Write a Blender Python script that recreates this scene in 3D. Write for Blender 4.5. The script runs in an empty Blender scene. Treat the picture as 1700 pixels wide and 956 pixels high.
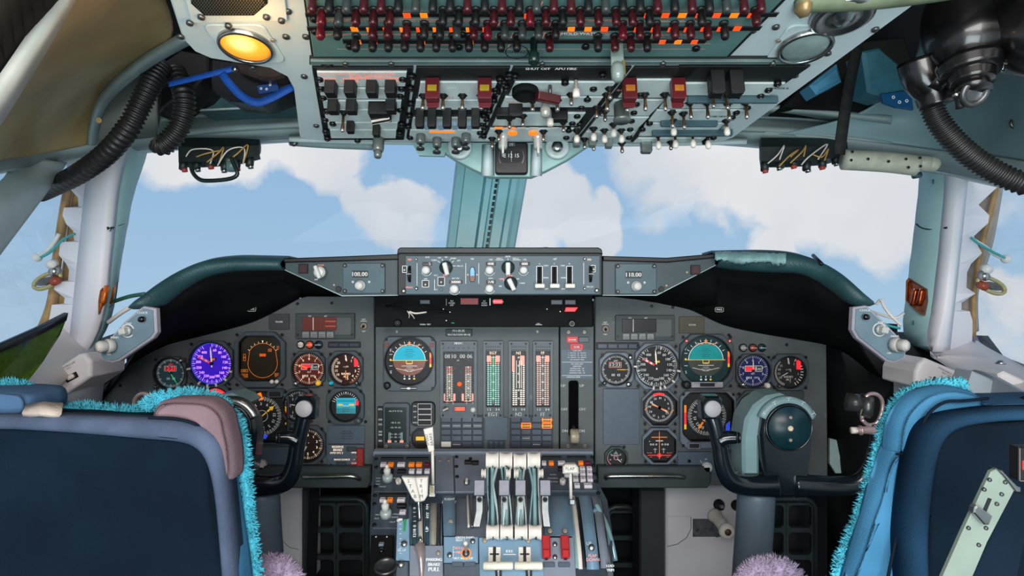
import bpy, math, random
from mathutils import Matrix, Vector
from math import sin, cos, pi, radians, sqrt, atan2
random.seed(7)
SC = bpy.context.scene
COL = SC.collection
F = 1000.0          # focal length in pixels of the 1700x956 frame
CX, CY, CZ = 850.0, 478.0, 1.2

# ---------------------------------------------------------------- camera
cam_d = bpy.data.cameras.new('camera'); cam = bpy.data.objects.new('camera', cam_d); COL.objects.link(cam)
cam_d.sensor_width = 36.0; cam_d.lens = 36.0*F/1700.0; cam_d.clip_start = 0.01; cam_d.clip_end = 500
cam.location = (0, 0, CZ); cam.rotation_euler = (pi/2, 0, 0)
SC.camera = cam
# ---------------------------------------------------------------- sky
def lin(c):
    c = c/255.0
    return c/12.92 if c <= 0.04045 else ((c+0.055)/1.055)**2.4
def rgb(r, g, b): return (lin(r), lin(g), lin(b), 1.0)
world = bpy.data.worlds.new('sky'); SC.world = world; world.use_nodes = True
nt = world.node_tree; N = nt.nodes; L = nt.links; N.clear()
def node(t, **k):
    n = N.new(t)
    for a, v in k.items(): setattr(n, a, v)
    return n
def m_(op, a, b=None, clamp=False):
    n = node('ShaderNodeMath', operation=op, use_clamp=clamp)
    for i, x in enumerate((a, b)):
        if x is None: continue
        if isinstance(x, (int, float)): n.inputs[i].default_value = x
        else: L.new(x, n.inputs[i])
    return n.outputs[0]
tc = node('ShaderNodeTexCoord')
nz = node('ShaderNodeTexNoise'); nz.inputs['Scale'].default_value = 5.5; nz.inputs['Detail'].default_value = 8; nz.inputs['Roughness'].default_value = .58
L.new(tc.outputs['Generated'], nz.inputs['Vector'])
nz2 = node('ShaderNodeTexNoise'); nz2.inputs['Scale'].default_value = 2.3; nz2.inputs['Detail'].default_value = 4
L.new(tc.outputs['Generated'], nz2.inputs['Vector'])
wz = node('ShaderNodeVectorMath', operation='SCALE'); wz.inputs[3].default_value = .16
nzc = node('ShaderNodeTexNoise'); nzc.inputs['Scale'].default_value = 7; nzc.inputs['Detail'].default_value = 7; L.new(tc.outputs['Generated'], nzc.inputs['Vector'])
sb = node('ShaderNodeVectorMath', operation='SUBTRACT'); sb.inputs[1].default_value = (.5, .5, .5); L.new(nzc.outputs['Color'], sb.inputs[0])
L.new(sb.outputs[0], wz.inputs[0])
wd = node('ShaderNodeVectorMath', operation='ADD'); L.new(tc.outputs['Generated'], wd.inputs[0]); L.new(wz.outputs[0], wd.inputs[1])
# banks of cumulus, each given by its bearing in the sky
BANKS = [(300, 200, .09, 1.0), (400, 250, .075, .95), (490, 250, .07, .9), (345, 368, .02, .8), (245, 280, .04, .4), (560, 270, .06, .85), (600, 310, .05, .9), (655, 350, .075, 1.1), (700, 385, .07, .9), (545, 250, .09, .8),
         (900, 350, .085, 1.05), (930, 300, .05, .9), (985, 375, .065, 1.0), (880, 390, .08, 1.0), (1180, 320, .08, .9), (1240, 280, .10, 1.0), (1380, 280, .135, 1.05), (1500, 260, .10, .9),
         (1290, 390, .05, .75), (1450, 350, .1, .9), (1600, 560, .10, .5), (1680, 330, .07, .6), (345, 368, .03, .6), (1675, 520, .05, .7), (1180, 210, .2, 1), (300, 150, .16, 1), (30, 520, .08, .35)]
acc = None
for (px, py, rad, wt) in BANKS:
    d = Vector(((px-CX)/F, 1, (CY-py)/F)).normalized()
    ds = node('ShaderNodeVectorMath', operation='DISTANCE'); L.new(wd.outputs[0], ds.inputs[0]); ds.inputs[1].default_value = d
    mr = node('ShaderNodeMapRange', interpolation_type='SMOOTHSTEP'); L.new(ds.outputs['Value'], mr.inputs[0])
    mr.inputs[1].default_value = rad*1.25; mr.inputs[2].default_value = rad*.35; mr.inputs[3].default_value = 0; mr.inputs[4].default_value = wt
    acc = mr.outputs[0] if acc is None else m_('MAXIMUM', acc, mr.outputs[0])
dirs = node('ShaderNodeSeparateXYZ'); L.new(tc.outputs['Generated'], dirs.inputs[0])
back = node('ShaderNodeMapRange', interpolation_type='SMOOTHSTEP'); L.new(dirs.outputs[1], back.inputs[0]); back.inputs[1].default_value = .35; back.inputs[2].default_value = 0
wild = m_('MULTIPLY', m_('MULTIPLY', nz2.outputs['Fac'], 1.2), back.outputs[0])
dens = m_('ADD', m_('MAXIMUM', acc, wild), m_('MULTIPLY', m_('SUBTRACT', nz.outputs['Fac'], .5), 1.3))
cl = node('ShaderNodeValToRGB'); L.new(dens, cl.inputs[0])
cl.color_ramp.elements[0].position = .50; cl.color_ramp.elements[0].color = (0, 0, 0, 1)
cl.color_ramp.elements[1].position = .76; cl.color_ramp.elements[1].color = (1, 1, 1, 1)
grad = node('ShaderNodeValToRGB'); L.new(m_('ADD', m_('MULTIPLY', dirs.outputs[2], 1.0), .25), grad.inputs[0])
grad.color_ramp.elements[0].position = .05; grad.color_ramp.elements[0].color = rgb(184, 208, 226)
grad.color_ramp.elements[1].position = .55; grad.color_ramp.elements[1].color = rgb(140, 178, 220)
shade = node('ShaderNodeValToRGB'); L.new(nz2.outputs['Fac'], shade.inputs[0])
shade.color_ramp.elements[0].position = .35; shade.color_ramp.elements[0].color = rgb(202, 207, 218)
shade.color_ramp.elements[1].position = .6; shade.color_ramp.elements[1].color = rgb(238, 233, 235)
mx = node('ShaderNodeMix', data_type='RGBA'); L.new(cl.outputs[0], mx.inputs[0]); L.new(grad.outputs[0], mx.inputs[6]); L.new(shade.outputs[0], mx.inputs[7])
bg = node('ShaderNodeBackground'); L.new(mx.outputs[2], bg.inputs[0]); bg.inputs[1].default_value = 1.0
ow = node('ShaderNodeOutputWorld'); L.new(bg.outputs[0], ow.inputs[0])
# ---------------------------------------------------------------- lights
def light(name, kind, loc, energy, col, size=None, target=None, **k):
    d = bpy.data.lights.new(name, kind); d.energy = energy; d.color = col
    if size: 
        d.shape = 'RECTANGLE'; d.size, d.size_y = size
    o = bpy.data.objects.new(name, d); COL.objects.link(o); o.location = loc
    if target is not None:
        o.rotation_euler = (Vector(target)-Vector(loc)).to_track_quat('-Z', 'Y').to_euler()
    for a, v in k.items(): setattr(d, a, v)
    return o
# the sun stands high ahead of the nose; two unseen fill lights added behind the pilots brighten the interior
light('sun', 'SUN', (0, 3, 6), 1.2, (1, .95, .88), target=(0, 0, 0), angle=radians(8)).rotation_euler = Vector((.25, -.75, -1)).to_track_quat('-Z', 'Y').to_euler()
light('added_upper_fill', 'AREA', (0, -.75, CZ+.55), 30, (1, .93, .88), size=(1.5, .5), target=(0, 1.5, CZ-.2))
light('added_low_fill', 'AREA', (0, -.9, CZ-.5), 34, (.84, .96, 1.0), size=(1.4, .9), target=(0, 1.2, CZ+.22))  # added upward fill standing in for daylight bounce on the overhead panel
vs = SC.view_settings; vs.view_transform = 'Standard'; vs.look = 'None'; vs.gamma = 1; vs.exposure = 0.0; vs.use_curve_mapping = False
SC.display_settings.display_device = 'sRGB'

# ---------------------------------------------------------------- materials
MATS = {}
def mat(name, col, rough=.5, metal=0, noise=.12, nscale=60, bump=0.0, bscale=400, emit=None, es=1.0, coat=0, aniso=None, wear=0, wearcol=(170, 175, 175)):
    if name in MATS: return MATS[name]
    m = bpy.data.materials.new(name); m.use_nodes = True; t = m.node_tree; ns = t.nodes; ls = t.links
    p = ns['Principled BSDF']; c = rgb(*col)
    tx = ns.new('ShaderNodeTexCoord'); nn = ns.new('ShaderNodeTexNoise'); nn.inputs['Scale'].default_value = nscale; nn.inputs['Detail'].default_value = 4
    ls.new(tx.outputs['Object'], nn.inputs['Vector'])
    rp = ns.new('ShaderNodeValToRGB'); rp.color_ramp.elements[0].position = .3; rp.color_ramp.elements[1].position = .7
    rp.color_ramp.elements[0].color = tuple(x*(1-noise) for x in c[:3])+(1,); rp.color_ramp.elements[1].color = tuple(min(1, x*(1+noise)) for x in c[:3])+(1,)
    ls.new(nn.outputs['Fac'], rp.inputs[0]); out = rp.outputs[0]
    if wear:
        w = ns.new('ShaderNodeTexNoise'); w.inputs['Scale'].default_value = nscale*.35; w.inputs['Detail'].default_value = 9; w.inputs['Roughness'].default_value = .75
        ls.new(tx.outputs['Object'], w.inputs['Vector'])
        wr = ns.new('ShaderNodeValToRGB'); wr.color_ramp.elements[0].position = .66-wear*.1; wr.color_ramp.elements[1].position = .7-wear*.1
        wr.color_ramp.elements[0].color = (0, 0, 0, 1); wr.color_ramp.elements[1].color = (.6, .6, .6, 1); ls.new(w.outputs['Fac'], wr.inputs[0])
        mm = ns.new('ShaderNodeMix'); mm.data_type = 'RGBA'; ls.new(wr.outputs[0], mm.inputs[0]); ls.new(out, mm.inputs[6]); mm.inputs[7].default_value = rgb(*wearcol); out = mm.outputs[2]
    ls.new(out, p.inputs['Base Color'])
    p.inputs['Roughness'].default_value = rough; p.inputs['Metallic'].default_value = metal
    if rough >= .75: p.inputs['Specular IOR Level'].default_value = .12
    if coat: p.inputs['Coat Weight'].default_value = coat; p.inputs['Coat Roughness'].default_value = .08
    if emit: p.inputs['Emission Color'].default_value = rgb(*emit); p.inputs['Emission Strength'].default_value = es
    if bump:
        bn = ns.new('ShaderNodeTexNoise'); bn.inputs['Scale'].default_value = bscale; bn.inputs['Detail'].default_value = 3; ls.new(tx.outputs['Object'], bn.inputs['Vector'])
        b = ns.new('ShaderNodeBump'); b.inputs['Strength'].default_value = bump; b.inputs['Distance'].default_value = .002; ls.new(bn.outputs['Fac'], b.inputs['Height']); ls.new(b.outputs[0], p.inputs['Normal'])
    MATS[name] = m
    return m
def glass(name, col=(255, 255, 255), gloss=.06, rough=.02):
    m = bpy.data.materials.new(name); m.use_nodes = True; t = m.node_tree; ns = t.nodes; ls = t.links; ns.clear()
    o = ns.new('ShaderNodeOutputMaterial'); mi = ns.new('ShaderNodeMixShader'); tr = ns.new('ShaderNodeBsdfTransparent'); gl = ns.new('ShaderNodeBsdfGlossy')
    fr = ns.new('ShaderNodeLayerWeight'); fr.inputs[0].default_value = .25
    mu = ns.new('ShaderNodeMath'); mu.operation = 'MULTIPLY'; mu.inputs[1].default_value = gloss*4; ls.new(fr.outputs['Fresnel'], mu.inputs[0])
    tr.inputs[0].default_value = rgb(*col); gl.inputs['Roughness'].default_value = rough
    ls.new(mu.outputs[0], mi.inputs[0]); ls.new(tr.outputs[0], mi.inputs[1]); ls.new(gl.outputs[0], mi.inputs[2]); ls.new(mi.outputs[0], o.inputs[0])
    MATS[name] = m; return m

PANEL = mat('panel_grey', (80, 85, 86), .55, noise=.10, nscale=25, bump=.15, wear=.4, wearcol=(120, 125, 125))
PANEL_D = mat('panel_dark_grey', (52, 60, 62), .55, noise=.15, nscale=30)
BEZEL = mat('bezel_grey', (66, 76, 82), .42, noise=.12, nscale=60)
BEZEL_L = mat('bezel_light_grey', (104, 112, 122), .4, noise=.1, nscale=60)
PLATE = mat('blue_grey_plate', (74, 88, 100), .45, noise=.08)
TEAL = mat('teal_grey_plate', (58, 84, 92), .42, noise=.12, nscale=20)
BLACK = mat('black_plastic', (10, 11, 12), .5, noise=.2)
BLACKG = mat('glossy_black', (8, 10, 14), .16, noise=.1, coat=.5)
DARK = mat('dark_liner', (20, 22, 22), .75, noise=.25, nscale=12, bump=.2)
DIAL = mat('dial_black', (7, 8, 10), .6, noise=.1)
WHITE = mat('white_marking', (228, 230, 228), .5, noise=.03, emit=(228, 230, 228), es=.10)
CREAM = mat('cream_plastic', (226, 218, 206), .4, noise=.05)
KNOBW = mat('pale_knob', (206, 206, 200), .38, noise=.08)
RED = mat('red_guard', (176, 28, 34), .38, noise=.12)
REDL = mat('red_lit', (220, 30, 40), .4, emit=(255, 40, 50), es=.9)
DRED = mat('dark_red_cap', (62, 10, 18), .35, noise=.2)
ORANGE = mat('amber_lit', (255, 120, 20), .4, emit=(255, 110, 10), es=1.0)
AMBERD = mat('amber_marking', (235, 130, 40), .4, emit=(235, 120, 30), es=.45)
PINK = mat('lit_scale_pink', (240, 150, 130), .4, emit=(245, 140, 120), es=.45)
PALE = mat('lit_scale_pale', (240, 225, 205), .4, emit=(240, 225, 205), es=.35)
GREENL = mat('green_lit', (60, 200, 130), .4, emit=(40, 190, 120), es=.5)
CYAN = mat('cyan_sky', (0, 140, 165), .6, noise=.06, emit=(0, 190, 215), es=.42)
BROWN = mat('horizon_brown', (120, 62, 40), .4, noise=.08, emit=(110, 55, 35), es=.15)
YEL = mat('yellow_marking', (240, 190, 40), .4, emit=(240, 180, 30), es=.3)
STEEL = mat('worn_steel', (176, 178, 176), .28, 1.0, noise=.15, nscale=80, bump=.1)
STEELD = mat('dark_steel', (96, 98, 98), .35, .8, noise=.2)
SCREW = mat('screw_dark', (34, 36, 36), .35, .7, noise=.2)
SCREWL = mat('screw_bright', (160, 150, 134), .5, .5, noise=.2)
BLUEM = mat('blue_lit', (60, 90, 230), .4, emit=(60, 80, 240), es=.5)

# ---------------------------------------------------------------- mesh builder
_TXT = {}
def text_geo(s):
    if s in _TXT: return _TXT[s]
    cu = bpy.data.curves.new('t', 'FONT'); cu.body = s; cu.size = 1.0; cu.resolution_u = 2
    o = bpy.data.objects.new('t', cu); COL.objects.link(o)
    dg = bpy.context.evaluated_depsgraph_get(); me = bpy.data.meshes.new_from_object(o.evaluated_get(dg))
    v = [(p.co.x, p.co.y) for p in me.vertices]; f = [tuple(p.vertices) for p in me.polygons]
    bpy.data.objects.remove(o); bpy.data.curves.remove(cu); bpy.data.meshes.remove(me)
    xs = [a[0] for a in v] or [0]; x0, x1 = min(xs), max(xs)
    v = [((a-x0)/.7, b/.7) for a, b in v]
    _TXT[s] = (v, f, (x1-x0)/.7); return _TXT[s]

def rrect(w, h, r, k=4):
    r = min(r, w/2-1e-6, h/2-1e-6); pts = []
    for cx, cy, a0 in ((w/2-r, h/2-r, 0), (-w/2+r, h/2-r, 90), (-w/2+r, -h/2+r, 180), (w/2-r, -h/2+r, 270)):
        if r <= 1e-5: pts.append((cx, cy)); continue
        for i in range(k+1):
            a = radians(a0+90*i/k); pts.append((cx+r*cos(a), cy+r*sin(a)))
    return pts
def circ(r, n=32, ph=0): return [(r*cos(2*pi*i/n+ph), r*sin(2*pi*i/n+ph)) for i in range(n)]
def inset(pts, d):
    n = len(pts); out = []
    area = sum(pts[i][0]*pts[(i+1) % n][1]-pts[(i+1) % n][0]*pts[i][1] for i in range(n))
    sg = 1 if area > 0 else -1
    for i in range(n):
        a = Vector(pts[i-1]); b = Vector(pts[i]); c = Vector(pts[(i+1) % n])
        e1 = (b-a); e2 = (c-b)
        if e1.length < 1e-9 or e2.length < 1e-9: out.append(tuple(b)); continue
        n1 = Vector((-e1.y, e1.x)).normalized()*sg; n2 = Vector((-e2.y, e2.x)).normalized()*sg
        q = n1+n2
        if q.length < 1e-6: out.append(tuple(b)); continue
        q.normalize(); k = d/max(.35, q.dot(n1)); out.append((b.x+q.x*k, b.y+q.y*k))
    return out

class MB:
    def __init__(s, u=1.0): s.v = []; s.f = []; s.mi = []; s.sm = []; s.mats = []; s.u = u; s.T = Matrix.Identity(4)
    def at(s, x=0, y=0, z=0, rx=0, ry=0, rz=0):
        s.T = Matrix.Translation((x, y, z)) @ Matrix.Rotation(radians(rz), 4, 'Z') @ Matrix.Rotation(radians(ry), 4, 'Y') @ Matrix.Rotation(radians(rx), 4, 'X'); return s
    def reset(s): s.T = Matrix.Identity(4); return s
    def add(s, vs_, fs, m, smooth=False):
        if m not in s.mats: s.mats.append(m)
        k = s.mats.index(m); b = len(s.v); T = s.T; u = s.u
        for p in vs_:
            if len(p) == 2: p = (p[0], p[1], 0)
            q = T @ Vector(p); s.v.append((q.x*u, q.y*u, q.z*u))
        for f in fs: s.f.append(tuple(i+b for i in f)); s.mi.append(k); s.sm.append(smooth)
        return s
    def prism(s, pts, z0, z1, m, ch=0, bottom=True, mtop=None):
        n = len(pts); vs_ = [(x, y, z0) for x, y in pts]; fs = []
        if ch:
            ip = inset(pts, ch); vs_ += [(x, y, z1-ch) for x, y in pts] + [(x, y, z1) for x, y in ip]
            for i in range(n):
                j = (i+1) % n; fs += [(i, j, n+j, n+i), (n+i, n+j, 2*n+j, 2*n+i)]
            top = tuple(range(2*n, 3*n))
        else:
            vs_ += [(x, y, z1) for x, y in pts]
            for i in range(n): j = (i+1) % n; fs.append((i, j, n+j, n+i))
            top = tuple(range(n, 2*n))
        if bottom: fs.append(tuple(range(n))[::-1])
        if mtop is None: fs.append(top); s.add(vs_, fs, m)
        else: s.add(vs_, fs, m); b = s.v; s.add([vs_[i] for i in top], [tuple(range(n))], mtop)
        return s
    def plate(s, x0, y0, x1, y1, z0, z1, m, r=0, ch=0, mtop=None):
        cx, cy = (x0+x1)/2, (y0+y1)/2
        return s.prism([(x+cx, y+cy) for x, y in rrect(abs(x1-x0), abs(y1-y0), r)], z0, z1, m, ch, mtop=mtop)
    def box(s, cx, cy, cz, sx, sy, sz, m, ch=0): return s.plate(cx-sx/2, cy-sy/2, cx+sx/2, cy+sy/2, cz-sz/2, cz+sz/2, m, 0, ch)
    def lathe(s, prof, m, n=24, x=0, y=0, smooth=True, flute=0, fn=0, cap=True):
        vs_ = []; fs = []
        for (r, z) in prof:
            for i in range(n):
                a = 2*pi*i/n; rr = r*(1-flute*(.5+.5*cos(fn*a))) if fn else r
                vs_.append((x+rr*cos(a), y+rr*sin(a), z))
        for k in range(len(prof)-1):
            for i in range(n):
                j = (i+1) % n; fs.append((k*n+i, k*n+j, (k+1)*n+j, (k+1)*n+i))
        if cap: fs.append(tuple(range(n))[::-1]); fs.append(tuple(range((len(prof)-1)*n, len(prof)*n)))
        return s.add(vs_, fs, m, smooth)
    def cyl(s, x, y, z0, z1, r, m, n=20, r2=None, ch=0):
        r2 = r if r2 is None else r2
        pr = [(r, z0), (r2, z1-ch), (r2-ch, z1)] if ch else [(r, z0), (r2, z1)]
        b = len(s.f); s.lathe(pr, m, n, x, y, smooth=n > 8)
        s.sm[-1] = False; s.sm[-2] = False
        return s
    def poly(s, pts, z, m): return s.add([(x, y, z) for x, y in pts], [tuple(range(len(pts)))], m)
    def disc(s, x, y, r, z, m, n=32): return s.poly([(x+a, y+b) for a, b in circ(r, n)], z, m)
    def ring(s, x, y, r0, r1, z, m, n=40, a0=0, a1=360):
        full = abs(a1-a0) >= 360; k = n if full else n+1
        vs_ = []
        for i in range(k):
            a = radians(a0+(a1-a0)*i/n); vs_ += [(x+r0*cos(a), y+r0*sin(a), z), (x+r1*cos(a), y+r1*sin(a), z)]
        fs = []
        for i in range(n):
            j = (i+1) % k; fs.append((2*i, 2*i+1, 2*j+1, 2*j))
        return s.add(vs_, fs, m)
    def line(s, x0, y0, x1, y1, w, z, m):
        d = Vector((x1-x0, y1-y0)); 
        if d.length < 1e-9: return s
        d.normalize(); nx, ny = -d.y*w/2, d.x*w/2
        return s.poly([(x0+nx, y0+ny), (x0-nx, y0-ny), (x1-nx, y1-ny), (x1+nx, y1+ny)], z, m)
    def pline(s, pts, w, z, m, close=False):
        q = list(pts)+([pts[0]] if close else [])
        for a, b in zip(q[:-1], q[1:]): s.line(a[0], a[1], b[0], b[1], w, z, m)
        return s
    def ticks(s, x, y, r0, r1, a0, a1, n, w, z, m):
        for i in range(n+1):
            a = radians(a0+(a1-a0)*i/n); s.line(x+r0*cos(a), y+r0*sin(a), x+r1*cos(a), y+r1*sin(a), w, z, m)
        return s
    def text(s, t, x, y, size, z, m, al='c', rot=0, fat=0):
        v, f, w = text_geo(t)
        if not f: return s
        ox = {'c': -w/2, 'l': 0, 'r': -w}[al]; c, sn = cos(radians(rot)), sin(radians(rot))
        offs = [(0, 0)] if not fat else [(-fat, 0), (fat, 0)]
        for dx, dy in offs:
            vs_ = []
            for a, b in v:
                p, q = (a+ox)*size+dx, (b-.5)*size+dy; vs_.append((x+p*c-q*sn, y+p*sn+q*c, z))
            s.add(vs_, f, m)
        return s
    def frame(s, outer, inner, z0, z1, m, ch=0, zi=None, n=72):
        """plate with a hole: outer / inner are functions angle -> radius"""
        zi = z0 if zi is None else zi
        A = [2*pi*i/n for i in range(n)]
        def P(fn, z, d=0): return [((fn(a)-d)*cos(a), (fn(a)-d)*sin(a), z) for a in A]
        rows = [P(outer, z0), P(outer, z1-ch), P(outer, z1, ch), P(inner, z1, -ch), P(inner, z1-ch), P(inner, zi)]
        vs_ = sum(rows, []); fs = []
        for k in range(5):
            for i in range(n): j = (i+1) % n; fs.append((k*n+i, k*n+j, (k+1)*n+j, (k+1)*n+i))
        return s.add(vs_, fs, m)
    def tube(s, pts, r, m, n=10, corr=0, rings=None, cap=True, flat=1.0):
        """swept tube; r number or function t->radius; pts Catmull-Rom smoothed when rings is given"""
        P = [Vector(p) for p in pts]
        if rings: P = smooth_curve(P, rings)
        K = len(P); vs_ = []; fs = []; up = None
        for k in range(K):
            t = (P[min(k+1, K-1)]-P[max(k-1, 0)]).normalized()
            if up is None:
                up = Vector((0, 0, 1)) if abs(t.z) < .9 else Vector((1, 0, 0))
            side = t.cross(up).normalized(); up = side.cross(t).normalized()
            rr = r(k/(K-1)) if callable(r) else r
            if corr: rr *= (1+corr*(1 if k % 2 else -1))
            for i in range(n):
                a = 2*pi*i/n; q = P[k]+side*cos(a)*rr+up*sin(a)*rr*flat; vs_.append(tuple(q))
        for k in range(K-1):
            for i in range(n): j = (i+1) % n; fs.append((k*n+i, k*n+j, (k+1)*n+j, (k+1)*n+i))
        if cap: fs.append(tuple(range(n))[::-1]); fs.append(tuple(range((K-1)*n, K*n)))
        return s.add(vs_, fs, m, True)
    def sphere(s, x, y, z, r, m, n=14, k=8, sz=1.0):
        prof = [(max(1e-5, r*sin(pi*i/k)), z-r*sz*cos(pi*i/k)) for i in range(k+1)]
        return s.lathe(prof, m, n, x, y)
    def grid(s, rows, m, smooth=True, close=False):
        R = len(rows); C_ = len(rows[0]); vs_ = [tuple(p) for r in rows for p in r]; fs = []
        for k in range(R-1):
            for i in range(C_ if close else C_-1):
                j = (i+1) % C_; fs.append((k*C_+i, k*C_+j, (k+1)*C_+j, (k+1)*C_+i))
        return s.add(vs_, fs, m, smooth)
    def build(s, name, parent=None, M=None, bevel=0, solid=0, sub=0, off=0):
        me = bpy.data.meshes.new(name); me.from_pydata(s.v, [], s.f)
        for m in s.mats: me.materials.append(m)
        me.polygons.foreach_set('material_index', s.mi); me.polygons.foreach_set('use_smooth', s.sm); me.update()
        o = bpy.data.objects.new(name, me); COL.objects.link(o)
        if parent: o.parent = parent
        if M is not None: o.matrix_world = M
        if solid: md = o.modifiers.new('solid', 'SOLIDIFY'); md.thickness = solid; md.offset = off
        if bevel: md = o.modifiers.new('bevel', 'BEVEL'); md.width = bevel; md.segments = 2; md.limit_method = 'ANGLE'; md.angle_limit = radians(40)
        if sub: md = o.modifiers.new('sub', 'SUBSURF'); md.levels = sub; md.render_levels = sub
        return o
def smooth_curve(P, n):
    P = [Vector(p) for p in P]
    if len(P) == 2: return [P[0].lerp(P[1], i/(n-1)) for i in range(n)]
    out = []
    for i in range(n):
        t = i/(n-1)*(len(P)-1); k = min(int(t), len(P)-2); t -= k
        a, b, c, d = P[max(k-1, 0)], P[k], P[k+1], P[min(k+2, len(P)-1)]
        out.append(.5*((2*b)+(c-a)*t+(2*a-5*b+4*c-d)*t*t+(3*b-a-3*c+d)*t**3))
    return out
def fcirc(r): return lambda a: r
def frect(w, h, cut=0, rnd=0):
    """radial function of a rectangle with chamfered corners"""
    def f(a):
        c, s_ = abs(cos(a)), abs(sin(a)); r = min(w/2/max(c, 1e-6), h/2/max(s_, 1e-6))
        if cut: r = min(r, (w/2+h/2-cut)/(c+s_))
        return r
    return f
def W(px, py, Y): return Vector(((px-CX)*Y/F, Y, CZ+(CY-py)*Y/F))
class Plane:
    def __init__(s, p, ey):
        s.p = Vector(p); s.ex = Vector((1, 0, 0)); s.ey = Vector(ey).normalized(); s.n = s.ex.cross(s.ey)
    def at(s, px, py, h=0):
        d = Vector(((px-CX)/F, 1, (CY-py)/F)); o = Vector((0, 0, CZ)); q = s.p+s.n*h
        t = (q-o).dot(s.n)/d.dot(s.n); return o+d*t
    def M(s, px, py, rz=0):
        M = Matrix.Identity(4)
        for i, v in enumerate((s.ex, s.ey, s.n)): M[0][i], M[1][i], M[2][i] = v
        M.translation = s.at(px, py); return M @ Matrix.Rotation(radians(rz), 4, 'Z')
    def L(s, px, py, o, h=0):
        """local (x, y) in metres of a pixel on the plane relative to origin pixel o"""
        d = s.at(px, py, h)-s.at(*o); return (d.dot(s.ex), d.dot(s.ey))
def tag(o, label=None, cat=None, group=None, kind=None):
    if label: o['label'] = label
    if cat: o['category'] = cat
    if group: o['group'] = group
    if kind: o['kind'] = kind
    return o
def thing(name, label, cat, M, group=None):
    o = bpy.data.objects.new(name, None); o.empty_display_size = .02; COL.objects.link(o)
    o.matrix_world = M if isinstance(M, Matrix) else Matrix.Translation(M)
    return tag(o, label, cat, group)
def copy_tree(o, parent=None, M=None):
    c = o.copy(); COL.objects.link(c)
    if parent: c.parent = parent; c.matrix_parent_inverse = Matrix.Identity(4)
    if M is not None: c.matrix_world = M
    for ch in list(o.children): copy_tree(ch, c)
    return c
def dup_part(src, parent, x, y, z=0, u=1.0, rz=0, name=None):
    c = src.copy(); COL.objects.link(c); c.parent = parent; c.matrix_local = Matrix.Translation((x*u, y*u, z*u)) @ Matrix.Rotation(radians(rz), 4, 'Z'); return c
def local(o, x, y, z=0, rx=0, ry=0, rz=0):
    o.matrix_local = Matrix.Translation((x, y, z)) @ Matrix.Rotation(radians(rz), 4, 'Z') @ Matrix.Rotation(radians(ry), 4, 'Y') @ Matrix.Rotation(radians(rx), 4, 'X'); return o
def sheet(name, curves, m, n=24, thick=.008, kind='structure', smooth=True, label=None, cat=None, parent=None, across=0):
    """surface through curves; each curve is a list of (px, py, Y) points of the place"""
    rows = [smooth_curve([W(*p) for p in c], n) for c in curves]
    if across:
        cols = [smooth_curve([r[i] for r in rows], across) for i in range(n)]; rows = [[c[k] for c in cols] for k in range(across)]
    b = MB(); b.grid(rows, m, smooth); o = b.build(name, parent, solid=thick)
    if parent is None: tag(o, label, cat, kind=kind if label is None else None)
    return o
# ================================================================= STRUCTURE
WALLG = mat('cabin_wall_grey', (150, 160, 162), .6, noise=.1, nscale=8, bump=.1)
LINER = mat('headliner_dark', (26, 30, 32), .8, noise=.25, nscale=6)
TAN = mat('aged_liner_panel', (180, 156, 104), .55, noise=.28, nscale=5, bump=.25, bscale=700)
HEAD = mat('header_grey_green', (128, 146, 146), .5, noise=.14, nscale=9, bump=.1, wear=.1)
HEADL = mat('header_light', (178, 196, 194), .45, noise=.1, nscale=10)
POST = mat('post_paint', (214, 212, 216), .45, noise=.05, nscale=6, bump=.05)
POSTM = mat('centre_post_paint', (150, 204, 210), .4, noise=.1, nscale=9, bump=.05)
FRAMEW = mat('overhead_frame_paint', (190, 206, 206), .45, noise=.07, nscale=8, bump=.08, wear=.15, wearcol=(120, 130, 132))
SILL = mat('sill_paint', (216, 210, 208), .5, noise=.05, nscale=6)
SILLG = mat('sill_panel_grey', (150, 158, 164), .5, noise=.08, nscale=10)
OLD = mat('bare_brown_frame', (150, 118, 74), .55, noise=.35, nscale=30)
CLEAR = glass('window_glass', (252, 255, 255), .03)

def quadbox(name, x0, x1, y0, y1, z0, z1, m, kind='structure'):
    b = MB(); b.box((x0+x1)/2, (y0+y1)/2, (z0+z1)/2, x1-x0, y1-y0, z1-z0, m); return tag(b.build(name), kind=kind)
quadbox('floor', -1.3, 1.3, -1.5, 2.3, -.04, 0, mat('floor_carpet', (44, 46, 48), .9, noise=.3, nscale=90, bump=.4))
quadbox('wall_left', -1.34, -1.28, -1.5, 2.04, 0, CZ-.27, WALLG)
quadbox('wall_right', 1.28, 1.34, -1.5, 2.04, 0, CZ-.27, WALLG)
quadbox('wall_front', -1.3, 1.3, 2.28, 2.34, 0, CZ-.05, LINER)
# upper hull: closes the space above the liners
o = MB(); R = []
for (x, z) in [(-1.36, .42), (-1.2, .62), (-.8, .86), (0, .95), (.8, .86), (1.2, .62), (1.36, .42)]:
    R.append([(x, -1.3, CZ+z), (x*.95, .3, CZ+z), (x*.88, 1.0, CZ+z*.95), (x*.87, 1.55, CZ+.44+z*.18), (x*.87, 1.85, CZ+.46+z*.08)])
o.grid(R, LINER); tag(o.build('ceiling', solid=.02, off=1), kind='structure')

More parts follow.
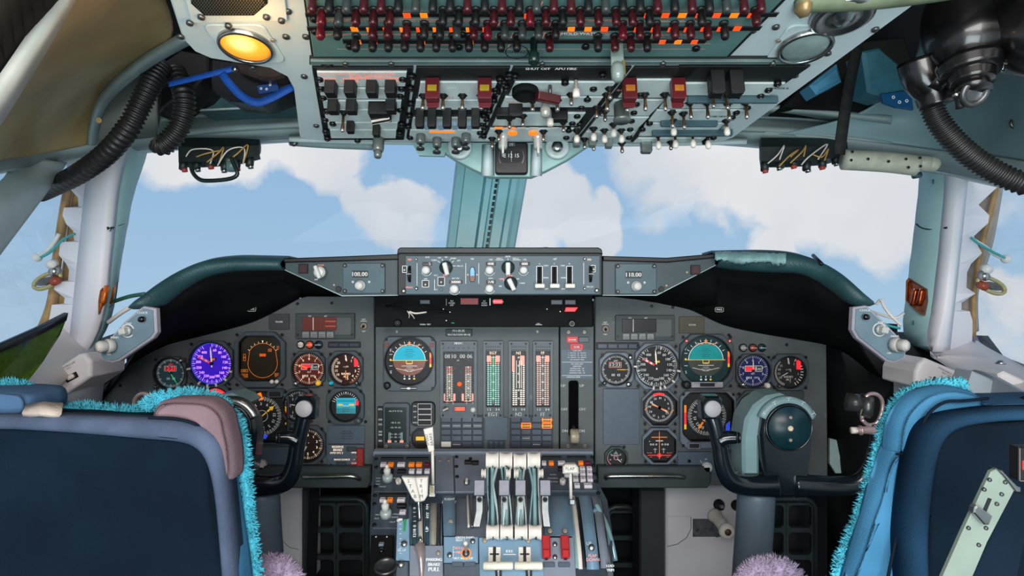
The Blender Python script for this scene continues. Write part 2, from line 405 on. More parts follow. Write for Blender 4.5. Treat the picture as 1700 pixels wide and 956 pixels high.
# window header: a deep beam over the windscreens, curving aft above the side windows
HL = [(-60, 300, 1.0), (0, 281, 1.12), (60, 275, 1.3), (120, 262, 1.42), (240, 248, 1.50), (360, 238, 1.52), (500, 229, 1.52), (640, 226, 1.52), (850, 226, 1.52), (1100, 230, 1.52), (1215, 236, 1.52), (1330, 247, 1.50), (1450, 265, 1.46), (1560, 283, 1.38), (1640, 300, 1.25), (1700, 313, 1.12), (1780, 330, 1.0)]
HM = [(-60, 285, .98), (0, 262, 1.10), (60, 252, 1.27), (120, 241, 1.38), (240, 229, 1.44), (360, 216, 1.46), (500, 208, 1.46), (640, 206, 1.46), (850, 206, 1.46), (1100, 208, 1.46), (1215, 214, 1.46), (1330, 222, 1.44), (1450, 235, 1.40), (1560, 250, 1.33), (1640, 258, 1.20), (1700, 268, 1.08), (1780, 280, .96)]
sheet('trim_1', [[(x, y+3, d+.12) for x, y, d in HL], HL, [(x, y-2, d-.012) for x, y, d in HL]], HEADL, 90, .012)
sheet('trim_2', [[(x, y-2, d-.014) for x, y, d in HL], [(x, (y+b)/2+1, (d+e)/2-.02) for (x, y, d), (_, b, e) in zip(HL, HM)], HM], HEAD, 90, .01, across=8)
# left liner panel and its rolled edge
sheet('wall_left_1', [[(-60, 285, .96), (0, 264, 1.09), (75, 252, 1.26), (150, 238, 1.38)], [(-60, 240, .9), (10, 225, 1.03), (80, 215, 1.2), (153, 190, 1.34)], [(0, 190, .88), (60, 160, .97), (120, 140, 1.09), (178, 140, 1.28)],
      [(60, 100, .80), (110, 90, .9), (170, 88, 1.0), (235, 95, 1.17)], [(125, -10, .72), (165, -10, .78), (215, 0, .9), (285, 55, 1.05)], [(150, -60, .70), (190, -60, .75), (240, -60, .82), (262, -20, .95)]], TAN, 30, .008, across=30)
sheet('trim_3', [[(146, 240, 1.37), (148, 212, 1.35), (160, 170, 1.31), (190, 132, 1.22), (240, 92, 1.13), (300, 58, 1.03)], [(150, 241, 1.34), (153, 213, 1.32), (166, 172, 1.28), (197, 136, 1.19), (247, 98, 1.10), (308, 64, 1.0)],
      [(160, 240, 1.37), (163, 214, 1.35), (176, 176, 1.31), (206, 143, 1.22), (256, 106, 1.13), (318, 70, 1.03)]], HEAD, 30, .006, across=9)
sheet('wall_left_2', [[(155, 240, 1.43), (200, 234, 1.47), (262, 228, 1.50)], [(162, 190, 1.43), (210, 170, 1.50), (262, 160, 1.55)], [(200, 130, 1.38), (240, 110, 1.44), (270, 100, 1.48)], [(255, 92, 1.32), (290, 80, 1.36), (320, 66, 1.4)]], mat('side_recess_grey', (112, 122, 116), .5, noise=.25, nscale=7), 20, .008, across=20)
# right side liner
sheet('wall_right_1', [[(1290, 223, 1.45), (1450, 236, 1.41), (1560, 250, 1.34), (1640, 258, 1.21), (1780, 282, .97)], [(1420, 190, 1.40), (1500, 190, 1.38), (1570, 195, 1.32), (1650, 200, 1.19), (1780, 220, .95)],
      [(1500, 130, 1.32), (1560, 130, 1.28), (1610, 130, 1.22), (1670, 135, 1.1), (1780, 150, .9)], [(1530, 60, 1.2), (1580, 60, 1.15), (1630, 50, 1.08), (1690, 50, .98), (1780, 50, .85)], [(1540, -40, 1.0), (1590, -40, .95), (1640, -40, .9), (1700, -40, .82), (1780, -40, .75)]],
      mat('right_liner_teal', (112, 142, 146), .5, noise=.16, nscale=7, bump=.15, wear=.1), 30, .008, across=26)
# shelf between header and overhead panel, both sides
for nm, X0, X1, sgn in (('trim_4', 262, 505, 1), ('trim_5', 1200, 1470, -1)):
    if sgn > 0: rows = [[(262, 229, 1.44), (380, 216, 1.45), (505, 209, 1.45)], [(268, 196, 1.5), (380, 187, 1.52), (505, 184, 1.53)], [(268, 184, 1.42), (380, 174, 1.44), (505, 166, 1.44)], [(268, 188, 1.8), (380, 180, 1.8), (505, 172, 1.8)]]
    else: rows = [[(1195, 214, 1.45), (1330, 221, 1.44), (1480, 240, 1.39)], [(1195, 193, 1.53), (1330, 196, 1.52), (1480, 214, 1.46)], [(1195, 176, 1.44), (1300, 179, 1.44), (1480, 196, 1.37)], [(1195, 180, 1.8), (1330, 182, 1.8), (1480, 196, 1.7)]]
    sheet(nm, rows, HEAD, 24, .01, across=14)
# dark diagonal brace at the upper left with its pale face
sheet('trim_6', [[(-70, 290, .62), (0, 190, .66), (60, 95, .69), (128, -12, .72)], [(-70, 240, .60), (0, 142, .64), (55, 60, .67), (98, -12, .70)]], mat('brace_pale', (176, 180, 172), .5, noise=.12, nscale=20), 12, .012)
sheet('trim_7', [[(-90, 250, .60), (-20, 130, .64), (40, 50, .67), (98, -14, .70)], [(-90, -60, .6), (-40, -60, .6), (10, -60, .6), (60, -60, .62)]], mat('brace_dark', (38, 36, 30), .8, noise=.4, nscale=10), 12, .012)

# ---- pillars between windscreen and side windows
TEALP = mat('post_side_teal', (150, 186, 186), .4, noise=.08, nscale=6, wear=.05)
def pillar(name, rows, e0, e1, Y):
    """rows: (py, x outer, x ridge, x inner); e0, e1: x of the fold behind the teeth at top and bottom"""
    def X(py, a, r, c): e = e0+(e1-e0)*(py-236)/347; return [(a, Y+.10), (a, Y+.02), (e, Y-.012), (e+(r-e)*.6, Y-.03), (r, Y-.028), (r+(c-r)*.3, Y-.005), (c, Y+.10), (c, Y+.17)]
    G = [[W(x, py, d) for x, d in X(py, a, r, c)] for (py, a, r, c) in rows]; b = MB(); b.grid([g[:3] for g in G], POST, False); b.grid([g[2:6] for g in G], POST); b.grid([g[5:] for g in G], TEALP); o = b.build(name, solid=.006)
    def surf(x, py, lift=.004):
        k = max(i for i in range(len(rows)-1) if rows[i][0] <= py or i == 0); p, q = rows[k], rows[k+1]; f = min(1, max(0, (py-p[0])/(q[0]-p[0]))); z = X(py, *[p[i]+(q[i]-p[i])*f for i in (1, 2, 3)])
        sg = 1 if z[0][0] < z[-1][0] else -1
        for (x0, d0), (x1, d1) in zip(z[:-1], z[1:]):
            if sg*x0 <= sg*x <= sg*x1 and x1 != x0: return W(x, py, d0+(d1-d0)*(x-x0)/(x1-x0)-lift)
        return W(x, py, z[-2][1]-lift)
    tag(o, kind='structure'); return surf
LP = [(236, 118, 205, 246), (262, 114, 196, 240), (286, 112, 190, 232), (303, 112, 188, 226), (309, 115, 187, 224), (328, 132, 185, 219), (344, 132, 184, 215), (346, 108, 184, 215), (357, 106, 183, 213), (371, 112, 182, 211), (383, 124, 181, 208), (401, 125, 180, 205), (403, 102, 180, 205), (423, 100, 178, 201), (437, 112, 177, 199), (448, 117, 176, 197), (467, 115, 175, 195), (469, 94, 175, 194), (480, 92, 174, 193), (494, 110, 172, 191), (505, 108, 170, 188), (507, 88, 170, 188), (530, 84, 165, 182), (548, 82, 160, 174), (566, 80, 152, 164), (583, 79, 144, 150)]
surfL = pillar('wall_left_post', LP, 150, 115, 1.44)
RP = [(250, 1662, 1590, 1532), (280, 1660, 1588, 1529), (308, 1656, 1587, 1527), (325, 1637, 1586, 1526), (340, 1622, 1585, 1524), (358, 1640, 1583, 1522), (370, 1638, 1582, 1521), (392, 1614, 1580, 1518), (403, 1618, 1579, 1517), (420, 1628, 1578, 1515), (437, 1610, 1576, 1512), (452, 1603, 1574, 1511), (478, 1602, 1571, 1508), (487, 1617, 1570, 1507), (502, 1594, 1568, 1505), (515, 1594, 1566, 1503), (518, 1608, 1566, 1503), (532, 1612, 1563, 1501), (552, 1612, 1558, 1502), (572, 1611, 1552, 1518), (584, 1604, 1549, 1545)]
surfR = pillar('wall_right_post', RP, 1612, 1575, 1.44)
# exposed frame rails outboard of the pillars
b = MB(); b.tube([W(132, 255, 1.5), W(112, 320, 1.5), (W(96, 420, 1.5)), W(86, 500, 1.5), W(70, 545, 1.5)], .013, OLD, 4, rings=16)
b.tube([W(150, 260, 1.53), W(132, 340, 1.53), W(120, 440, 1.53), W(104, 530, 1.53)], .025, OLD, 4, rings=14); tag(b.build('trim_8'), kind='structure')
b = MB(); b.tube([W(1662, 270, 1.5), W(1650, 330, 1.5), W(1632, 400, 1.5), W(1618, 480, 1.5), W(1616, 560, 1.48)], .007, OLD, 4, rings=16)
b.tube([W(1648, 300, 1.54), W(1630, 400, 1.54), W(1606, 480, 1.54), W(1606, 550, 1.54)], .03, mat('rail_grey', (150, 140, 130), .5), 4, rings=14); tag(b.build('trim_9'), kind='structure')
# near post of the left side window
sheet('trim_10', [[(104, 268, 1.36), (60, 330, 1.26), (0, 408, 1.12), (-70, 500, .98)], [(80, 270, 1.30), (40, 315, 1.2), (-20, 380, 1.06), (-80, 440, .94)], [(30, 276, 1.28), (0, 300, 1.15), (-40, 340, 1.04), (-90, 380, .92)]], HEADL, 16, .02, across=8)
# sills below the side windows
SL = sheet('window_sill_left', [[(105, 522, 1.5), (60, 552, 1.36), (0, 590, 1.18), (-80, 640, 1.0)], [(160, 583, 1.45), (118, 610, 1.30), (50, 660, 1.12), (-20, 710, .98)], [(140, 600, 1.4), (95, 640, 1.28), (40, 680, 1.1), (-20, 730, .95)]], SILL, 20, .01, across=6); SL.name = 'trim_11'
SR = sheet('trim_12', [[(1612, 560, 1.5), (1640, 580, 1.40), (1700, 610, 1.22), (1790, 650, 1.02)], [(1545, 583, 1.45), (1570, 600, 1.36), (1640, 640, 1.16), (1760, 700, .98)], [(1570, 600, 1.36), (1600, 620, 1.3), (1640, 652, 1.12), (1760, 720, .95)]], SILL, 20, .01, across=6)
sheet('trim_13', [[(1612, 548, 1.5), (1625, 572, 1.44), (1650, 585, 1.38), (1700, 606, 1.23), (1790, 640, 1.03)], [(1612, 560, 1.5), (1625, 580, 1.43), (1650, 592, 1.37), (1700, 612, 1.22), (1790, 650, 1.02)]], mat('seal_mauve', (120, 112, 130), .5), 20, .014)
# lower side walls and their grey kick panels
sheet('wall_left_3', [[(-60, 640, 1.0), (40, 672, 1.12), (92, 668, 1.25), (150, 625, 1.34), (174, 600, 1.4)], [(-60, 720, .95), (40, 720, 1.1), (92, 720, 1.24), (140, 720, 1.34), (160, 720, 1.4)], [(-60, 960, .95), (40, 960, 1.1), (92, 960, 1.24), (130, 960, 1.34), (150, 960, 1.4)]], SILLG, 24, .01, across=6)
sheet('wall_right_3', [[(1486, 610, 1.42), (1520, 640, 1.36), (1560, 690, 1.27), (1600, 680, 1.22), (1615, 615, 1.18), (1700, 650, 1.02), (1790, 700, .9)], [(1486, 720, 1.42), (1520, 720, 1.36), (1560, 730, 1.25), (1600, 740, 1.16), (1640, 740, 1.1), (1700, 740, 1.0), (1790, 760, .88)], [(1470, 960, 1.42), (1520, 960, 1.36), (1560, 960, 1.25), (1600, 960, 1.16), (1640, 960, 1.1), (1700, 960, 1.0), (1790, 960, .88)]], SILLG, 30, .01, smooth=False, across=6)
# ---- windscreen panes and side panes
def pane(name, pts):
    b = MB(); b.add([tuple(W(*p)) for p in pts], [tuple(range(len(pts)))], CLEAR); return tag(b.build(name, solid=.004), kind='structure')
pane('window_1', [(210, 230, 1.66), (790, 215, 1.78), (780, 440, 1.78), (500, 470, 1.72), (150, 600, 1.62)])
pane('window_2', [(830, 215, 1.78), (1545, 245, 1.66), (1520, 600, 1.62), (1200, 470, 1.72), (820, 440, 1.78)])
pane('window_3', [(-80, 280, 1.10), (135, 262, 1.56), (80, 560, 1.52), (-80, 640, 1.06)])
pane('window_4', [(1640, 280, 1.56), (1790, 320, 1.10), (1790, 660, 1.06), (1605, 570, 1.52)])
# ---- centre post between the windscreens
b = MB()
prof = [(743, 0.02), (746, 0), (757, -.004), (759, -.018), (785, -.02), (787, 0), (791, 0), (793, -.016), (798, -.016), (800, 0), (811, .004), (814, -.012), (826, -.012), (828, -.002), (831, -.002), (833, -.014), (838, -.014), (843, -.004), (850, 0), (852, .02)]
def post_x(x, py): return x+(412-py)*(.115 + (x-743)/109*.06)
rows = [[W(post_x(x, py), py, 1.70+d) for x, d in prof] for py in (460, 412, 340, 280, 225)]
b.grid(rows, POSTM, False); tag(b.build('wall_front_post', solid=.01), kind='structure')
b = MB()
for xa, xb in ((786.5, 791.5), (800.5, 811.5)):
    for k in range(14):
        y0 = 412-k*10; b.add([tuple(W(post_x(xa+1, y), y, 1.699)) if j == 0 else tuple(W(post_x(xb-1, y), y, 1.699)) for y in (y0, y0-7) for j in (0, 1)], [(0, 1, 3, 2)], BLACK)
tag(b.build('trim_14', solid=.002), kind='structure')

# ================================================================= MAIN PANEL
MP = Plane((0, 1.6, CZ), (0, 0, 1)); U = 1.6/F
def pxpoly(pts, cx, cy): return [(x-cx, cy-y) for x, y in pts]
def panel(name, pts, label, cx, cy, m=PANEL, th=22, holes=()):
    t = thing(name, label, 'panel', MP.M(cx, cy)); b = MB(U); b.prism(pxpoly(pts, cx, cy)[::-1], -th, 0, m, 1.0); o = b.build('face_plate', t)
    return t
CAP = [(172, 790), (172, 640), (215, 605), (268, 575), (330, 558), (400, 540), (440, 525), (478, 500), (510, 492), (621, 492), (621, 806), (240, 806)]
FO = [(988, 492), (1085, 492), (1150, 515), (1200, 538), (1260, 552), (1372, 572), (1374, 760), (1374, 806), (988, 806)]
CENT = [(623, 541), (928, 541), (928, 752), (623, 752)]
GEAR = [(930, 541), (986, 541), (986, 752), (930, 752)]
t_cap = panel('instrument_panel', CAP, "grey left pilot's instrument panel with rows of round gauges", 400, 660)
t_cen = panel('instrument_panel', CENT, 'grey centre instrument panel with the tall engine scales', 776, 646)
t_gear = panel('landing_gear_panel', GEAR, 'narrow grey landing gear panel with lever slot marked UP OFF DN', 958, 646)
t_fo = panel('instrument_panel', FO, "grey right pilot's instrument panel behind the right control yoke", 1180, 650)
def screws(t, pts, cx, cy, r=2.6, m=SCREW, z=0, name='screw'):
    src = None
    for (x, y) in pts:
        if src is None:
            b = MB(U); b.cyl(0, 0, 0, 1.2, r, m, 12, ch=.4); b.line(-r*.7, 0, r*.7, 0, .7, 1.25, BLACK); src = b.build(name, t); src.matrix_local = Matrix.Translation(((x-cx)*U, (cy-y)*U, z*U)); first = (x, y)
        else: dup_part(src, t, x-cx, cy-y, z, U)
screws(t_cap, [(292, 566), (308, 562), (494, 504), (551, 503), (374, 616), (200, 640), (240, 790), (478, 700), (405, 767), (588, 792), (607, 700)], 400, 660)
screws(t_cen, [(659, 550), (892, 550), (916, 728), (640, 729)], 776, 646, 2.6, SCREWL)
screws(t_gear, [(944, 551), (970, 551), (943, 740), (971, 740)], 958, 646, 3.2, SCREWL)
screws(t_fo, [(1082, 508), (1117, 510), (1306, 572), (1210, 556), (1036, 742), (996, 640)], 1180, 650)
# kick rails below the pilots' panels
def rail(label, x0, x1, cx, cy):
    t = thing('panel_rail', label, 'rail', MP.M(cx, cy)); b = MB(U)
    b.prism(pxpoly([(x0, 770), (x1, 770), (x1, 796), (x1-6, 806), (x0, 806)], cx, cy)[::-1], .3, 14, PANEL_D, 2); b.build('kick_strip', t)
    return t
t = rail('dark grey kick strip with a bright grab bar under the left instrument panel', 415, 619, 560, 786)
b = MB(U); b.tube([(-50, 0, 14), (-46, 1, 21), (0, 2, 23), (30, 2, 21), (42, -5, 15)], 3.2, STEEL, 10, rings=24); b.build('grab_bar', t)
t = rail('dark grey kick strip with a bright grab bar under the right instrument panel', 990, 1176, 1070, 786)
b = MB(U); b.tube([(-66, -4, 14), (-60, 2, 21), (0, 3, 23), (46, 2, 21), (62, -2, 15)], 3.4, STEEL, 10, rings=24); b.build('grab_bar', t)

# ================================================================= GLARESHIELD
LEATH = mat('glareshield_padding', (36, 72, 76), .48, noise=.25, nscale=14, bump=.5, bscale=260)
LEATHW = mat('worn_glareshield_cover', (120, 160, 160), .45, noise=.3, nscale=30, bump=.6, bscale=160)
gl_lab = {'l': 'curved dark green padded glareshield hood over the left instrument panel', 'r': 'curved glareshield hood with torn pale cover over the right instrument panel'}
def hood(side, top, bot, bound, mleath):
    t = thing('glareshield_hood', gl_lab[side], 'glareshield', W(*top[len(top)//2]))
    I = Matrix.Translation(-t.location); n = 40
    T = smooth_curve([W(*p) for p in top], n); B = smooth_curve([W(*p) for p in bot], n); D = smooth_curve([W(*p) for p in bound], n)
    back = [Vector((p.x*1.02, p.y+.42, p.z-.03)) for p in T]
    def sub(rows): return [[tuple(I @ q) for q in r] for r in rows]
    b = MB(); up = Vector((0, 0, 1))
    def mix(a, c, f): return [p.lerp(q, f) for p, q in zip(a, c)]
    fwd = Vector((0, -1, 0))
    R = [[p+Vector((0, .10, .004)) for p in T], [p+Vector((0, .03, .006)) for p in T], T, [p+fwd*.018 for p in mix(T, B, .25)], [p+fwd*.024 for p in mix(T, B, .6)], [p+fwd*.014 for p in mix(T, B, .9)], B, [p+Vector((0, .02, .003)) for p in B]]
    b.grid(sub(R), mleath); b.build('padded_edge', t, solid=.006)
    b = MB(); b.grid(sub([[p+Vector((0, .022, .004)) for p in B], [p+Vector((0, .08, .004)) for p in mix(B, D, .25)], [p+Vector((0, .05, .0)) for p in mix(B, D, .6)], [p+Vector((0, -.004, 0)) for p in D]]), DARK); b.build('inner_liner', t, solid=.004)
    b = MB(); b.grid(sub([[p+Vector((0, .08, .001)) for p in T], back]), DARK); b.build('top_cover', t, solid=.006)
    return t
tl = hood('l', [(226, 507, 1.22), (236, 494, 1.22), (265, 472, 1.24), (300, 451, 1.28), (340, 435, 1.31), (385, 429, 1.34), (430, 429, 1.37), (472, 430, 1.39)],
     [(228, 511, 1.22), (246, 509, 1.22), (268, 505, 1.24), (303, 480, 1.28), (340, 459, 1.31), (385, 449, 1.34), (430, 447, 1.37), (472, 447, 1.39)],
     [(170, 665, 1.6), (190, 625, 1.6), (228, 598, 1.6), (275, 573, 1.6), (330, 558, 1.6), (400, 540, 1.6), (440, 525, 1.6), (498, 494, 1.6)], LEATH)
tr = hood('r', [(1188, 421, 1.39), (1230, 420, 1.37), (1280, 420, 1.34), (1325, 424, 1.31), (1362, 437, 1.28), (1395, 456, 1.24), (1425, 482, 1.22), (1440, 500, 1.22)],
     [(1188, 441, 1.39), (1230, 447, 1.37), (1280, 450, 1.34), (1325, 452, 1.31), (1358, 464, 1.28), (1388, 484, 1.24), (1414, 503, 1.22), (1438, 506, 1.22)],
     [(1090, 492, 1.6), (1150, 515, 1.6), (1200, 538, 1.6), (1260, 552, 1.6), (1320, 562, 1.6), (1372, 572, 1.6), (1410, 590, 1.55), (1470, 640, 1.5)], LEATH)
# torn cover piece on the right hood
M0 = Matrix.Translation(W(1250, 435, 1.35)); tc_ = Vector(W(1250, 435, 1.35)); b = MB(); rows = []
random.seed(3)
for k, (dy, dd) in enumerate(((-2, .06), (-3, .01), (-1.5, -.018), (5, -.034), (12, -.036), (19, -.03))):
    r = []
    for i in range(30):
        t_ = i/29; x = 1187+t_*118; base = 421+(t_*t_*3); jag = random.uniform(-2, 2)
        if k >= 3: yy = base+min(dy, 17-abs(.42-t_)*18+jag*1.4+8*(t_ > .8))
        else: yy = base+dy+jag*.4
        r.append(tuple(W(x, yy, 1.39-t_*.07+dd+random.uniform(-.002, .002))-tc_))
    rows.append(r)
b.grid(rows, LEATHW); b.build('torn_cover', None, solid=.002).parent = tr
bpy.data.objects['torn_cover'].matrix_parent_inverse = Matrix.Identity(4); bpy.data.objects['torn_cover'].location = tc_-tr.location
b = MB(); b.tube([tuple(W(1350, 424, 1.34)-tr.location), tuple(W(1364, 438, 1.26)-tr.location)], .004, BLACK, 8); b.build('hook', tr)

# central coaming: box that carries the autopilot panel, with dark recess below
GP = Plane((0, 1.35, CZ), (0, 0, 1)); UG = 1.35/F
t_coam = thing('glareshield_coaming', 'black central coaming box around the autopilot control panel', 'glareshield', GP.M(830, 452))
b = MB(UG); b.prism([(-170, 37), (-168, 40), (167, 40), (170, 36), (170, -39), (-170, -39)][::-1], -260, -1, BLACK, 1.5)
b.build('housing', t_coam)
b = MB(UG); b.prism([(-170, 30), (-169, 38), (-165, 41), (163, 41), (168, 38), (170, 30), (164, 31), (-164, 31)], -8, 5, mat('coaming_edge', (26, 34, 33), .5, noise=.3), 1.5); b.build('padded_rim', t_coam)
b = MB(UG)
for x in (-72, 78): b.prism([(x-26, 41), (x-12, 45), (x+4, 46), (x+16, 41)][::-1], -120, -60, BLACK, 1)
b.build('hinge_cover', t_coam)
# recess board (light plates) under the coaming
RP_ = Plane((0, 1.5, CZ), (0, 0, 1)); UR = 1.5/F
t_rec = thing('warning_light_board', 'black recessed board with red warning plates under the autopilot panel', 'panel', RP_.M(820, 516))
b = MB(UR); b.prism(pxpoly([(622, 488), (984, 488), (984, 543), (622, 543)], 820, 516)[::-1], -30, 0, DARK, 1)
for x, y in ((736, 513), (741, 532), (908, 513), (930, 517), (747, 518)): b.cyl(x-820, 516-y, 0, .8, 1.0, WHITE, 8)
b.text('WARN  TEST', 706-820, 516-538.5, 2.2, .15, WHITE); b.text('PULL', 752-820, 516-536, 1.6, .15, GREENL); b.text('CALL', 894-820, 516-537, 1.8, .15, WHITE); b.line(889-820, -23, 900-820, -23, .6, .15, WHITE)
b.build('face_plate', t_rec)
def recplate(x0, y0, x1, y1, m, name='warning_plate', txt=None, tm=WHITE):
    b = MB(UR); w, h = x1-x0, y1-y0; b.plate(-w/2, -h/2, w/2, h/2, 0, 3, BLACK, 1, .5); b.plate(-w/2+1, -h/2+1, w/2-1, h/2-1, 2.6, 4, m, 1, .4)
    if txt: b.text(txt, 0, 0, h*.36, 4.2, tm)
    o = b.build(name, t_rec); o.location = ((( x0+x1)/2-820)*UR, (516-(y0+y1)/2)*UR, 0); return o
DSL = mat('unlit_lens', (58, 64, 74), .35)
recplate(697, 497, 715, 505, DSL); recplate(914, 497, 934, 506, DSL); recplate(937, 497, 956, 506, DSL)
recplate(764, 494, 795, 506, mat('red_cap_matte', (170, 62, 58), .5)); recplate(818, 496, 835, 505, REDL, 'warning_plate', 'TERRAIN')
b = MB(UR)
for i, s_ in enumerate(('G.S', 'MODE', 'OFF')): b.text(s_, 750-820, 516-499.5-i*3.6, 2.5, .3, WHITE)
for i, s_ in enumerate(('G.S', 'MODE', 'NORM')): b.text(s_, 804-820, 516-499.5-i*3.6, 2.3, .3, WHITE)
b.line(813.5-820, 516-495, 813.5-820, 516-507, 1.6, .3, WHITE); b.line(741-820, 516-496, 741-820, 516-507, .5, .3, WHITE)
b.build('legend', t_rec)
for x, y, c in ((661, 536, BLACK), (949, 537, STEELD)):
    b = MB(UR); b.lathe([(6, 0), (6, 6), (4.5, 8), (2.5, 8), (2.2, 4)], c, 16); b.cyl(0, 0, 0, 6, 2, BLACK, 10); o = b.build('lamp', t_rec); o.location = ((x-820)*UR, (516-y)*UR, 0)
b = MB(UR); b.prism([(-10, 0), (7, 0), (12, 7), (-8, 7)], 1, 6, REDL, .5); o = b.build('warning_lens', t_rec); o.location = ((947-820)*UR, (516-517)*UR, 0); tag(o, 'glowing red lens')
# frayed wires hanging out of the recess
t = thing('frayed_cable', 'frayed pale cable hanging in the recess left of the warning plates', 'cable', W(680, 516, 1.44))
b = MB(1.0)
o0 = W(680, 516, 1.44)
b.tube([W(640, 508, 1.5)-o0, W(662, 510, 1.46)-o0, W(678, 517, 1.44)-o0, W(695, 519, 1.44)-o0, W(720, 515, 1.47)-o0, W(745, 519, 1.495)-o0], .0022, BLACK, 6, rings=24)
b.build('sheath', t); b = MB(1.0)
for dx, dy in ((0, 0), (3, 4), (-3, 7), (6, 8)): b.tube([W(676, 516, 1.438)-o0, W(681+dx*.5, 520+dy*.3, 1.435)-o0, W(682+dx, 521+dy, 1.438)-o0], .0009, CREAM, 5, rings=6)
b.tube([W(680, 517, 1.438)-o0, W(690, 520, 1.434)-o0, W(708, 518, 1.45)-o0], .0022, CREAM, 6, rings=10); b.build('strands', t)

# side wings of the coaming with radio panels
WP = Plane((0, 1.38, CZ), (0, 0, 1)); UW = 1.38/F
def wing(pts, cx, cy, label):
    t = thing('coaming_wing', label, 'panel', WP.M(cx, cy)); b = MB(UW); b.prism(pxpoly(pts, cx, cy)[::-1], -60, 0, TEAL_D, 1.2); b.build('face_plate', t); return t
TEAL_D = mat('wing_plate', (46, 64, 68), .45, noise=.14, nscale=20)
t_wl = wing([(473, 431), (560, 430), (661, 426), (661, 490), (568, 491), (473, 448)], 568, 458, 'dark angled panel left of the autopilot panel with a ribbed dimmer knob')
t_wr = wing([(1000, 427), (1105, 430), (1188, 424), (1188, 440), (1090, 490), (1000, 490)], 1090, 458, 'dark angled panel right of the autopilot panel with a small square lamp')
for t, pts, cx, cy in ((t_wl, [(473, 429), (560, 426), (663, 422), (663, 431), (560, 434), (473, 436)], 568, 458), (t_wr, [(1000, 425), (1105, 428), (1188, 421), (1188, 428), (1105, 436), (1000, 433)], 1090, 458)):
    b = MB(UW); b.prism(pxpoly(pts, cx, cy)[::-1], -60, 6, BLACK, 1.5); b.build('top_rim', t)
for t, seg, cx, cy in ((t_wl, ((473, 448), (568, 491), (661, 490)), 568, 458), (t_wr, ((1188, 440), (1090, 490), (1000, 490)), 1090, 458)):
    b = MB(UW); b.tube([(x-cx, cy-y, 0) for x, y in seg], .9, HEADL, 6); b.build('edge_trim', t)
def px_child(b, name, t, x, y, cx, cy, u, z=0, rz=0):
    o = b.build(name, t); o.matrix_local = Matrix.Translation(((x-cx)*u, (cy-y)*u, z*u)) @ Matrix.Rotation(radians(rz), 4, 'Z'); return o
def knob_fl(u, r, h, m=KNOBW, cap=None, fl=.12, fn=18, skirt=0):
    b = MB(u)
    if skirt: b.lathe([(r*skirt, 0), (r*skirt, h*.2), (r*skirt*.96, h*.25)], BLACK, 28)
    b.lathe([(r, 0), (r, h*.75), (r*.96, h*.82)], m, 54, flute=fl, fn=fn); b.lathe([(r*.74, h*.8), (r*.74, h*.98), (r*.66, h)], cap or m, 24)
    return b
px_child(knob_fl(UW, 10, 16), 'dimmer_knob', t_wl, 534, 452, 568, 458, UW)
b = MB(UW); b.plate(-3, -11, 3, 11, 14, 22, KNOBW, 2, 1); px_child(b, 'knob_grip', t_wl, 533, 452, 568, 458, UW, 0, 20)
b = MB(UW); b.text('PANEL', 0, 0, 2.6, .2, PINK); px_child(b, 'legend', t_wl, 533, 440, 568, 458, UW)
b = MB(UW); b.text('OFF', 0, 0, 2.4, .2, WHITE); px_child(b, 'legend', t_wl, 525, 464, 568, 458, UW)
b = MB(UW); b.plate(-8, -8, 8, 8, 0, 3, BLACK, 1, .6); b.plate(-6, -6, 6, 6, 2, 3.6, mat('dark_red_lens', (58, 22, 24), .3), 1, .4); px_child(b, 'square_lamp', t_wl, 504, 446, 568, 458, UW)
b2 = b; px_child(b2, 'square_lamp', t_wr, 1154, 448, 1090, 458, UW)
for t, pts, cx in ((t_wl, [(562, 480), (555, 473)], 568), (t_wr, [(1098, 480), (1106, 474), (1140, 452)], 1090)):
    for i, (x, y) in enumerate(pts):
        b = MB(UW); b.cyl(0, 0, 0, 2, 5.0 if i == 0 else 2.2, BLACK if i == 0 else SCREWL, 14, ch=.6); px_child(b, 'screw', t, x, y, cx, 458, UW)
def radio(cx, cy, w, digits, dx, label, kx):
    t = thing('radio_control_unit', label, 'radio', WP.M(cx, cy)); t.location += WP.n*.0006
    b = MB(UW); b.plate(-w/2, -25, w/2, 25, 0, 4, TEAL, 1.5, .8); b.build('face_plate', t)
    b = MB(UW); b.plate(-13, -5.5, 13, 5.5, 4, 5.2, BLACK, .5, .3); b.text(digits, 0, 0, 7, 5.3, WHITE, fat=.25); px_child(b, 'frequency_display', t, cx+dx, cy-7, cx, cy, UW)
    b = MB(UW); b.lathe([(8.5, 4), (8.5, 9), (7, 10), (6.4, 18), (5.4, 19.4)], KNOBW, 28); px_child(b, 'tuning_knob', t, cx+kx, cy+12, cx, cy, UW)
    for x in (-w/2+4, w/2-4):
        for y in (-21, 21): b = MB(UW); b.cyl(0, 0, 4, 5.4, 3.4, BLACK, 14, ch=.5); b.cyl(0, 0, 5.3, 5.7, 1.2, SCREWL, 8); px_child(b, 'screw', t, cx+x, cy+y, cx, cy, UW)
    b = MB(UW)
    for x in (kx-13, kx+14): b.ring(x, -6, 1.2, 1.8, 4.2, WHITE, 12); b.disc(x, -6, .6, 4.2, WHITE, 8)
    b.build('legend', t)
radio(605, 462, 70, '108.00', -6, 'left radio unit on the glareshield reading 108.00', -5)
radio(1055, 463, 68, '118.00', -4, 'right radio unit on the glareshield reading 118.00', 0)
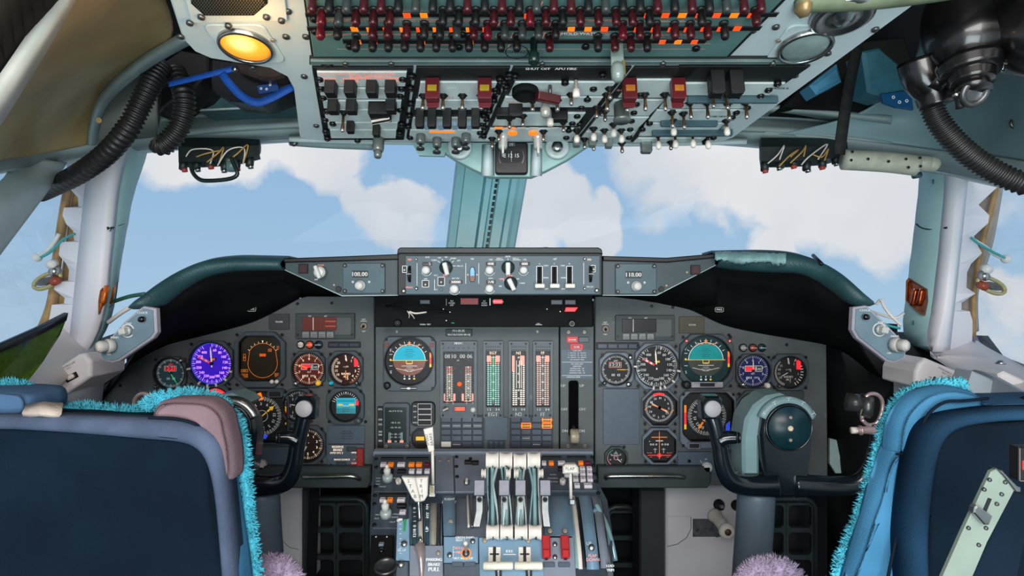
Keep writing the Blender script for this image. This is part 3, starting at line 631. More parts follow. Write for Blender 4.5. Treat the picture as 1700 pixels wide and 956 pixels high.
# ================================================================= INSTRUMENTS
def ck(a): return 90-a
def nums(b, L_, r, a0, a1, size, m, z=2.3, x=0, y=0, fat=.12):
    n = len(L_)
    for i, s_ in enumerate(L_):
        a = radians(ck(a0+(a1-a0)*i/max(1, n-1))); b.text(str(s_), x+r*cos(a), y+r*sin(a), size, z, m, fat=fat)
def tk(b, r0, r1, a0, a1, n, w, m, z=2.2, x=0, y=0): b.ticks(x, y, r0, r1, ck(a0), ck(a1), n, w, z, m)
def corners(w, h, d=4): return [(sx*(w/2-d), sy*(h/2-d)) for sx in (-1, 1) for sy in (-1, 1)]
FACE = {}
def face_mat(name, col, emit=None, es=.3):
    return mat('dial_'+name, col, .3, noise=.12, nscale=50, emit=emit, es=es)
COVER = glass('dial_cover_glass', (255, 255, 255), .008, .05)
def gauge(cx, cy, w, h, r, label, fm, draw=None, needles=(), knobs=(), shape='round', inner=None, H=8, group=None, scr=True, bm=None, pl=MP, u=U, cut=8, off=(0, 0), cover=True, name='gauge', cat='gauge'):
    t = thing(name, label, cat, pl.M(cx, cy), group); bm = bm or BEZEL
    t.location += pl.n*.0003
    b = MB(u)
    if shape == 'round': fi = fcirc(r)
    elif shape == 'oct': fi = frect(2*r, 2*r, .586*r)
    else: fi = frect(inner[0], inner[1], inner[2] if len(inner) > 2 else 4)
    fo = frect(w, h, cut)
    if off != (0, 0):
        fo0 = fo
        def fo(a):   # outer outline seen from an offset centre
            lo, hi = 0, 200
            for _ in range(24):
                m2 = (lo+hi)/2; x, y = m2*cos(a)+off[0], m2*sin(a)+off[1]; q = atan2(y, x)
                if sqrt(x*x+y*y) < fo0(q): lo = m2
                else: hi = m2
            return lo
        b.at(off[0], off[1])
    b.frame(fo, fi, 0, H, bm, 1.2, zi=1.5, n=80)
    b.frame(lambda a: fi(a)+2.0, fi, H-.1, H+1.0, BLACK, .4, zi=2, n=80); b.reset()
    bz = b.build('bezel', t)
    if scr:
        src = None
        for x, y in corners(w, h, 5):
            if src is None:
                bb = MB(u); bb.cyl(0, 0, H-.5, H+1.0, 2.3, SCREW, 12, ch=.4); bb.line(-1.5, 0, 1.5, 0, .6, H+1.05, BLACK); src = bb.build('screw', bz); src.location = (x*u, y*u, 0)
            else: dup_part(src, bz, x, y, 0, u)
    b = MB(u); b.at(off[0], off[1]); A = [2*pi*i/80 for i in range(80)]
    b.poly([((fi(a)+.5)*cos(a), (fi(a)+.5)*sin(a)) for a in A], 1.8, fm)
    if draw: draw(b)
    b.build('dial_face', t)
    for nd in needles:
        bb = MB(u); ang, ln, wd, mt = nd[:4]; tail = nd[4] if len(nd) > 4 else 4
        a = radians(ck(ang)); bb.at(off[0], off[1])
        bb.at(off[0], off[1], 0, rz=ck(ang)); bb.prism([(-tail, -wd*.4), (ln*.7, -wd*.5), (ln, 0), (ln*.7, wd*.5), (-tail, wd*.4)], 3.2, 4.0, mt); bb.cyl(0, 0, 2.6, 4.6, wd*.9+1, BLACK, 14); bb.reset()
        bb.build('needle', t)
    for kx, ky, kr, km in knobs:
        px_child(knob_fl(u, kr, H+8, km, fl=.08, fn=12), 'knob', t, cx+kx, cy-ky, cx, cy, u)
    if cover:
        b = MB(u); b.at(off[0], off[1]); b.poly([((fi(a)+.2)*cos(a), (fi(a)+.2)*sin(a)) for a in A], H-1.5, COVER); b.build('cover_glass', t)
    return t
Z = 2.2
# --- clocks
def d_clock(fmcol):
    def f(b):
        tk(b, 20, 23.5, 0, 360, 60, .5, WHITE); tk(b, 18.5, 23.5, 0, 360, 12, 1.0, WHITE)
        b.text('12:23', -1, 8, 6, Z, REDL if fmcol else WHITE, fat=.2); b.text('GMT', 0, 14.5, 2.4, Z, REDL if fmcol else WHITE)
        b.pline([(-11, 3.5), (9, 3.5), (9, 12), (-11, 12)], .5, Z, PINK if not fmcol else WHITE, True)
        b.text('00  43', 0, -9, 4, Z, WHITE)
    return f
gauge(285, 619, 54, 56, 25, 'small teal clock gauge at the far left of the left panel, red digits', face_mat('teal', (14, 62, 72)), d_clock(1), [(148, 20, 1.2, GREENL), ], [(22, 22, 3.6, STEEL), (20, -22, 4, STEEL), (-19, -21, 3.4, STEELD)], cut=12)
gauge(1022, 613, 56, 58, 24.5, 'black clock gauge at the left edge of the right panel', DIAL, d_clock(0), [(90, 20, 1.0, YEL, 2)], [(22, 21, 3.8, STEEL), (19, -23, 4.2, STEEL), (-20, -21, 3.6, STEELD)], cut=12, bm=BEZEL_L)
# --- airspeed indicators
def d_asi(tm, om):
    def f(b):
        tk(b, 29, 32.5, 0, 330, 55, .55, tm); tk(b, 27, 32.5, 0, 330, 22, .9, tm)
        nums(b, ['60', '80', '100', '120', '140', '160', '180', '200', '220', '240', '250', '300', '350', '400'], 22.5, 12, 325, 4.2, tm)
        b.ring(0, 0, 32.8, 34.2, Z, om, 60)
    return f
def asi(cx, cy, label, fm, tm, om, bm, bugs):
    t = gauge(cx, cy, 72, 76, 34.5, label, fm, d_asi(tm, om), [(-4, 28, 2.2, PALE, 6)], cut=16, bm=bm)
    b = MB(U); b.at(0, 0, 0, rz=ck(-62))
    for k in range(5): b.plate(4+k*4, -1.6, 8+k*4, 1.6, 3, 3.9, REDL if k % 2 == 0 else WHITE)
    b.reset(); b.build('barber_pole_needle', t)
    b = MB(U); b.plate(-4, 5, 7, 9.5, 2.2, 3, BLACK); b.text('460', 1.5, 7.2, 3.6, 3.05, AMBERD if fm is not DIAL else YEL, fat=.3); b.build('mach_window', t)
    src = None
    for a in bugs:
        q = radians(ck(a))
        if src is None: bb = MB(U); bb.plate(-2.8, -1.5, 2.8, 1.5, 7.4, 11, CREAM, .5, .5); src = bb.build('speed_bug', t); src.matrix_local = Matrix.Translation((36*cos(q)*U, 36*sin(q)*U, 0)) @ Matrix.Rotation(q, 4, 'Z')
        else: dup_part(src, t, 36*cos(q), 36*sin(q), 0, U, rz=ck(a))
    return t
asi(353, 603, 'airspeed dial glowing purple with striped needle on the left panel', face_mat('purple', (52, 24, 150), (60, 20, 210), .55), mat('purple_scale', (225, 190, 245), .4, emit=(220, 170, 250), es=.6), BLUEM, BEZEL, (110, 135, 163, 186, 209, 257))
asi(1089, 607, 'black airspeed dial with striped red needle on the right panel', DIAL, WHITE, STEEL, BEZEL_L, (102, 133, 160, 172, 190, 270))
# --- electronic attitude display, switched to amber
BRN = mat('screen_dark_brown', (34, 29, 20), .2, coat=.4, emit=(40, 30, 14), es=.2)
def d_eadi(b):
    pts = [(24.5*cos(radians(a)), 24.5*sin(radians(a))) for a in range(28, 153, 4)]+[(-24.5, -10)]+[(24.5*cos(radians(a)), -8+24.5*sin(radians(a))) for a in range(180, 361, 6)]
    b.pline([(x+3, y) for x, y in pts], .6, Z, AMBERD, True)
    tk(b, 25, 28, -60, 60, 8, .7, PALE, x=3); b.add([(3, 25, Z), (1.6, 29, Z), (4.4, 29, Z)], [(0, 1, 2)], PALE)
    b.text('000', 3, 5, 5, Z, AMBERD, fat=.15)
    for x, y, w, h in ((15, 13, 5, 4), (30, 17, 6, 5), (-27, 1, 3.5, 11), (-27, -21, 11, 4), (-27, -29, 10, 5), (29, -28, 11, 5)):
        b.pline([(x-w/2, y-h/2), (x+w/2, y-h/2), (x+w/2, y+h/2), (x-w/2, y+h/2)], .5, Z, AMBERD, True); b.text('NAV'[: 3 if w > 6 else 1], x, y, min(3, h*.6), Z, AMBERD)
t = gauge(434, 596, 84, 92, 0, 'dark brown square attitude screen with thin amber circle on the left panel', BRN, d_eadi, shape='rect', inner=(66, 72, 10), off=(0, 2), cut=18, name='display_screen', cat='display')
for x in (455, 463): b = MB(U); b.lathe([(3.4, 8), (3.4, 10), (2.2, 11.5)], CREAM, 16); px_child(b, 'knob', t, x, 632, 434, 596, U)
# --- altimeters
def d_alt(tm, rm):
    def f(b):
        tk(b, 21.5, 25, 0, 360, 50, .45, tm); tk(b, 19.5, 25, 0, 360, 10, .9, tm)
        nums(b, list('0123456789'), 16.8, 0, 324, 4, tm)
        b.plate(-13, -1, 15, 8, 2, 2.1, BLACK); b.plate(-12, 0, 2, 7, 2.1, 2.2, rm); b.pline([(-13, -1), (15, -1), (15, 8), (-13, 8)], .8, 2.4, WHITE, True)
        b.text('8', 5, 3.5, 6.5, 2.4, WHITE, fat=.2); b.text('40', 10.5, 3, 4, 2.4, WHITE)
        b.text('ALT', 0, -5, 2.6, Z, tm); b.text('1013', -6.5, -11.5, 3.6, Z, tm, fat=.3); b.text('2992', 6, -11.5, 3, Z, tm)
    return f
RBROWN = face_mat('red_brown', (74, 30, 22), (110, 34, 18), .28)
gauge(514, 612, 55, 60, 26, 'altimeter lit reddish brown in the upper row of the left panel', RBROWN, d_alt(PALE, REDL), [(-66, 18, 1.6, AMBERD)], [(-19, -23, 4.2, STEEL), (18, -22, 4.2, YEL)], cut=12)
gauge(1249, 615, 58, 56, 26, 'altimeter with red digit window and blue tinted face on the right panel', face_mat('blue_black', (20, 24, 62), (20, 24, 90), .3), d_alt(WHITE, REDL), [(0, 19, 1.6, CREAM)], [(-20, -22, 4.4, STEEL), (20, -23, 4.6, CREAM)], cut=12, bm=BEZEL)
# --- radio altimeters
def d_ra(tm, arc):
    def f(b):
        tk(b, 20, 25, 30, 150, 10, 1.2, tm); tk(b, 20, 24, 200, 320, 24, .6, tm); b.ring(0, 0, 22, 25.5, Z, arc, 30, ck(165), ck(40)) if arc else None
        nums(b, ['0', '1', '2', '3', '4', '5'], 16, 0, 170, 4, tm); nums(b, ['10', '15', '20', '25'], 16, 235, 310, 3.8, tm)
        b.text('x 100', 0, 4, 2.6, Z, tm); b.text('RADIO', 0, -8, 3.4, Z, tm, fat=.2); b.text('ALT', 0, -12.5, 3.4, Z, tm, fat=.2)
        b.line(-1, 23, 1, 13, 2, Z, tm)
    return f
def flag(t, x, y, w, h, m): b = MB(U); b.plate(-w/2, -h/2, w/2, h/2, 2.6, 4.5, m, 1); o = b.build('warning_flag', t); o.location = (x*U, y*U, 0)
t = gauge(575, 612, 58, 60, 25.5, 'radio altimeter with red flag, lit brown, right end of the left panel top row', face_mat('brown', (40, 22, 18), (60, 24, 14), .25), d_ra(PALE, mat('brown_arc', (140, 62, 40), .4)), [(180, 18, 1.4, AMBERD)], [(20, -22, 3.6, STEELD), (-22, -22, 3, CYAN)], cut=12); flag(t, 17, 12, 6, 15, REDL)
t = gauge(1308, 617, 62, 60, 25.5, 'radio altimeter with red flag and black face at the right end of the right panel', DIAL, d_ra(CREAM, None), [(-120, 16, 1.2, CREAM)], [(-20, -22, 3, STEELD)], cut=12); flag(t, 16, 12, 6.5, 15, REDL)
# --- standby horizon, left panel
def d_stby(b):
    tk(b, 19, 24, -70, 70, 14, .8, WHITE); b.add([(0, 18, Z), (-1.6, 23, Z), (1.6, 23, Z)], [(0, 1, 2)], WHITE)
    b.plate(-16, -13, 16, 13, 2, 2.1, CYAN); b.plate(-16, -13, 16, -4, 2.1, 2.2, mat('teal_low', (60, 150, 160), .4)); b.line(-14, 8, 14, 8, .8, 2.4, BLACK); b.line(-14, 1.5, -5, 1.5, 3, 2.5, YEL); b.line(5, 1.5, 14, 1.5, 3, 2.5, YEL)
    b.pline([(-13, 3), (-6, 3), (-3, -1), (0, 1), (3, -1), (6, 3), (13, 3)], 1.1, 2.7, CREAM)
    for y in (-6, -9, -3): b.line(-6, y, 6, y, .5, 2.4, BLACK)
t = gauge(575, 673, 62, 60, 24.5, 'round standby horizon with turquoise square face beside the left yoke', DIAL, d_stby, [], [(22, -23, 6, BEZEL)], cut=12); flag(t, 19, 5, 4.5, 8, REDL)
# --- captain HSI
def d_hsi(am, rot):
    def f(b):
        tk(b, 27, 32, 0, 360, 72, .5, WHITE); tk(b, 25.5, 32, 0, 360, 36, .9, WHITE)
        for i, s_ in enumerate(['N', '3', '6', 'E', '12', '15', 'S', '21', '24', 'W', '30', '33']):
            a = rot+i*30; b.text(s_, 20.5*cos(radians(ck(a))), 20.5*sin(radians(ck(a))), 4.6, Z, WHITE, rot=-a, fat=.15)
        b.ring(0, 0, 9, 9.6, Z, WHITE, 30)
    return f
def hsi_arrow(t, ang, m, x0, y0):
    b = MB(U); b.at(x0, y0, 0, rz=ck(ang)); b.prism([(-24, -.8), (10, -.8), (10, .8), (-24, .8)], 2.8, 3.4, m); b.prism([(12, -1.4), (19, -1.4), (19, -4), (26, 0), (19, 4), (19, 1.4), (12, 1.4)], 2.8, 3.6, m); b.reset(); return b.build('course_arrow', t)
t = gauge(436, 690, 92, 92, 0, 'square compass display with yellow arrow behind the left yoke', DIAL, lambda b: (d_hsi(YEL, -35)(b), b.poly([(-10, -26), (10, -32), (6, -38), (-12, -36)], Z, BLUEM), b.line(40, -14, 40, 16, 3, Z, REDL), b.line(40, 8, 40, 16, 3.2, 2.3, YEL), b.line(40, -14, 40, -8, 3.2, 2.3, YEL)),
          shape='rect', inner=(86, 82, 14), cut=10, H=9, name='display_screen', cat='display'); hsi_arrow(t, 50, YEL, 0, 0)
b = MB(U); b.at(-2, 33, 0, rz=20); b.plate(-2.5, -6, 2.5, 6, 3, 5, ORANGE); b.reset(); b.build('heading_bug', t)
for x in (416, 461): b = MB(U); b.plate(-13, -6, 13, 6, 5, 12, BEZEL, 4, 1); b.plate(-9.5, -4, 9.5, 4, 11.5, 12.2, BLACK, 1.5, .3); px_child(b, 'annunciator', t, x, 652, 436, 690, U)
t = gauge(1173, 695, 92, 94, 0, 'square compass display with amber arrow in light grey frame behind the right yoke grip', DIAL, lambda b: (d_hsi(YEL, 110)(b), b.poly([(31, -14), (38, -8), (38, -38), (31, -34)], Z, BLUEM), b.line(-36, -16, -36, 16, 3.4, Z, REDL), b.line(-36, 6, -36, 18, 3.6, 2.3, AMBERD), b.line(-36, -22, -36, -14, 3.6, 2.3, YEL)),
          shape='rect', inner=(82, 78, 12), cut=10, H=9, off=(0, 5), bm=BEZEL_L, name='display_screen', cat='display'); hsi_arrow(t, 215, AMBERD, 0, 5)
for x in (1149, 1198): b = MB(U); b.plate(-11, -6, 11, 6, 9, 12, BEZEL_L, 2, 1); b.plate(-8, -3.4, 8, 3.4, 11.5, 12.2, BLACK, 1.5, .3); px_child(b, 'annunciator', t, x, 737, 1173, 695, U)
# --- smaller dials of the left panel
def d_plain(tm, L_, a0=0, a1=324, size=4):
    def f(b): tk(b, 21, 24.5, 0, 360, 50, .45, tm); tk(b, 19, 24.5, 0, 360, 10, .9, tm); nums(b, L_, 15.5, a0, a1, size, tm)
    return f
gauge(498, 673, 52, 58, 25, 'black vertical speed dial partly hidden by the left yoke grip', DIAL, d_plain(WHITE, ['0', '1', '2', '4', '6', '4', '2', '1'], -90, 225), [(-80, 16, 1.4, CREAM)], cut=12)
gauge(512, 737, 60, 64, 27, 'brown standby altimeter with white needle behind the left yoke arm', face_mat('brown_alt', (44, 28, 24)), d_plain(PALE, list('0123456789')), [(210, 20, 2, CREAM)], [(-22, -25, 4.4, CREAM)], cut=14)
gauge(360, 668, 60, 58, 25, 'round dial with a red lit arc half hidden by the left seat back', face_mat('dark_red', (40, 14, 16)), lambda b: (b.ring(0, 0, 17, 24, Z, REDL, 40, ck(75), ck(-80)), tk(b, 16, 20, -70, 70, 14, .6, WHITE, 2.4), nums(b, ['33', 'N', '3'], 12, -30, 30, 3.4, WHITE)), cut=14)
# --- attitude indicators
def d_adi(ro, m_sky, m_gnd, sc=1.0):
    def f(b):
        n = 40; s = sc
        b.poly([(27*s*cos(pi*i/n), 1+25*s*sin(pi*i/n)) for i in range(n+1)], 2.0, m_sky)
        b.poly([(27*s*cos(-pi*i/n), 1+25*s*sin(-pi*i/n)) for i in range(n+1)], 2.0, m_gnd)
        b.ring(0, 1, 26*s, 27*s, 2.2, WHITE, 40, 0, 180); b.line(-30*s, 1, 30*s, 1, .9, 2.3, YEL)
        for k, wd in ((6, 5), (9, 8), (12, 5), (15, 8), (18, 5)): b.line(-wd, 1+k, wd, 1+k, .5, 2.3, BLACK); b.line(-wd, 1-k, wd, 1-k, .5, 2.3, WHITE)
        b.pline([(-5, 1.5), (-5, -4), (5, -4), (5, 1.5)], 1.2, 2.6, YEL); b.line(-13, -8, 13, -8, .8, 2.6, WHITE)
        b.line(-22, -12, 0, -17, .7, 2.6, WHITE); b.line(22, -12, 0, -17, .7, 2.6, WHITE)
        tk(b, 29*s, 33*s, -60, 60, 8, .9, WHITE); b.add([(0, 25*s, 2.7), (-3, 31*s, 2.7), (3, 31*s, 2.7)], [(0, 1, 2)], AMBERD); b.line(-15, 27*s, -4, 25*s, .8, 2.6, AMBERD); b.line(4, 25*s, 20, 27*s, .8, 2.6, AMBERD)
        b.text('F', -30.5*s, 18*s, 5, 2.3, WHITE, fat=.2); b.text('S', -30.5*s, -18*s, 5, 2.3, WHITE, fat=.2); b.line(-33*s, 11*s, -28*s, 11*s, .8, 2.3, WHITE); b.line(-33*s, -8*s, -28*s, -8*s, .8, 2.3, WHITE); b.disc(-31*s, 2, 1.8, 2.4, YEL, 12)
        b.line(35*s, -10*s, 35*s, 14*s, 3, 2.3, REDL); b.line(35*s, 6*s, 35*s, 14*s, 3.2, 2.4, AMBERD); b.line(35*s, -10*s, 35*s, -5*s, 3.2, 2.4, YEL)
        for x, c in ((-8, WHITE), (0, WHITE), (8, YEL)): b.plate(x-1.6, -30.5*s, x+1.6, -28*s, 2.2, 2.3, c); b.add([(x-1.2, -26*s, 2.3), (x+1.2, -26*s, 2.3), (x, -23*s, 2.3)], [(0, 1, 2)], WHITE)
    return f
t = gauge(681, 603, 86, 90, 39, 'square attitude indicator with turquoise sky and brown ground on the centre panel', DIAL, d_adi(0, CYAN, BROWN), [], [(-36, -35, 6, BLACK)], off=(-1, 4), cut=8)
for x in (644, 718): b = MB(U); b.cyl(0, 0, 8, 9.4, 3.4, mat('rust_screw', (130, 56, 34), .5), 12, ch=.4); px_child(b, 'fastener', t, x, 572, 681, 603, U)
b = MB(U); b.plate(-14, -2.5, 14, 2.5, 8, 9, BLACK, 1); b.plate(-13, -.4, 13, .4, 9, 9.2, WHITE); b.plate(-2.5, -1.6, 2.5, 1.6, 9.1, 9.6, WHITE); px_child(b, 'slip_indicator', t, 680, 643, 681, 603, U)
t = gauge(1171, 599, 88, 90, 41, 'attitude indicator with bright teal sky at the top of the right panel', face_mat('teal_black', (14, 40, 42), (10, 50, 54), .2), d_adi(0, mat('teal_sky', (20, 140, 140), .25, emit=(10, 130, 130), es=.25), mat('dull_olive', (64, 66, 56), .4), 1.08), [], [(-34, -38, 7, BLACK)], off=(0, 1), cut=18)  # dial face and sky half are coloured teal
for x in (1137, 1208): b = MB(U); b.cyl(0, 0, 8, 9.4, 3.2, RED, 12, ch=.4); b.cyl(0, 0, 9.3, 9.8, 1.4, CREAM, 10); px_child(b, 'fastener', t, x, 565, 1171, 599, U)
b = MB(U); b.plate(-26, -4.5, 26, 4.5, 8, 10, mat('scuffed_plate', (170, 170, 176), .35, .3, noise=.3), 1, .5); b.plate(-12, -3, 12, 3, 9.8, 10.6, BLACK, 1, .3); px_child(b, 'slip_indicator', t, 1171, 637, 1171, 599, U)
# bright shard: the sunlit reflection is left to the glass; panel dials of the right side
gauge(1094, 676, 60, 62, 27, 'octagonal radio compass dial with red arc and two needles on the right panel', DIAL, lambda b: (tk(b, 20, 23.5, 0, 360, 72, .5, WHITE), nums(b, ['N', '3', '6', 'E', '12', '15', 'S', '21', '24', 'W', '30', '33'], 16, 5, 335, 3.6, WHITE), b.ring(0, 0, 20.5, 24.5, Z, REDL, 14, ck(20), ck(-25)), b.line(-24, -4, -19, 1, 1, Z, AMBERD), b.line(24, -4, 19, -8, 1, Z, AMBERD)), [(120, 19, 1.6, CREAM, 18), (112, 17, 1.6, AMBERD, 14)], shape='oct', cut=16, bm=BEZEL_L)
def d_ils(b):
    b.line(0, -22, 0, 24, .9, 2.5, AMBERD); b.line(-13, 14, 13, 14, 1.2, 2.4, AMBERD); b.line(-6, 8, 6, 8, 1.6, 2.4, CREAM); b.line(-22, -16, 22, -16, 1.3, 2.4, REDL); b.ring(0, -16, 2.2, 3.4, 2.6, REDL, 16)
    for x in (-14, -10, -5, 5, 10, 14): b.ring(x, 2, .8, 1.5, 2.3, WHITE, 10)
    for x in (-7, 7):
        b.line(x, -12, x, -4, .6, 2.3, WHITE); b.line(x-3, -6, x+3, -6, .6, 2.3, WHITE)
    for x in (-19, -14, 14, 19): b.line(x-2, -12, x+2, -12, .5, 2.3, AMBERD); b.line(x-2, -19, x+2, -19, .5, 2.3, AMBERD)
    b.sphere(-16, 7, 2.4, .9, WHITE, 8, 4)
gauge(1094, 739, 58, 60, 25, 'octagonal approach gauge with orange cross lines on the right panel', DIAL, d_ils, shape='oct', cut=14, bm=BEZEL_L)
gauge(1249, 678, 60, 62, 26.5, 'black vertical speed dial partly hidden by the right yoke hub', DIAL, d_plain(WHITE, ['0', '.5', '1', '2', '3', '2', '1', '.5'], -90, 225, 4.4), [(-90, 16, 1.8, CREAM, 0)], cut=18, bm=BEZEL)
t = gauge(1022, 759, 38, 38, 15.5, 'small round brake pressure gauge low on the right panel', DIAL, lambda b: (b.ring(0, 0, 13, 14.5, Z, mat('pink_arc', (220, 120, 150), .4), 30, ck(200), ck(300)), b.ring(0, 0, 13, 14.5, Z, GREENL, 12, ck(-60), ck(-20)), nums(b, ['0', '1', '2', '3', '4'], 9.5, -110, 110, 2.6, WHITE), b.text('HYD', 0, 7, 2.2, Z, WHITE), b.text('BRAKE PRESS', 0, 4, 1.7, Z, WHITE), b.disc(0, 0, 4, 2.5, mat('pink_hub', (190, 130, 130), .5), 16)), [(128, 12, 1.5, CREAM, 2)], cut=11, scr=False)
b = MB(U); b.text('BRAKE ACCUM PRESS', 0, 0, 2.2, .2, WHITE); px_child(b, 'legend', t, 1024, 782, 1022, 759, U)
# --- autopilot mode annunciators
def ap(cx, cy, w, label, lit, wx):
    t = thing('mode_annunciator', label, 'annunciator', MP.M(cx, cy)); b = MB(U); b.plate(-w/2, -21, w/2, 21, 0, 5, PANEL_D, 1, .6)
    b.text('F/D', -w/2+24, 16.5, 2.4, 5.2, WHITE); b.text('A/P', -w/2+50, 16.5, 2.4, 5.2, WHITE); b.plate(w/2-32, -14, w/2-6, 14, 5, 5.6, PANEL, 2); b.build('housing', t)
    b = MB(U); b.plate(-28.5, -11, 28.5, 11, 5, 6.4, lit, 1, .4); b.line(-10, -10.5, -10, 10.5, 1, 6.5, WHITE if lit is not DSL2 else CREAM)
    for y in (4, -4): b.line(10, y, 27, y, 2, 6.5, mat('lit_bar_red', (170, 70, 56), .4, emit=(180, 60, 40), es=.25) if lit is not DSL2 else BLACK)
    px_child(b, 'mode_window', t, cx+wx, cy-4, cx, cy, U)
    src = None
    for k, s_ in enumerate(('LVR-A', 'LVR-B', 'LVR-B', 'ILT')):
        b = MB(U); b.plate(-5.6, -5, 5.6, 5, 5, 8.5, mat('grey_key', (134, 136, 134), .5), 1, .8); b.text(s_, 0, 0, 2.4, 8.6, BLACK); b.line(-4, -2.6, 4, -2.6, .6, 8.6, BLACK); px_child(b, 'push_button', t, cx+wx-22+k*13.4, cy+14, cx, cy, U)
    for x in (-w/2+4, w/2-4): b = MB(U); b.cyl(0, 0, 5, 6, 2, BLACK, 10); px_child(b, 'screw', t, cx+x, cy+14, cx, cy, U)
    return t
LITR = mat('lit_brown_window', (78, 34, 26), .3, noise=.3, nscale=120, emit=(110, 40, 24), es=.3); DSL2 = mat('dark_window', (22, 16, 26), .3, noise=.2)
ap(541, 541, 98, 'autopilot annunciator with glowing brown window on the left panel', LITR, -9); ap(1070, 544, 98, 'autopilot annunciator with dark window on the right panel', DSL2, -10)
def plaque(cx, cy, w, h, label, m, txt=None, ts=3, tm=None, name='placard'):
    t = thing(name, label, 'placard', MP.M(cx, cy)); t.location += MP.n*.0002; b = MB(U); b.plate(-w/2, -h/2, w/2, h/2, 0, 2.5, m, 1, .5)
    if txt:
        for i, s_ in enumerate(txt): b.text(s_, 0, (len(txt)-1)*ts*.75-i*ts*1.5, ts if i == 0 else ts*.7, 2.7, tm or WHITE, fat=.15)
    b.build('plate', t); return t
OLIVE = mat('olive_placard', (70, 66, 50), .4, noise=.1)
plaque(464, 534, 34, 26, 'dull olive placard left of the left autopilot annunciator', mat('dark_placard', (50, 56, 56), .5), ['TH-M1'], 3)
plaque(1148, 539, 42, 28, 'dull olive placard right of the right autopilot annunciator', OLIVE, ['TH-M1'], 3, CREAM)
plaque(762, 552, 44, 12, 'black registration placard at the top of the centre panel', BLACK, ['PH-BUK', 'SELCALCODE BK-HJ'], 4.2)
plaque(1031, 691, 60, 92, 'large blank grey cover plate on the right panel', PLATE); plaque(824, 711, 38, 38, 'blank blue grey cover plate between the caution light grids', PLATE)
t = plaque(575, 721, 62, 30, 'blue grey limit placard with fine text right of the left yoke', PLATE); b = MB(U)
for k, s_ in enumerate(('BANK LIMIT', 'TURB PEN SPEED', '280 KTS 0.82', 'MANEUVER CK')): b.text(s_, 2, 6-k*4, 2.1, 2.7, BLACK)
b.build('legend', t)
def jack(cx, cy, label, txt):
    t = thing('toggle_switch', label, 'switch', MP.M(cx, cy)); b = MB(U); b.lathe([(6, 0), (6, 2), (4.4, 4), (3, 4), (2.6, 1.5)], SCREWL, 20); b.build('collar', t); b = MB(U); b.tube([(0, 0, 1), (0, -1.5, 9)], 1.6, BLACK, 8); b.build('lever', t)
    b = MB(U); b.text(txt, 0, 11, 2.2, .2, WHITE); b.text('NORMAL', 0, 8, 1.8, .2, WHITE); b.text('TEST', 0, -9, 2, .2, WHITE); b.build('legend', t)
jack(604, 541, 'small switch marked TEST beside the left autopilot annunciator', 'INST'); jack(1005, 546, 'small switch marked TEST beside the right autopilot annunciator', 'INST')
# marker lights
for (x, y, c, lb) in ((500, 572, CREAM, 'white marker light, first of three above the left altimeter'), (515, 572, mat('amber_marker', (210, 70, 40), .35, emit=(220, 70, 30), es=.4), 'orange marker light, middle of three above the left altimeter'), (529.5, 572, mat('blue_marker', (16, 40, 60), .3), 'dark blue marker light, third of three above the left altimeter'),
                   (1233, 577, mat('grey_marker', (140, 140, 136), .4), 'pale marker light, first of three above the right altimeter'), (1249, 577, mat('red_marker', (120, 40, 24), .35, emit=(150, 40, 20), es=.3), 'dull red marker light, middle of three above the right altimeter'), (1264, 577, mat('teal_marker', (16, 60, 70), .3), 'teal marker light, third of three above the right altimeter')):
    t = thing('marker_light', lb, 'light', MP.M(x, y)); b = MB(U); b.lathe([(6.8, 0), (6.8, 3), (6, 4)], BLACK, 20); b.build('bezel', t); b = MB(U); b.sphere(0, 0, 3, 5.4, c, 18, 8, .6); b.text('AIRWAYS', 0, 0, 1.8, 6.4, BLACK if c is CREAM else WHITE); b.build('lens', t)
# caution light grids
UNLIT = mat('unlit_caption', (58, 66, 80), .35, noise=.06, nscale=20)
def grid_lights(cx, cy, cols, rows, w, h, label, lit={}, group=None, back=PANEL_D):
    t = thing('caution_light_panel', label, 'light panel', MP.M(cx, cy), group); t.location += MP.n*.0002
    b = MB(U); b.plate(-cols*w/2-1.5, -rows*h/2-1.5, cols*w/2+1.5, rows*h/2+1.5, 0, 2, back, 1, .5); b.build('frame', t); src = None
    for r in range(rows):
        for c in range(cols):
            x, y = (c-(cols-1)/2)*w, ((rows-1)/2-r)*h; k = lit.get((r, c))
            if k is None:
                if src is None: b = MB(U); b.plate(-w/2+.7, -h/2+.7, w/2-.7, h/2-.7, 2, 4.2, UNLIT, .6, .6); src = b.build('indicator_light', t); src.location = (x*U, y*U, 0)
                else: dup_part(src, t, x, y, 0, U)
            else:
                b = MB(U)
                if k in ('o', 'f'):
                    b.plate(-w/2+.5, -h/2+.5, w/2-.5, h/2-.5, 2, 4.4, ORANGE, .6, .6)
                    if k == 'o': b.plate(-w/2+2.2, -h/2+1.8, w/2-2.2, h/2-1.8, 4.4, 4.6, mat('amber_core', (90, 40, 10), .4, emit=(150, 55, 5), es=.4))
                    b.text('WARNING', 0, 0, h*.26, 4.7, YEL, fat=.2)
                elif k == 'w': b.plate(-w/2+.7, -h/2+.7, w/2-.7, h/2-.7, 2, 4.2, CREAM, .6, .6)
                elif k == 'l': b.plate(-w/2+.7, -h/2+.7, w/2-.7, h/2-.7, 2, 4.2, UNLIT, .6, .6); b.line(-w/2+2.5, 0, w/2-2.5, 0, .6, 4.3, CREAM)
                o = b.build('indicator_light', t); o.location = (x*U, y*U, 0)
                if k in ('o', 'f'): tag(o, 'glowing amber caption')
                if k == 'w': tag(o, 'blank white caption')
    return t
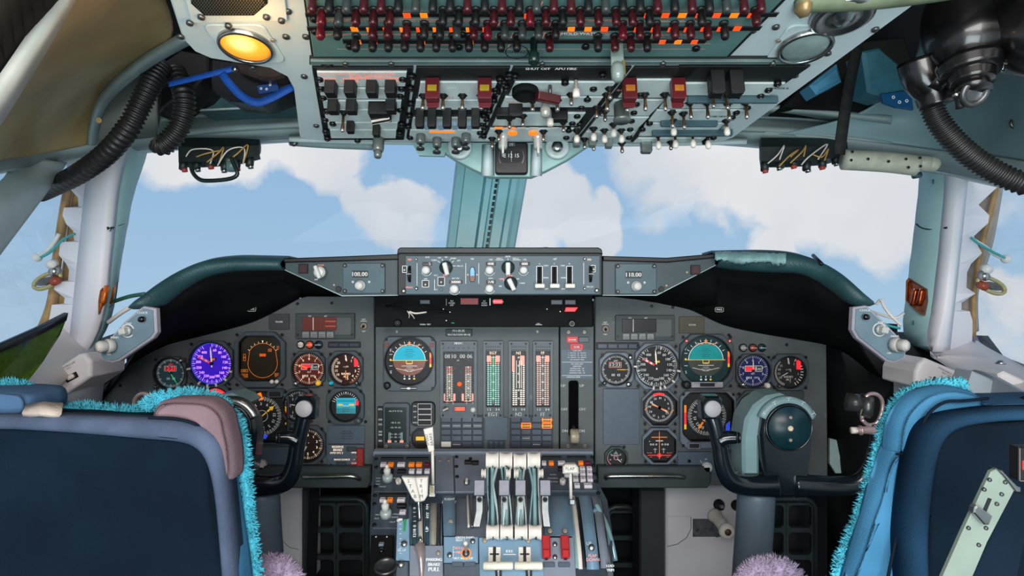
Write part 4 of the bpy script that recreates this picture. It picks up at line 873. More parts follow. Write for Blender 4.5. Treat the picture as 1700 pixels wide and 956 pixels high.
grid_lights(767, 716, 4, 5, 17.4, 10.3, 'caution light grid with one white caption under the engine pressure display', {(1, 0): 'l', (1, 1): 'l', (1, 2): 'l', (1, 3): 'l', (4, 0): 'w', (4, 1): 'l'})
grid_lights(882, 716, 4, 5, 17.2, 10.3, 'caution light grid with three amber lit captions right of the blank plate', {(0, 3): 'o', (1, 1): 'o', (1, 3): 'o', (3, 1): 'l', (4, 2): 'l'})
grid_lights(824, 737, 3, 1, 8.6, 14, 'three narrow unlit captions under the blank cover plate')
grid_lights(572, 572, 3, 1, 17, 7, 'row of three dark captions above the left radio altimeter', back=BLACK)
grid_lights(1025, 574, 4, 1, 17, 9, 'row of four dark captions above the right clock gauge', back=BLACK)
# --- tall tape engine instruments
def tape(cx, cy, w, h, label, draw, wi, hi, dy, foot=None, name='engine_gauge'):
    t = thing(name, label, 'gauge', MP.M(cx, cy)); t.location += MP.n*.0003; b = MB(U); W2, H2, a2, b2 = w/2, h/2, wi/2, hi/2
    for (x0, y0, x1, y1) in ((-W2, -H2, -a2, H2), (a2, -H2, W2, H2), (-a2, dy+b2, a2, H2), (-a2, -H2, a2, dy-b2)): b.plate(x0, y0, x1, y1, 0, 7, BEZEL)
    b.pline([(-W2+.8, -H2+.8), (W2-.8, -H2+.8), (W2-.8, H2-.8), (-W2+.8, H2-.8)], .4, 7.1, BEZEL_L, True)
    b.pline([(-a2, dy-b2), (a2, dy-b2), (a2, dy+b2), (-a2, dy+b2)], .8, 7.2, BLACK, True)
    for x in [-W2+5+k*(w-10)/6 for k in range(7)]:
        for y in ((H2-9, H2-14) if w < 50 else (H2-11,)): b.disc(x, y, 1.2, 7.1, BLACK, 8)
    if foot:
        b.text(foot, 0, -H2+6, 6.2, 7.2, WHITE, fat=.15)
        for x, s_ in ((-wi*.27, '1 2'), (wi*.3, '3 4')): b.text(s_, x, dy-b2-4, 3.6, 7.2, PALE)
    b.build('case', t)
    b = MB(U); b.at(0, dy); b.plate(-a2, -b2, a2, b2, 1, 2, BLACK); draw(b, a2, b2); b.reset(); b.build('scale', t)
    b = MB(U); b.at(0, dy); b.plate(-a2, -b2, a2, b2, 5.6, 6, COVER); b.reset(); b.build('cover_glass', t)
    src = None
    for x, y in corners(w, h, 4):
        if src is None: b = MB(U); b.cyl(0, 0, 6.8, 8, 1.8, SCREW, 10, ch=.3); src = b.build('screw', t); src.location = (x*U, y*U, 0)
        else: dup_part(src, t, x, y, 0, U)
    return t
def t_scale(title, red, mid, ncol=4, bar=None):
    def f(b, a, h):
        b.text(title, 0, h-3.5, 4.6, Z, PALE, fat=.1)
        top = h-8; n = 24
        for k in range(n):
            y = top-3-(2*h-14)*k/(n-1)
            for s_ in (-1, 1):
                for q in (0, 1):
                    x = s_*(a*.34+q*a*.36); rr = k < 4
                    if bar == 'n2' and q == 0 and k < 16: continue
                    b.plate(x-a*.13, y-1.0, x+a*.13, y+1.0, 2, 2.2, PINK if rr else mid)
            if k % 4 == 0: b.ring(0, y, .8, 1.6, Z, WHITE, 8)
        if red: b.plate(-a*.9, top-10, -a*.32, top, 2, 2.4, red); b.plate(a*.32, top-10, a*.9, top, 2, 2.4, red)
        if bar == 'egt': b.line(0, top-2, 0, -h+10, 1.6, 2.5, GREENL)
        if bar == 'n2':
            b.plate(-a*.9, top-26, -a*.55, top, 2, 2.5, PINK); b.plate(a*.2, top-16, a*.8, top, 2, 2.5, PINK)
            for x in (-a*.3, a*.1, a*.35): b.line(x, top-8, x, -h+30, .9, 2.6, PALE)
        if bar is None or bar == 'egt': b.line(0, top, 0, -h+4, .5, 2.3, WHITE)
    return f
MIDG = mat('scale_tick_green', (150, 200, 190), .4, emit=(120, 190, 170), es=.2)
t = tape(819, 629, 32, 126, 'tall engine gauge with green bar marked EGT', t_scale('EGT', PINK, MIDG, bar='egt'), 24, 92, 1, 'EGT')
t = tape(861, 629, 32, 126, 'tall engine gauge with pink scale ends marked N2', t_scale('N2', None, PALE, bar='n2'), 24, 92, 1, 'N2')
t = tape(901, 629, 32, 126, 'tall engine gauge marked FF, the rightmost of the tall scales', t_scale('FF', PINK, mat('scale_tick_pink', (220, 180, 165), .4, emit=(220, 160, 140), es=.25)), 24, 92, 1, 'FF')
def d_epr(b, a, h):
    for x, s_ in ((-19, '08'), (-8, '10'), (6, '00'), (18, '06')): b.text(s_, x, h-8, 6.5, Z, WHITE, fat=.15)
    b.text('MT', -1, h-15, 2.2, Z, PINK)
    for cx in (-15.5, 15.5):
        for k in range(20):
            y = h-26-k*2.9
            for s_ in (-1, 1): b.plate(cx+s_*3.4-1.7, y-.5, cx+s_*3.4+1.7, y+.5, 2, 2.2, PINK if k < 4 else PALE)
            if k % 4 == 0: b.disc(cx, y, 1.3, 2.3, WHITE, 8)
        b.line(cx, h-25, cx, -h+6, .5, 2.3, PALE)
        for x in (cx-9, cx+8): b.plate(x-1.8, -h+2, x+1.8, -h+14, 2, 2.3, PINK)
        b.line(cx-7, -h+1.5, cx+6, -h+1.5, 1, 2.3, PINK)
t = tape(762, 629, 60, 126, 'wide engine pressure display with two scales and a glowing red lamp', d_epr, 50, 84, 4)
b = MB(U); b.sphere(0, 0, 3, 3.6, mat('red_orange_lamp', (255, 80, 20), .3, emit=(255, 60, 10), es=2.2), 14, 8); px_child(b, 'warning_lamp', t, 763, 637, 762, 629, U)
b = MB(U); b.plate(-10, -4.2, 10, 4.2, 7, 8, BLACK, 1); b.plate(-9, -3.4, 9, 3.4, 8, 8.3, mat('red_digit_window', (150, 30, 20), .3, emit=(200, 40, 20), es=.6)); b.text('23.5', 0, 0, 5, 8.5, ORANGE, fat=.2); px_child(b, 'digit_window', t, 764, 677, 762, 629, U)
px_child(knob_fl(U, 4.6, 14, KNOBW, fl=.1, fn=10), 'knob', t, 786, 678, 762, 629, U)
b = MB(U); b.at(0, 0, 0, rz=25); b.plate(-5.5, -2, 5.5, 2, 7, 12, SCREWL, 1, .6); b.reset(); b.cyl(0, 0, 7, 8, 4.5, BLACK, 16); px_child(b, 'selector_knob', t, 741, 677, 762, 629, U)
b = MB(U)
for x, s_ in ((-19, '1'), (-9, '2'), (13, '3'), (23, '4')): b.text(s_, x, 0, 3.6, 7.2, WHITE)
b.text('MHTC', 0, 98, 3.4, 7.3, WHITE, fat=.2); px_child(b, 'legend', t, 762, 667, 762, 629, U)
# --- surface position indicator and its side scale
t = thing('surface_position_gauge', 'black surface position gauge with four bar scales low left on the centre panel', 'gauge', MP.M(657, 706))
b = MB(U); b.plate(-20, -38, 24, 38, 0, 6, BEZEL, 5, 1); b.prism(pxpoly([(628, 674), (637, 674), (637, 741), (628, 741)], 657, 706)[::-1], 0, 6, BLACK, .5)
for y, s_ in ((678, '075'), (695, '250'), (703, '275'), (715, '301'), (720, '360'), (730, '380')): b.text(s_, -24.5, 706-y, 3, 6.2, WHITE, fat=.1)
b.build('case', t)
b = MB(U); b.plate(-17, -27, 19, 31, 6, 6.4, mat('dark_green_face', (10, 24, 22), .3)); 
for y, s_ in ((25, '-16 17 V 17 12-'), (6, '-10- 5 -10-'), (-2, '-15- 10 -15-'), (-13, '11 - 20 - 11'), (-18, '11 - 25 - 11')): b.text(s_, 1, y, 2.6, 6.6, WHITE)
for x in (-9, 11): b.line(x-1, -24, x-1, -10, .7, 6.6, MIDG); b.line(x+1, -24, x+1, -10, .7, 6.6, MIDG); b.plate(x-3, -27, x+3, -23, 6.5, 6.8, PINK)
b.text('30', 1, -25, 2.8, 6.6, WHITE); b.build('dial_face', t)
for x in (-15, 20): b = MB(U); b.cyl(0, 0, 6, 7.6, 3, SCREWL, 14, ch=.5); b.cyl(0, 0, 7.5, 7.8, 1.2, BLACK, 8); o = b.build('screw', t); o.location = (x*U, -33*U, 0)
t = thing('flap_annunciator', 'black flap readout with four stacked windows right of the surface position gauge', 'annunciator', MP.M(703, 686))
b = MB(U); b.prism(frect and [(x, y) for x, y in rrect(40, 40, 8)], 0, 6, BLACK, 1); b.build('case', t)
for k, s_ in enumerate(('FW', 'RW', 'UP', 'HND')):
    b = MB(U); b.plate(-11, -4, 11, 4, 6, 6.6, DIAL); b.pline([(-11, -4), (11, -4), (11, 4), (-11, 4)], .5, 6.8, WHITE, True); o = b.build('window', t); o.location = (3*U, (13-k*9)*U, 0)
    b = MB(U); b.text(s_, 0, 0, 2.4, 6.4, WHITE); o = b.build('legend', t); o.location = (-13*U, (13-k*9)*U, 0)
t = gauge(699, 727, 40, 34, 14, 'small round dial with yellow pointer behind the white tag on the centre panel', face_mat('dark_brown', (34, 26, 22)), None, [], scr=False, cut=14, H=5, cover=False)
b = MB(U); b.plate(-7, -3, 7, 3.4, 3, 5, YEL, .5, .5); px_child(b, 'pointer', t, 698, 727, 699, 727, U)
# --- reserve brake module
t = thing('reserve_brake_panel', 'blue grey switch module marked RESERVE BRAKE with red guard', 'panel', MP.M(575, 757)); b = MB(U); b.plate(-31, -20, 31, 20, 0, 4, PLATE, 1, .6)
b.text('RESERVE', -13, 16.5, 3.6, 4.2, PALE, fat=.3); b.text('BRAKE', -13, 11.5, 3.6, 4.2, PALE, fat=.3); b.text('HYD SYS 2', -15, 6.5, 3.2, 4.2, PALE, fat=.2); b.text('BRAKE SOURCE', -6, -4.5, 2.6, 4.2, PALE, fat=.2); b.text('OPEN', 14, 7, 2.6, 4.2, PALE, fat=.2); b.text('CLOSE', 15, -10.5, 2.6, 4.2, PINK, fat=.2); b.text('UP', 14, -4.5, 2.2, 4.2, PINK); b.build('face_plate', t)
b = MB(U); b.prism([(-5.5, -16), (5.5, -16), (5.5, 16), (-5.5, 16)], 4, 11, mat('red_guard_dull', (150, 40, 40), .45), 1.4); b.plate(-5.5, -5, 5.5, -3, 10.8, 11.6, RED); px_child(b, 'switch_guard', t, 600, 758, 575, 757, U)
for x, y, w, h in ((585, 744, 16, 7), (568, 770, 16, 9)): b = MB(U); b.plate(-w/2, -h/2, w/2, h/2, 4, 5.4, PANEL_D, .5, .4); b.pline([(-w/2, -h/2), (w/2, -h/2), (w/2, h/2), (-w/2, h/2)], .4, 5.5, BLACK, True); px_child(b, 'indicator_light', t, x, y, 575, 757, U)
b = MB(U); b.sphere(0, 0, 4, 1.6, ORANGE, 10, 6); px_child(b, 'lamp', t, 594, 757, 575, 757, U)
b = MB(U); b.lathe([(4, 4), (3.6, 6)], BLACK, 12); b.text('WTU', 0, 0, 2, 6.2, PINK); px_child(b, 'lamp', t, 551, 773, 575, 757, U)
# --- landing gear module
for x, y, w, h, m, s_, tm in ((950, 563.5, 17, 9, REDL, 'DOOR', WHITE), (969, 563.5, 17, 9, DSL, None, WHITE), (957, 575.5, 20, 9, REDL, 'GEAR', WHITE)):
    b = MB(U); b.plate(-w/2, -h/2, w/2, h/2, 0, 2.6, m, 1.5, .6)
    if m is REDL: b.plate(-w/2+1.6, -h/2+1.6, w/2-1.6, h/2-1.6, 2.6, 2.8, mat('deep_red_lit', (120, 10, 20), .4, emit=(150, 10, 20), es=.5), 1)
    if s_: b.text(s_, 0, 0, 2.8, 3, tm, fat=.2)
    o = px_child(b, 'warning_light', t_gear, x, y, 958, 646, U); tag(o, 'red lit caption' if m is REDL else 'dark caption')
b = MB(U); b.plate(-26, -24, 26, 24, 0, .8, PLATE, .5)
yy = 22
for s_ in ('FLAPS LIMIT', '1 - 275 KTS   20 - 230 KTS', '5 - 250 KTS   25 - 205 KTS', '10 - 238 KTS   30 - 180 KTS', 'ALT 20,000 FT MAX'): b.text(s_, 0, yy, 1.9, 1, WHITE); yy -= 3.7
b.line(-25, 3, 25, 3, .5, 1, WHITE); yy = 0
for s_ in ('LDG GEAR LIMIT', 'OPERATING', 'EXTEND 270K - .82', 'RETRACT 270K - .82', 'EXTENDED 320K - .82'): b.text(s_, 0, yy, 1.9, 1, WHITE); yy -= 3.7
b.line(-25, -19, 25, -19, .5, 1, WHITE); b.text('LANDING GEAR', -6, -21.6, 2.2, 1, WHITE)
px_child(b, 'limit_placard', t_gear, 958, 604, 958, 646, U)
b = MB(U); b.plate(-8.5, -44, 8.5, 50, .2, 1.2, mat('slot_void', (3, 3, 4), 1), 5); b.pline([(x, y+3) for x, y in rrect(17, 94, 5)], .8, 1.3, PANEL_D, True)
for x, y, s_ in ((-17, 41, 'UP'), (14, 41, 'UP'), (-15, 2, 'OFF'), (15, 2, 'OFF'), (-14, -34, 'DN'), (14, -34, 'DN')): b.text(s_, x, y, 4.4, .4, WHITE, fat=.1)
px_child(b, 'lever_slot', t_gear, 952, 681, 958, 646, U)
b = MB(U); b.tube([(0, 6, -6), (0, -2, 14)], 3.4, STEELD, 12); o = b.build('lever_arm', t_gear); o.location = (-6*U, (646-712)*U, 0)
b = MB(U); b.at(0, 0, 16, rx=90, rz=0); b.reset()
wh = MB(U); T0 = Matrix.Translation((0, -8, 16)) @ Matrix.Rotation(pi/2, 4, 'Y'); wh.T = T0
wh.lathe([(3, -7), (11, -7), (12.4, -4), (11.6, -1.2), (12.4, 0), (11.6, 1.2), (12.4, 4), (11, 7), (3, 7)], mat('clear_wheel_knob', (160, 150, 128), .25, noise=.3, nscale=200), 28, flute=.08, fn=14); wh.reset(); o = wh.build('wheel_knob', t_gear); o.location = (-6*U, (646-712)*U, 0)
# --- lower module of the right panel and odd switches
t = thing('course_select_panel', 'blue grey control strip with two round knobs below the right compass display', 'panel', MP.M(1192, 767)); b = MB(U); b.plate(-68, -18, 66, 18, 0, 4, PLATE, 1, .6); b.text('HDG SELECT', 24, -16, 2.4, 4.2, WHITE); b.build('face_plate', t)
for x in (1171, 1233): px_child(knob_fl(U, 9, 14, KNOBW, fl=.08), 'knob', t, x, 773, 1192, 767, U); b = MB(U); b.line(-9, 8, -7, 6, .6, 4.3, WHITE); b.text('L', -9, 10, 2.4, 4.3, WHITE); b.text('FC', 0, 12, 2.2, 4.3, WHITE); px_child(b, 'legend', t, x, 773, 1192, 767, U)
for x in (1143, 1205): b = MB(U); b.cyl(0, 0, 4, 5.2, 3, SCREW, 12, ch=.4); px_child(b, 'screw', t, x, 764, 1192, 767, U)
t = thing('course_select_panel', 'plain blue grey control panel with one pale knob below the left compass display', 'panel', MP.M(444, 763)); b = MB(U); b.plate(-62, -22, 42, 22, 0, 4, PLATE, 1, .6); b.build('face_plate', t)
px_child(knob_fl(U, 9, 14, CREAM, fl=.08), 'knob', t, 437, 769, 444, 763, U)
t = thing('rocker_switch', 'small dark rocker switch plate left of the right yoke hub', 'switch', MP.M(1236, 731)); b = MB(U); b.plate(-8, -17, 8, 17, 0, 4, PANEL_D, 1, .6); b.build('face_plate', t); b = MB(U); b.plate(-2.5, -6, 2.5, 6, 4, 8, BLACK, 1, 1); b.build('rocker', t)
plaque(1306, 678, 56, 60, 'blank dark cover plate behind the right yoke hub', PANEL_D)
# ================================================================= AUTOPILOT PANEL on the coaming
MC = (834.5, 456.5)
t_mcp = thing('autopilot_control_panel', 'blue green autopilot control panel with white knobs and three white paddle levers', 'control panel', GP.M(*MC)); t_mcp.location += GP.n*.0012
b = MB(UG); b.plate(-161, -32, 161, 32, 0, 3, mat('autopilot_plate', (54, 78, 88), .42, noise=.14, nscale=22, bump=.1), 1.5, .8)
def gx(x): return x-MC[0]
def gy(y): return MC[1]-y
for (s_, x, y, sz, m) in (('F/D', 681, 431, 3, PINK), ('ATS', 710, 427, 2.8, WHITE), ('TURB', 721, 432, 2.6, WHITE), ('IAS', 762, 432.5, 2.6, WHITE), ('OFF', 730, 428, 2.4, WHITE), ('V/S', 741, 427, 2.4, WHITE), ('VNAV', 753, 429, 2.4, WHITE), ('MACH', 764, 441.5, 2.4, WHITE), ('V/S', 784.5, 430, 2.8, WHITE), ('CRS', 815, 431, 2.5, WHITE), ('NAV', 843.5, 426, 2.8, WHITE), ('HDG 1', 829, 429, 2.2, WHITE), ('HDG 2', 856, 429, 2.2, WHITE), ('CRS', 871, 431, 2.4, WHITE), ('A/P', 921, 430, 3, WHITE), ('A', 895.5, 438, 2.6, WHITE), ('C', 920, 438, 2.6, WHITE), ('B', 945, 438, 2.6, WHITE), ('CMD', 906, 441, 2.6, WHITE), ('CMD', 934, 441, 2.6, WHITE), ('MAN', 906, 461, 2.6, WHITE), ('MAN', 935, 461, 2.6, WHITE), ('OFF', 907, 479.5, 2.6, WHITE), ('OFF', 935, 479.5, 2.6, WHITE), ('F/D', 978, 431, 3, PALE), ('PITCH', 680, 477, 2.8, PINK), ('PITCH', 979, 476, 2.6, WHITE),
                    ('ON', 673, 442, 2.2, WHITE), ('ON', 707, 463, 2.4, WHITE), ('ALT', 724, 457, 2.6, WHITE), ('HOLD', 739, 457, 2.4, PINK), ('ALT', 724, 480.5, 2.4, WHITE), ('ALT SEL', 757, 462, 2.6, WHITE), ('HDG', 815, 462, 2.4, WHITE), ('V-LOC', 846, 458, 2.6, PINK), ('HDG', 833, 463, 2.4, PINK), ('ILS', 860, 463, 2.4, WHITE), ('INS', 831, 475, 2.4, WHITE), ('LAND', 867, 470, 2.4, WHITE)):
    b.text(s_, gx(x), gy(y), sz, 3.15, m, fat=.12)
for (x0, y0, x1, y1) in ((693, 437, 693, 474), (773.5, 437, 773.5, 471), (795, 437, 795, 471), (968.5, 436, 968.5, 472), (823, 431.5, 836, 431.5), (851, 431.5, 864, 431.5), (843.5, 429, 843.5, 433), (727, 433, 731, 436), (750, 436, 754, 433), (751, 441.5, 757, 441.5), (734, 430, 736, 433), (747, 432, 748.5, 430), (722, 464, 722, 480), (727, 461, 738, 461)): b.line(gx(x0), gy(y0), gx(x1), gy(y1), .7, 3.2, WHITE)
for x in (777, 792): b.disc(gx(x), gy(456), 1.2, 3.2, PINK, 8)
for k in range(7): b.line(gx(836+k*3.2), gy(463+abs(k-3)*1.2), gx(836.4+k*3.2), gy(461+abs(k-3)*1.2), .5, 3.2, WHITE)
b.build('face_plate', t_mcp)
def mc(b, nm, x, y, rz=0): return px_child(b, nm, t_mcp, x, y, MC[0], MC[1], UG, 0, rz)
for (x, y, w, h, s_) in ((710, 438, 16, 6, '- - 5'), (772-15, 468, 22, 6, '30000'), (815, 438, 17, 6, '000'), (815, 468, 16, 6, '270'), (871, 438, 18, 6, '000')):
    b = MB(UG); b.plate(-w/2, -h/2, w/2, h/2, 3, 4, BLACK, .5); b.text(s_, 0, 0, 4.6, 4.2, CREAM, fat=.3); mc(b, 'digit_window', x, y)
for (x, y, r) in ((708.5, 449, 7.5), (755, 480, 8), (813, 449, 7.5), (813, 479, 7.5), (869, 449, 7)):
    mc(knob_fl(UG, r, 15, KNOBW, fl=.16, fn=20), 'selector_knob', x, y); b = MB(UG); b.ring(0, 0, r+.8, r+1.5, 3.3, WHITE, 30, 200, 340); mc(b, 'knob_scale', x, y)
def winged(x, y, rz, m2=BLACK):
    b = MB(UG); b.lathe([(11, 3), (11, 6), (10.4, 7)], mat('knob_skirt_teal', (20, 40, 40), .4), 30); b.prism([(-3.6, -13), (3.6, -13), (4, 6), (2.8, 8), (-2.8, 8), (-4, 6)], 6, 16, KNOBW, 1.2); b.plate(-1, -11, 1, 6, 15.5, 16.6, CREAM); mc(b, 'rotary_selector', x, y, rz)
winged(741, 444, 14); winged(843.5, 444, 0); winged(848, 470, 26)
# guarded slide switches
for (x, y) in ((707, 471), (733, 467), (672.5, 447), (984, 446)):
    b = MB(UG); w = 5.5 if x in (707, 733) else 3.5; h = 5.5 if x != 733 else 7; b.plate(-w, -h, w, h, 3, 3.4, BLACK); b.pline([(-w, -h), (w, -h), (w, h), (-w, h)], .8, 3.6, WHITE, True); b.tube([(0, 0, 3), (.5, -2, 9)], 1.6, KNOBW, 8); mc(b, 'small_toggle', x, y)
for x, y in ((733, 457), (733, 480)): b = MB(UG); b.cyl(0, 0, 3, 4.6, 2.8, TEAL, 12, ch=.5); mc(b, 'push_button', x, y)
for x in (681, 979.5):   # pitch thumb wheels
    b = MB(UG); b.T = Matrix.Translation((0, 0, 1)) @ Matrix.Rotation(pi/2, 4, 'Y'); b.lathe([(13.5, -2), (14, 0), (13.5, 2)], BLACK, 40, flute=.05, fn=20); b.reset(); b.line(-4, 0, 4, 0, .6, 15.3, WHITE); mc(b, 'pitch_wheel', x, 455)
b = MB(UG); b.prism([(-3, -10), (-5, -5), (-5, 8), (-2, 15), (2, 15), (5, 8), (5, -5), (3, -10)][::-1], 3, 4.5, BLACK, .4)
b.prism([(-4, 0), (-4, 8), (-1.6, 14), (1.6, 14), (4, 8), (4, 0)][::-1], 4.5, 4.8, mat('tape_blue', (50, 140, 200), .35, emit=(50, 140, 200), es=.3)); b.prism([(-2.4, -9), (-4, -5), (-4, 0), (4, 0), (4, -5), (2.4, -9)][::-1], 4.5, 4.8, BROWN)
for k in range(4): b.line(-2, 2+k*3, 2, 2+k*3, .7, 5, WHITE)
mc(b, 'vertical_speed_tape', 784.5, 458)
for x in (895.5, 920, 945):
    b = MB(UG); b.plate(-4.2, -15, 4.2, 14, 3, 3.3, BLACK); b.pline([(-5, -15), (-5, 14), (5, 14), (5, -15)], .8, 3.5, WHITE); b.plate(-3, -14, 3, 13, 3.3, 3.5, DARK); mc(b, 'lever_slot', x, 456)
    b = MB(UG); b.tube([(0, 0, 3), (0, -2, 14)], 1.6, STEELD, 8); b.plate(-8, -5, 8, 2, 12, 18, CREAM, 2, 1.4); mc(b, 'paddle_lever', x, 473)
for x, y, r in ((671, 483, 4), (990, 482, 4), (692, 431, 2.2), (692, 479, 3), (970, 430, 2.6), (970, 479, 2.4)): b = MB(UG); b.cyl(0, 0, 3, 4.4, r, BLACK, 14, ch=.4); b.cyl(0, 0, 4.3, 4.7, r*.4, STEEL, 8); mc(b, 'screw', x, y)

# ================================================================= OVERHEAD PANEL
OP = Plane((0, 1.20, CZ+.29), (0, -.974, .225)); UO = .001
def oc(pts, o, h=0): return [tuple(v*1000 for v in OP.L(x, y, o)) for x, y in pts]
OVL = mat('overhead_plate_light', (212, 226, 222), .3, .2, noise=.15, nscale=25, bump=.1, wear=.2, wearcol=(215, 220, 215))
OVT = mat('overhead_plate_teal', (84, 118, 114), .42, noise=.2, nscale=12, wear=.15)
SMOKE = mat('overhead_base_black', (20, 24, 25), .5, noise=.2)
LEG = mat('overhead_lettering', (216, 150, 132), .5, emit=(210, 130, 110), es=.12)
OF = [(262, -60), (303, 66), (322, 86), (350, 98), (400, 106), (448, 114), (476, 128), (488, 150), (498, 229), (545, 236), (1196, 236), (1218, 229), (1513, 13), (1600, -60)]
OA = (880, 40); t_of = thing('overhead_console', 'pale painted frame surrounding the overhead switch panel', 'frame', OP.M(880, 100))
b = MB(UO); b.prism(oc(OF, (880, 100))[::-1], -60, 0, FRAMEW, 3); b.build('frame_plate', t_of)
def oput(b, nm, t, x, y, o, z=0, rz=0):
    q = OP.L(x, y, o); ob = b.build(nm, t); ob.matrix_local = Matrix.Translation((q[0], q[1], z*.001)) @ Matrix.Rotation(radians(rz), 4, 'Z'); return ob
def odup(src, t, x, y, o, z=0, rz=0):
    q = OP.L(x, y, o); return dup_part(src, t, q[0], q[1], z*.001, 1.0, rz)
src = None
for x, y in ((505, 126), (525, 208), (475, 60), (420, 112), (1250, 50), (1288, 44), (1374, 88), (1453, 48), (1320, 125), (508, 60), (300, 60), (340, 22), (478, 18)):
    if src is None: b = MB(UO); b.lathe([(5.5, 0), (5, 3), (2, 4.4)], STEELD, 16); src = oput(b, 'screw', t_of, x, y, (880, 100))
    else: odup(src, t_of, x, y, (880, 100))
# rear section
oA = (880, 45); tA = thing('overhead_switch_panel', 'rear overhead panel section with rows of dark red caps and amber lit strips', 'switch panel', OP.M(*oA)); tA.location += OP.n*.0004
b = MB(UO); b.prism(oc([(498, -50), (518, 94), (1208, 94), (1350, -50)], oA)[::-1], 0, 3, SMOKE, .5); b.prism(oc([(502, -50), (521, 88), (1206, 88), (1340, -50)], oA)[::-1], 3, 6, OVT, .8)
rnd = random.Random(5)
for (x0, x1, y) in ((525, 700, 25), (700, 820, 25), (960, 1060, 26), (545, 680, 50), (700, 810, 50), (900, 1010, 48), (640, 760, 68), (790, 830, 68), (1050, 1160, 29), (560, 1170, 75), (1010, 1180, 66)):
    p, q = oc([(x0, y), (x1, y)], oA); b.line(p[0], p[1], q[0], q[1], 1.0, 6.2, LEG)
for (x0, y0, x1, y1) in ((723, 12, 725, 5), (811, 12, 813, 5), (893, 12, 901, -5), (827, 35, 832, 28), (911, 36, 917, 28), (848, 57, 852, 48), (826, 52, 823, 55), (905, 47, 900, 57), (927, 57, 932, 48), (1079, 57, 1086, 46), (842, 75, 846, 67), (1066, 75, 1073, 66)):
    p, q = oc([(x0, y0), (x1, y1)], oA); b.line(p[0], p[1], q[0], q[1], 1.8, 6.3, LEG)
words_ = ['FUEL', 'PUMP', 'VALVE', 'OPEN', 'BOOST', 'HEAT', 'MAIN', 'RES', 'TRANS', 'ANTI-ICE', 'OFF', 'NO 1', 'NO 2', 'BLEED']
for k in range(44):
    x = 540+(k % 22)*29.5; y = (28, 51)[k//22]
    if x > 1190-(y): continue
    p = oc([(x, y)], oA)[0]; b.text(rnd.choice(words_), p[0], p[1], 4.2, 6.2, LEG)
b.text('HOLD WATE', *oc([(961, 49)], oA)[0], 6, 6.3, WHITE)
b.build('face_plate', tA)
for (x0, x1, y) in ((508, 1290, 17), (511, 1262, 40), (570, 1172, 61.5)):
    b = MB(UO); b.prism(oc([(x0, y+3.4), (x1-3, y+3.4), (x1+3, y-3.4), (x0-1, y-3.4)], oA), 5.9, 7.5, BLACK, .4); b.build('light_strip', tA)
AMB2 = mat('amber_segment', (255, 130, 30), .4, emit=(255, 115, 15), es=.9); RO2 = mat('red_orange_segment', (255, 80, 30), .4, emit=(255, 70, 20), es=.9)
segs = [(676, 17, 10, 0), (704, 17, 10, 1), (1104, 17, 10, 0), (1132, 17, 11, 1), (1189, 17, 10, 0), (1218, 17, 11, 1), (1157, 17, 4, 0), (1243, 17, 4, 0), (1071, 17, 3, 0), (872, 18, 3, 0), (589, 40, 10, 1), (558, 40, 3, 1), (948, 40, 10, 1), (976, 40, 10, 1), (1003, 40, 10, 0), (1223, 39, 10, 0), (1193, 40, 5, 0), (1165, 40, 4, 0), (1054, 41, 3, 0), (1082, 41, 3, 0), (1110, 41, 3, 0), (1137, 41, 3, 0), (1099, 61.5, 9, 0), (1125, 61.5, 10, 1), (1152, 61.5, 9, 0), (598, 61.5, 3, 1), (704, 61.5, 3, 1), (784, 61.5, 3, 1), (625, 61.5, 2, 0)] + [(612+27.4*k, 41, 4.5, (k+1) % 2) for k in range(8)] + [(862+27.5*k, 41, 2.4, 0) for k in range(3)]
for (x, y, w, c) in segs:
    b = MB(UO); b.plate(-w/2, -4.5, w/2, 4.5, 7.5, 8.3, AMB2 if c else RO2); oput(b, 'lit_segment', tA, x, y, oA)
def capmesh(mr, mk, L_=31, r=5.8):
    b = MB(UO); b.lathe([(r*.72, 6), (r*.66, L_*.45), (r*.95, L_*.5), (r, L_*.9), (r*.8, L_)], mr, 16); b.lathe([(r*1.15, 6), (r*1.1, 9), (r*.8, 10)], mk, 12); b.plate(-r*.2, -r*.9, r*.9, -r*.1, L_*.6, L_*.85, mr); return b
protos = {}
GREYT = mat('grey_cap', (52, 58, 58), .35, noise=.2)
for k, m1 in (('r', DRED), ('k', BLACK), ('t', GREYT), ('b', mat('bright_red_cap', (96, 12, 28), .3, noise=.2))): protos[k] = capmesh(m1, SMOKE)
def capset(y, lst, z=0):
    for x, k in lst:
        if isinstance(protos[k], MB): protos[k] = oput(protos[k], 'switch_cap', tA, x, y, oA)
        else: odup(protos[k], tA, x, y, oA)
capset(-14, [(520+28.5*i, 'rktrr tkkrk'.replace(' ', 'k')[i % 11]) for i in range(27)])
capset(8, [(535, 'b'), (564, 't'), (592, 'r'), (621, 'r'), (648, 'r'), (736, 'k'), (762, 'k'), (790, 'k'), (820, 'r'), (848, 'r'), (880, 'b'), (906, 'r'), (934, 'k'), (963, 'r'), (993, 'r'), (1022, 'r'), (1049, 'r'), (1077, 'k'), (1163, 'k'), (1253, 'r')])
capset(31, [(534, 'b'), (562, 'k'), (620, 'r'), (645, 'r'), (676, 'r'), (705, 'k'), (731, 'k'), (759, 't'), (787, 'r'), (810, 'b'), (838, 't'), (867, 't'), (894, 't'), (922, 'k'), (1033, 'b'), (1061, 'r'), (1089, 'r'), (1119, 'r'), (1145, 'r'), (1173, 'r'), (1201, 'k')])
capset(52, [(592, 'k'), (620, 'k'), (646, 'k'), (673, 'k'), (699, 'k'), (725, 'k'), (752, 'k'), (779, 'k'), (805, 'k'), (832, 'k'), (858, 'k'), (912, 'r'), (992, 'k'), (1020, 'r'), (1046, 'r'), (1073, 'k')])
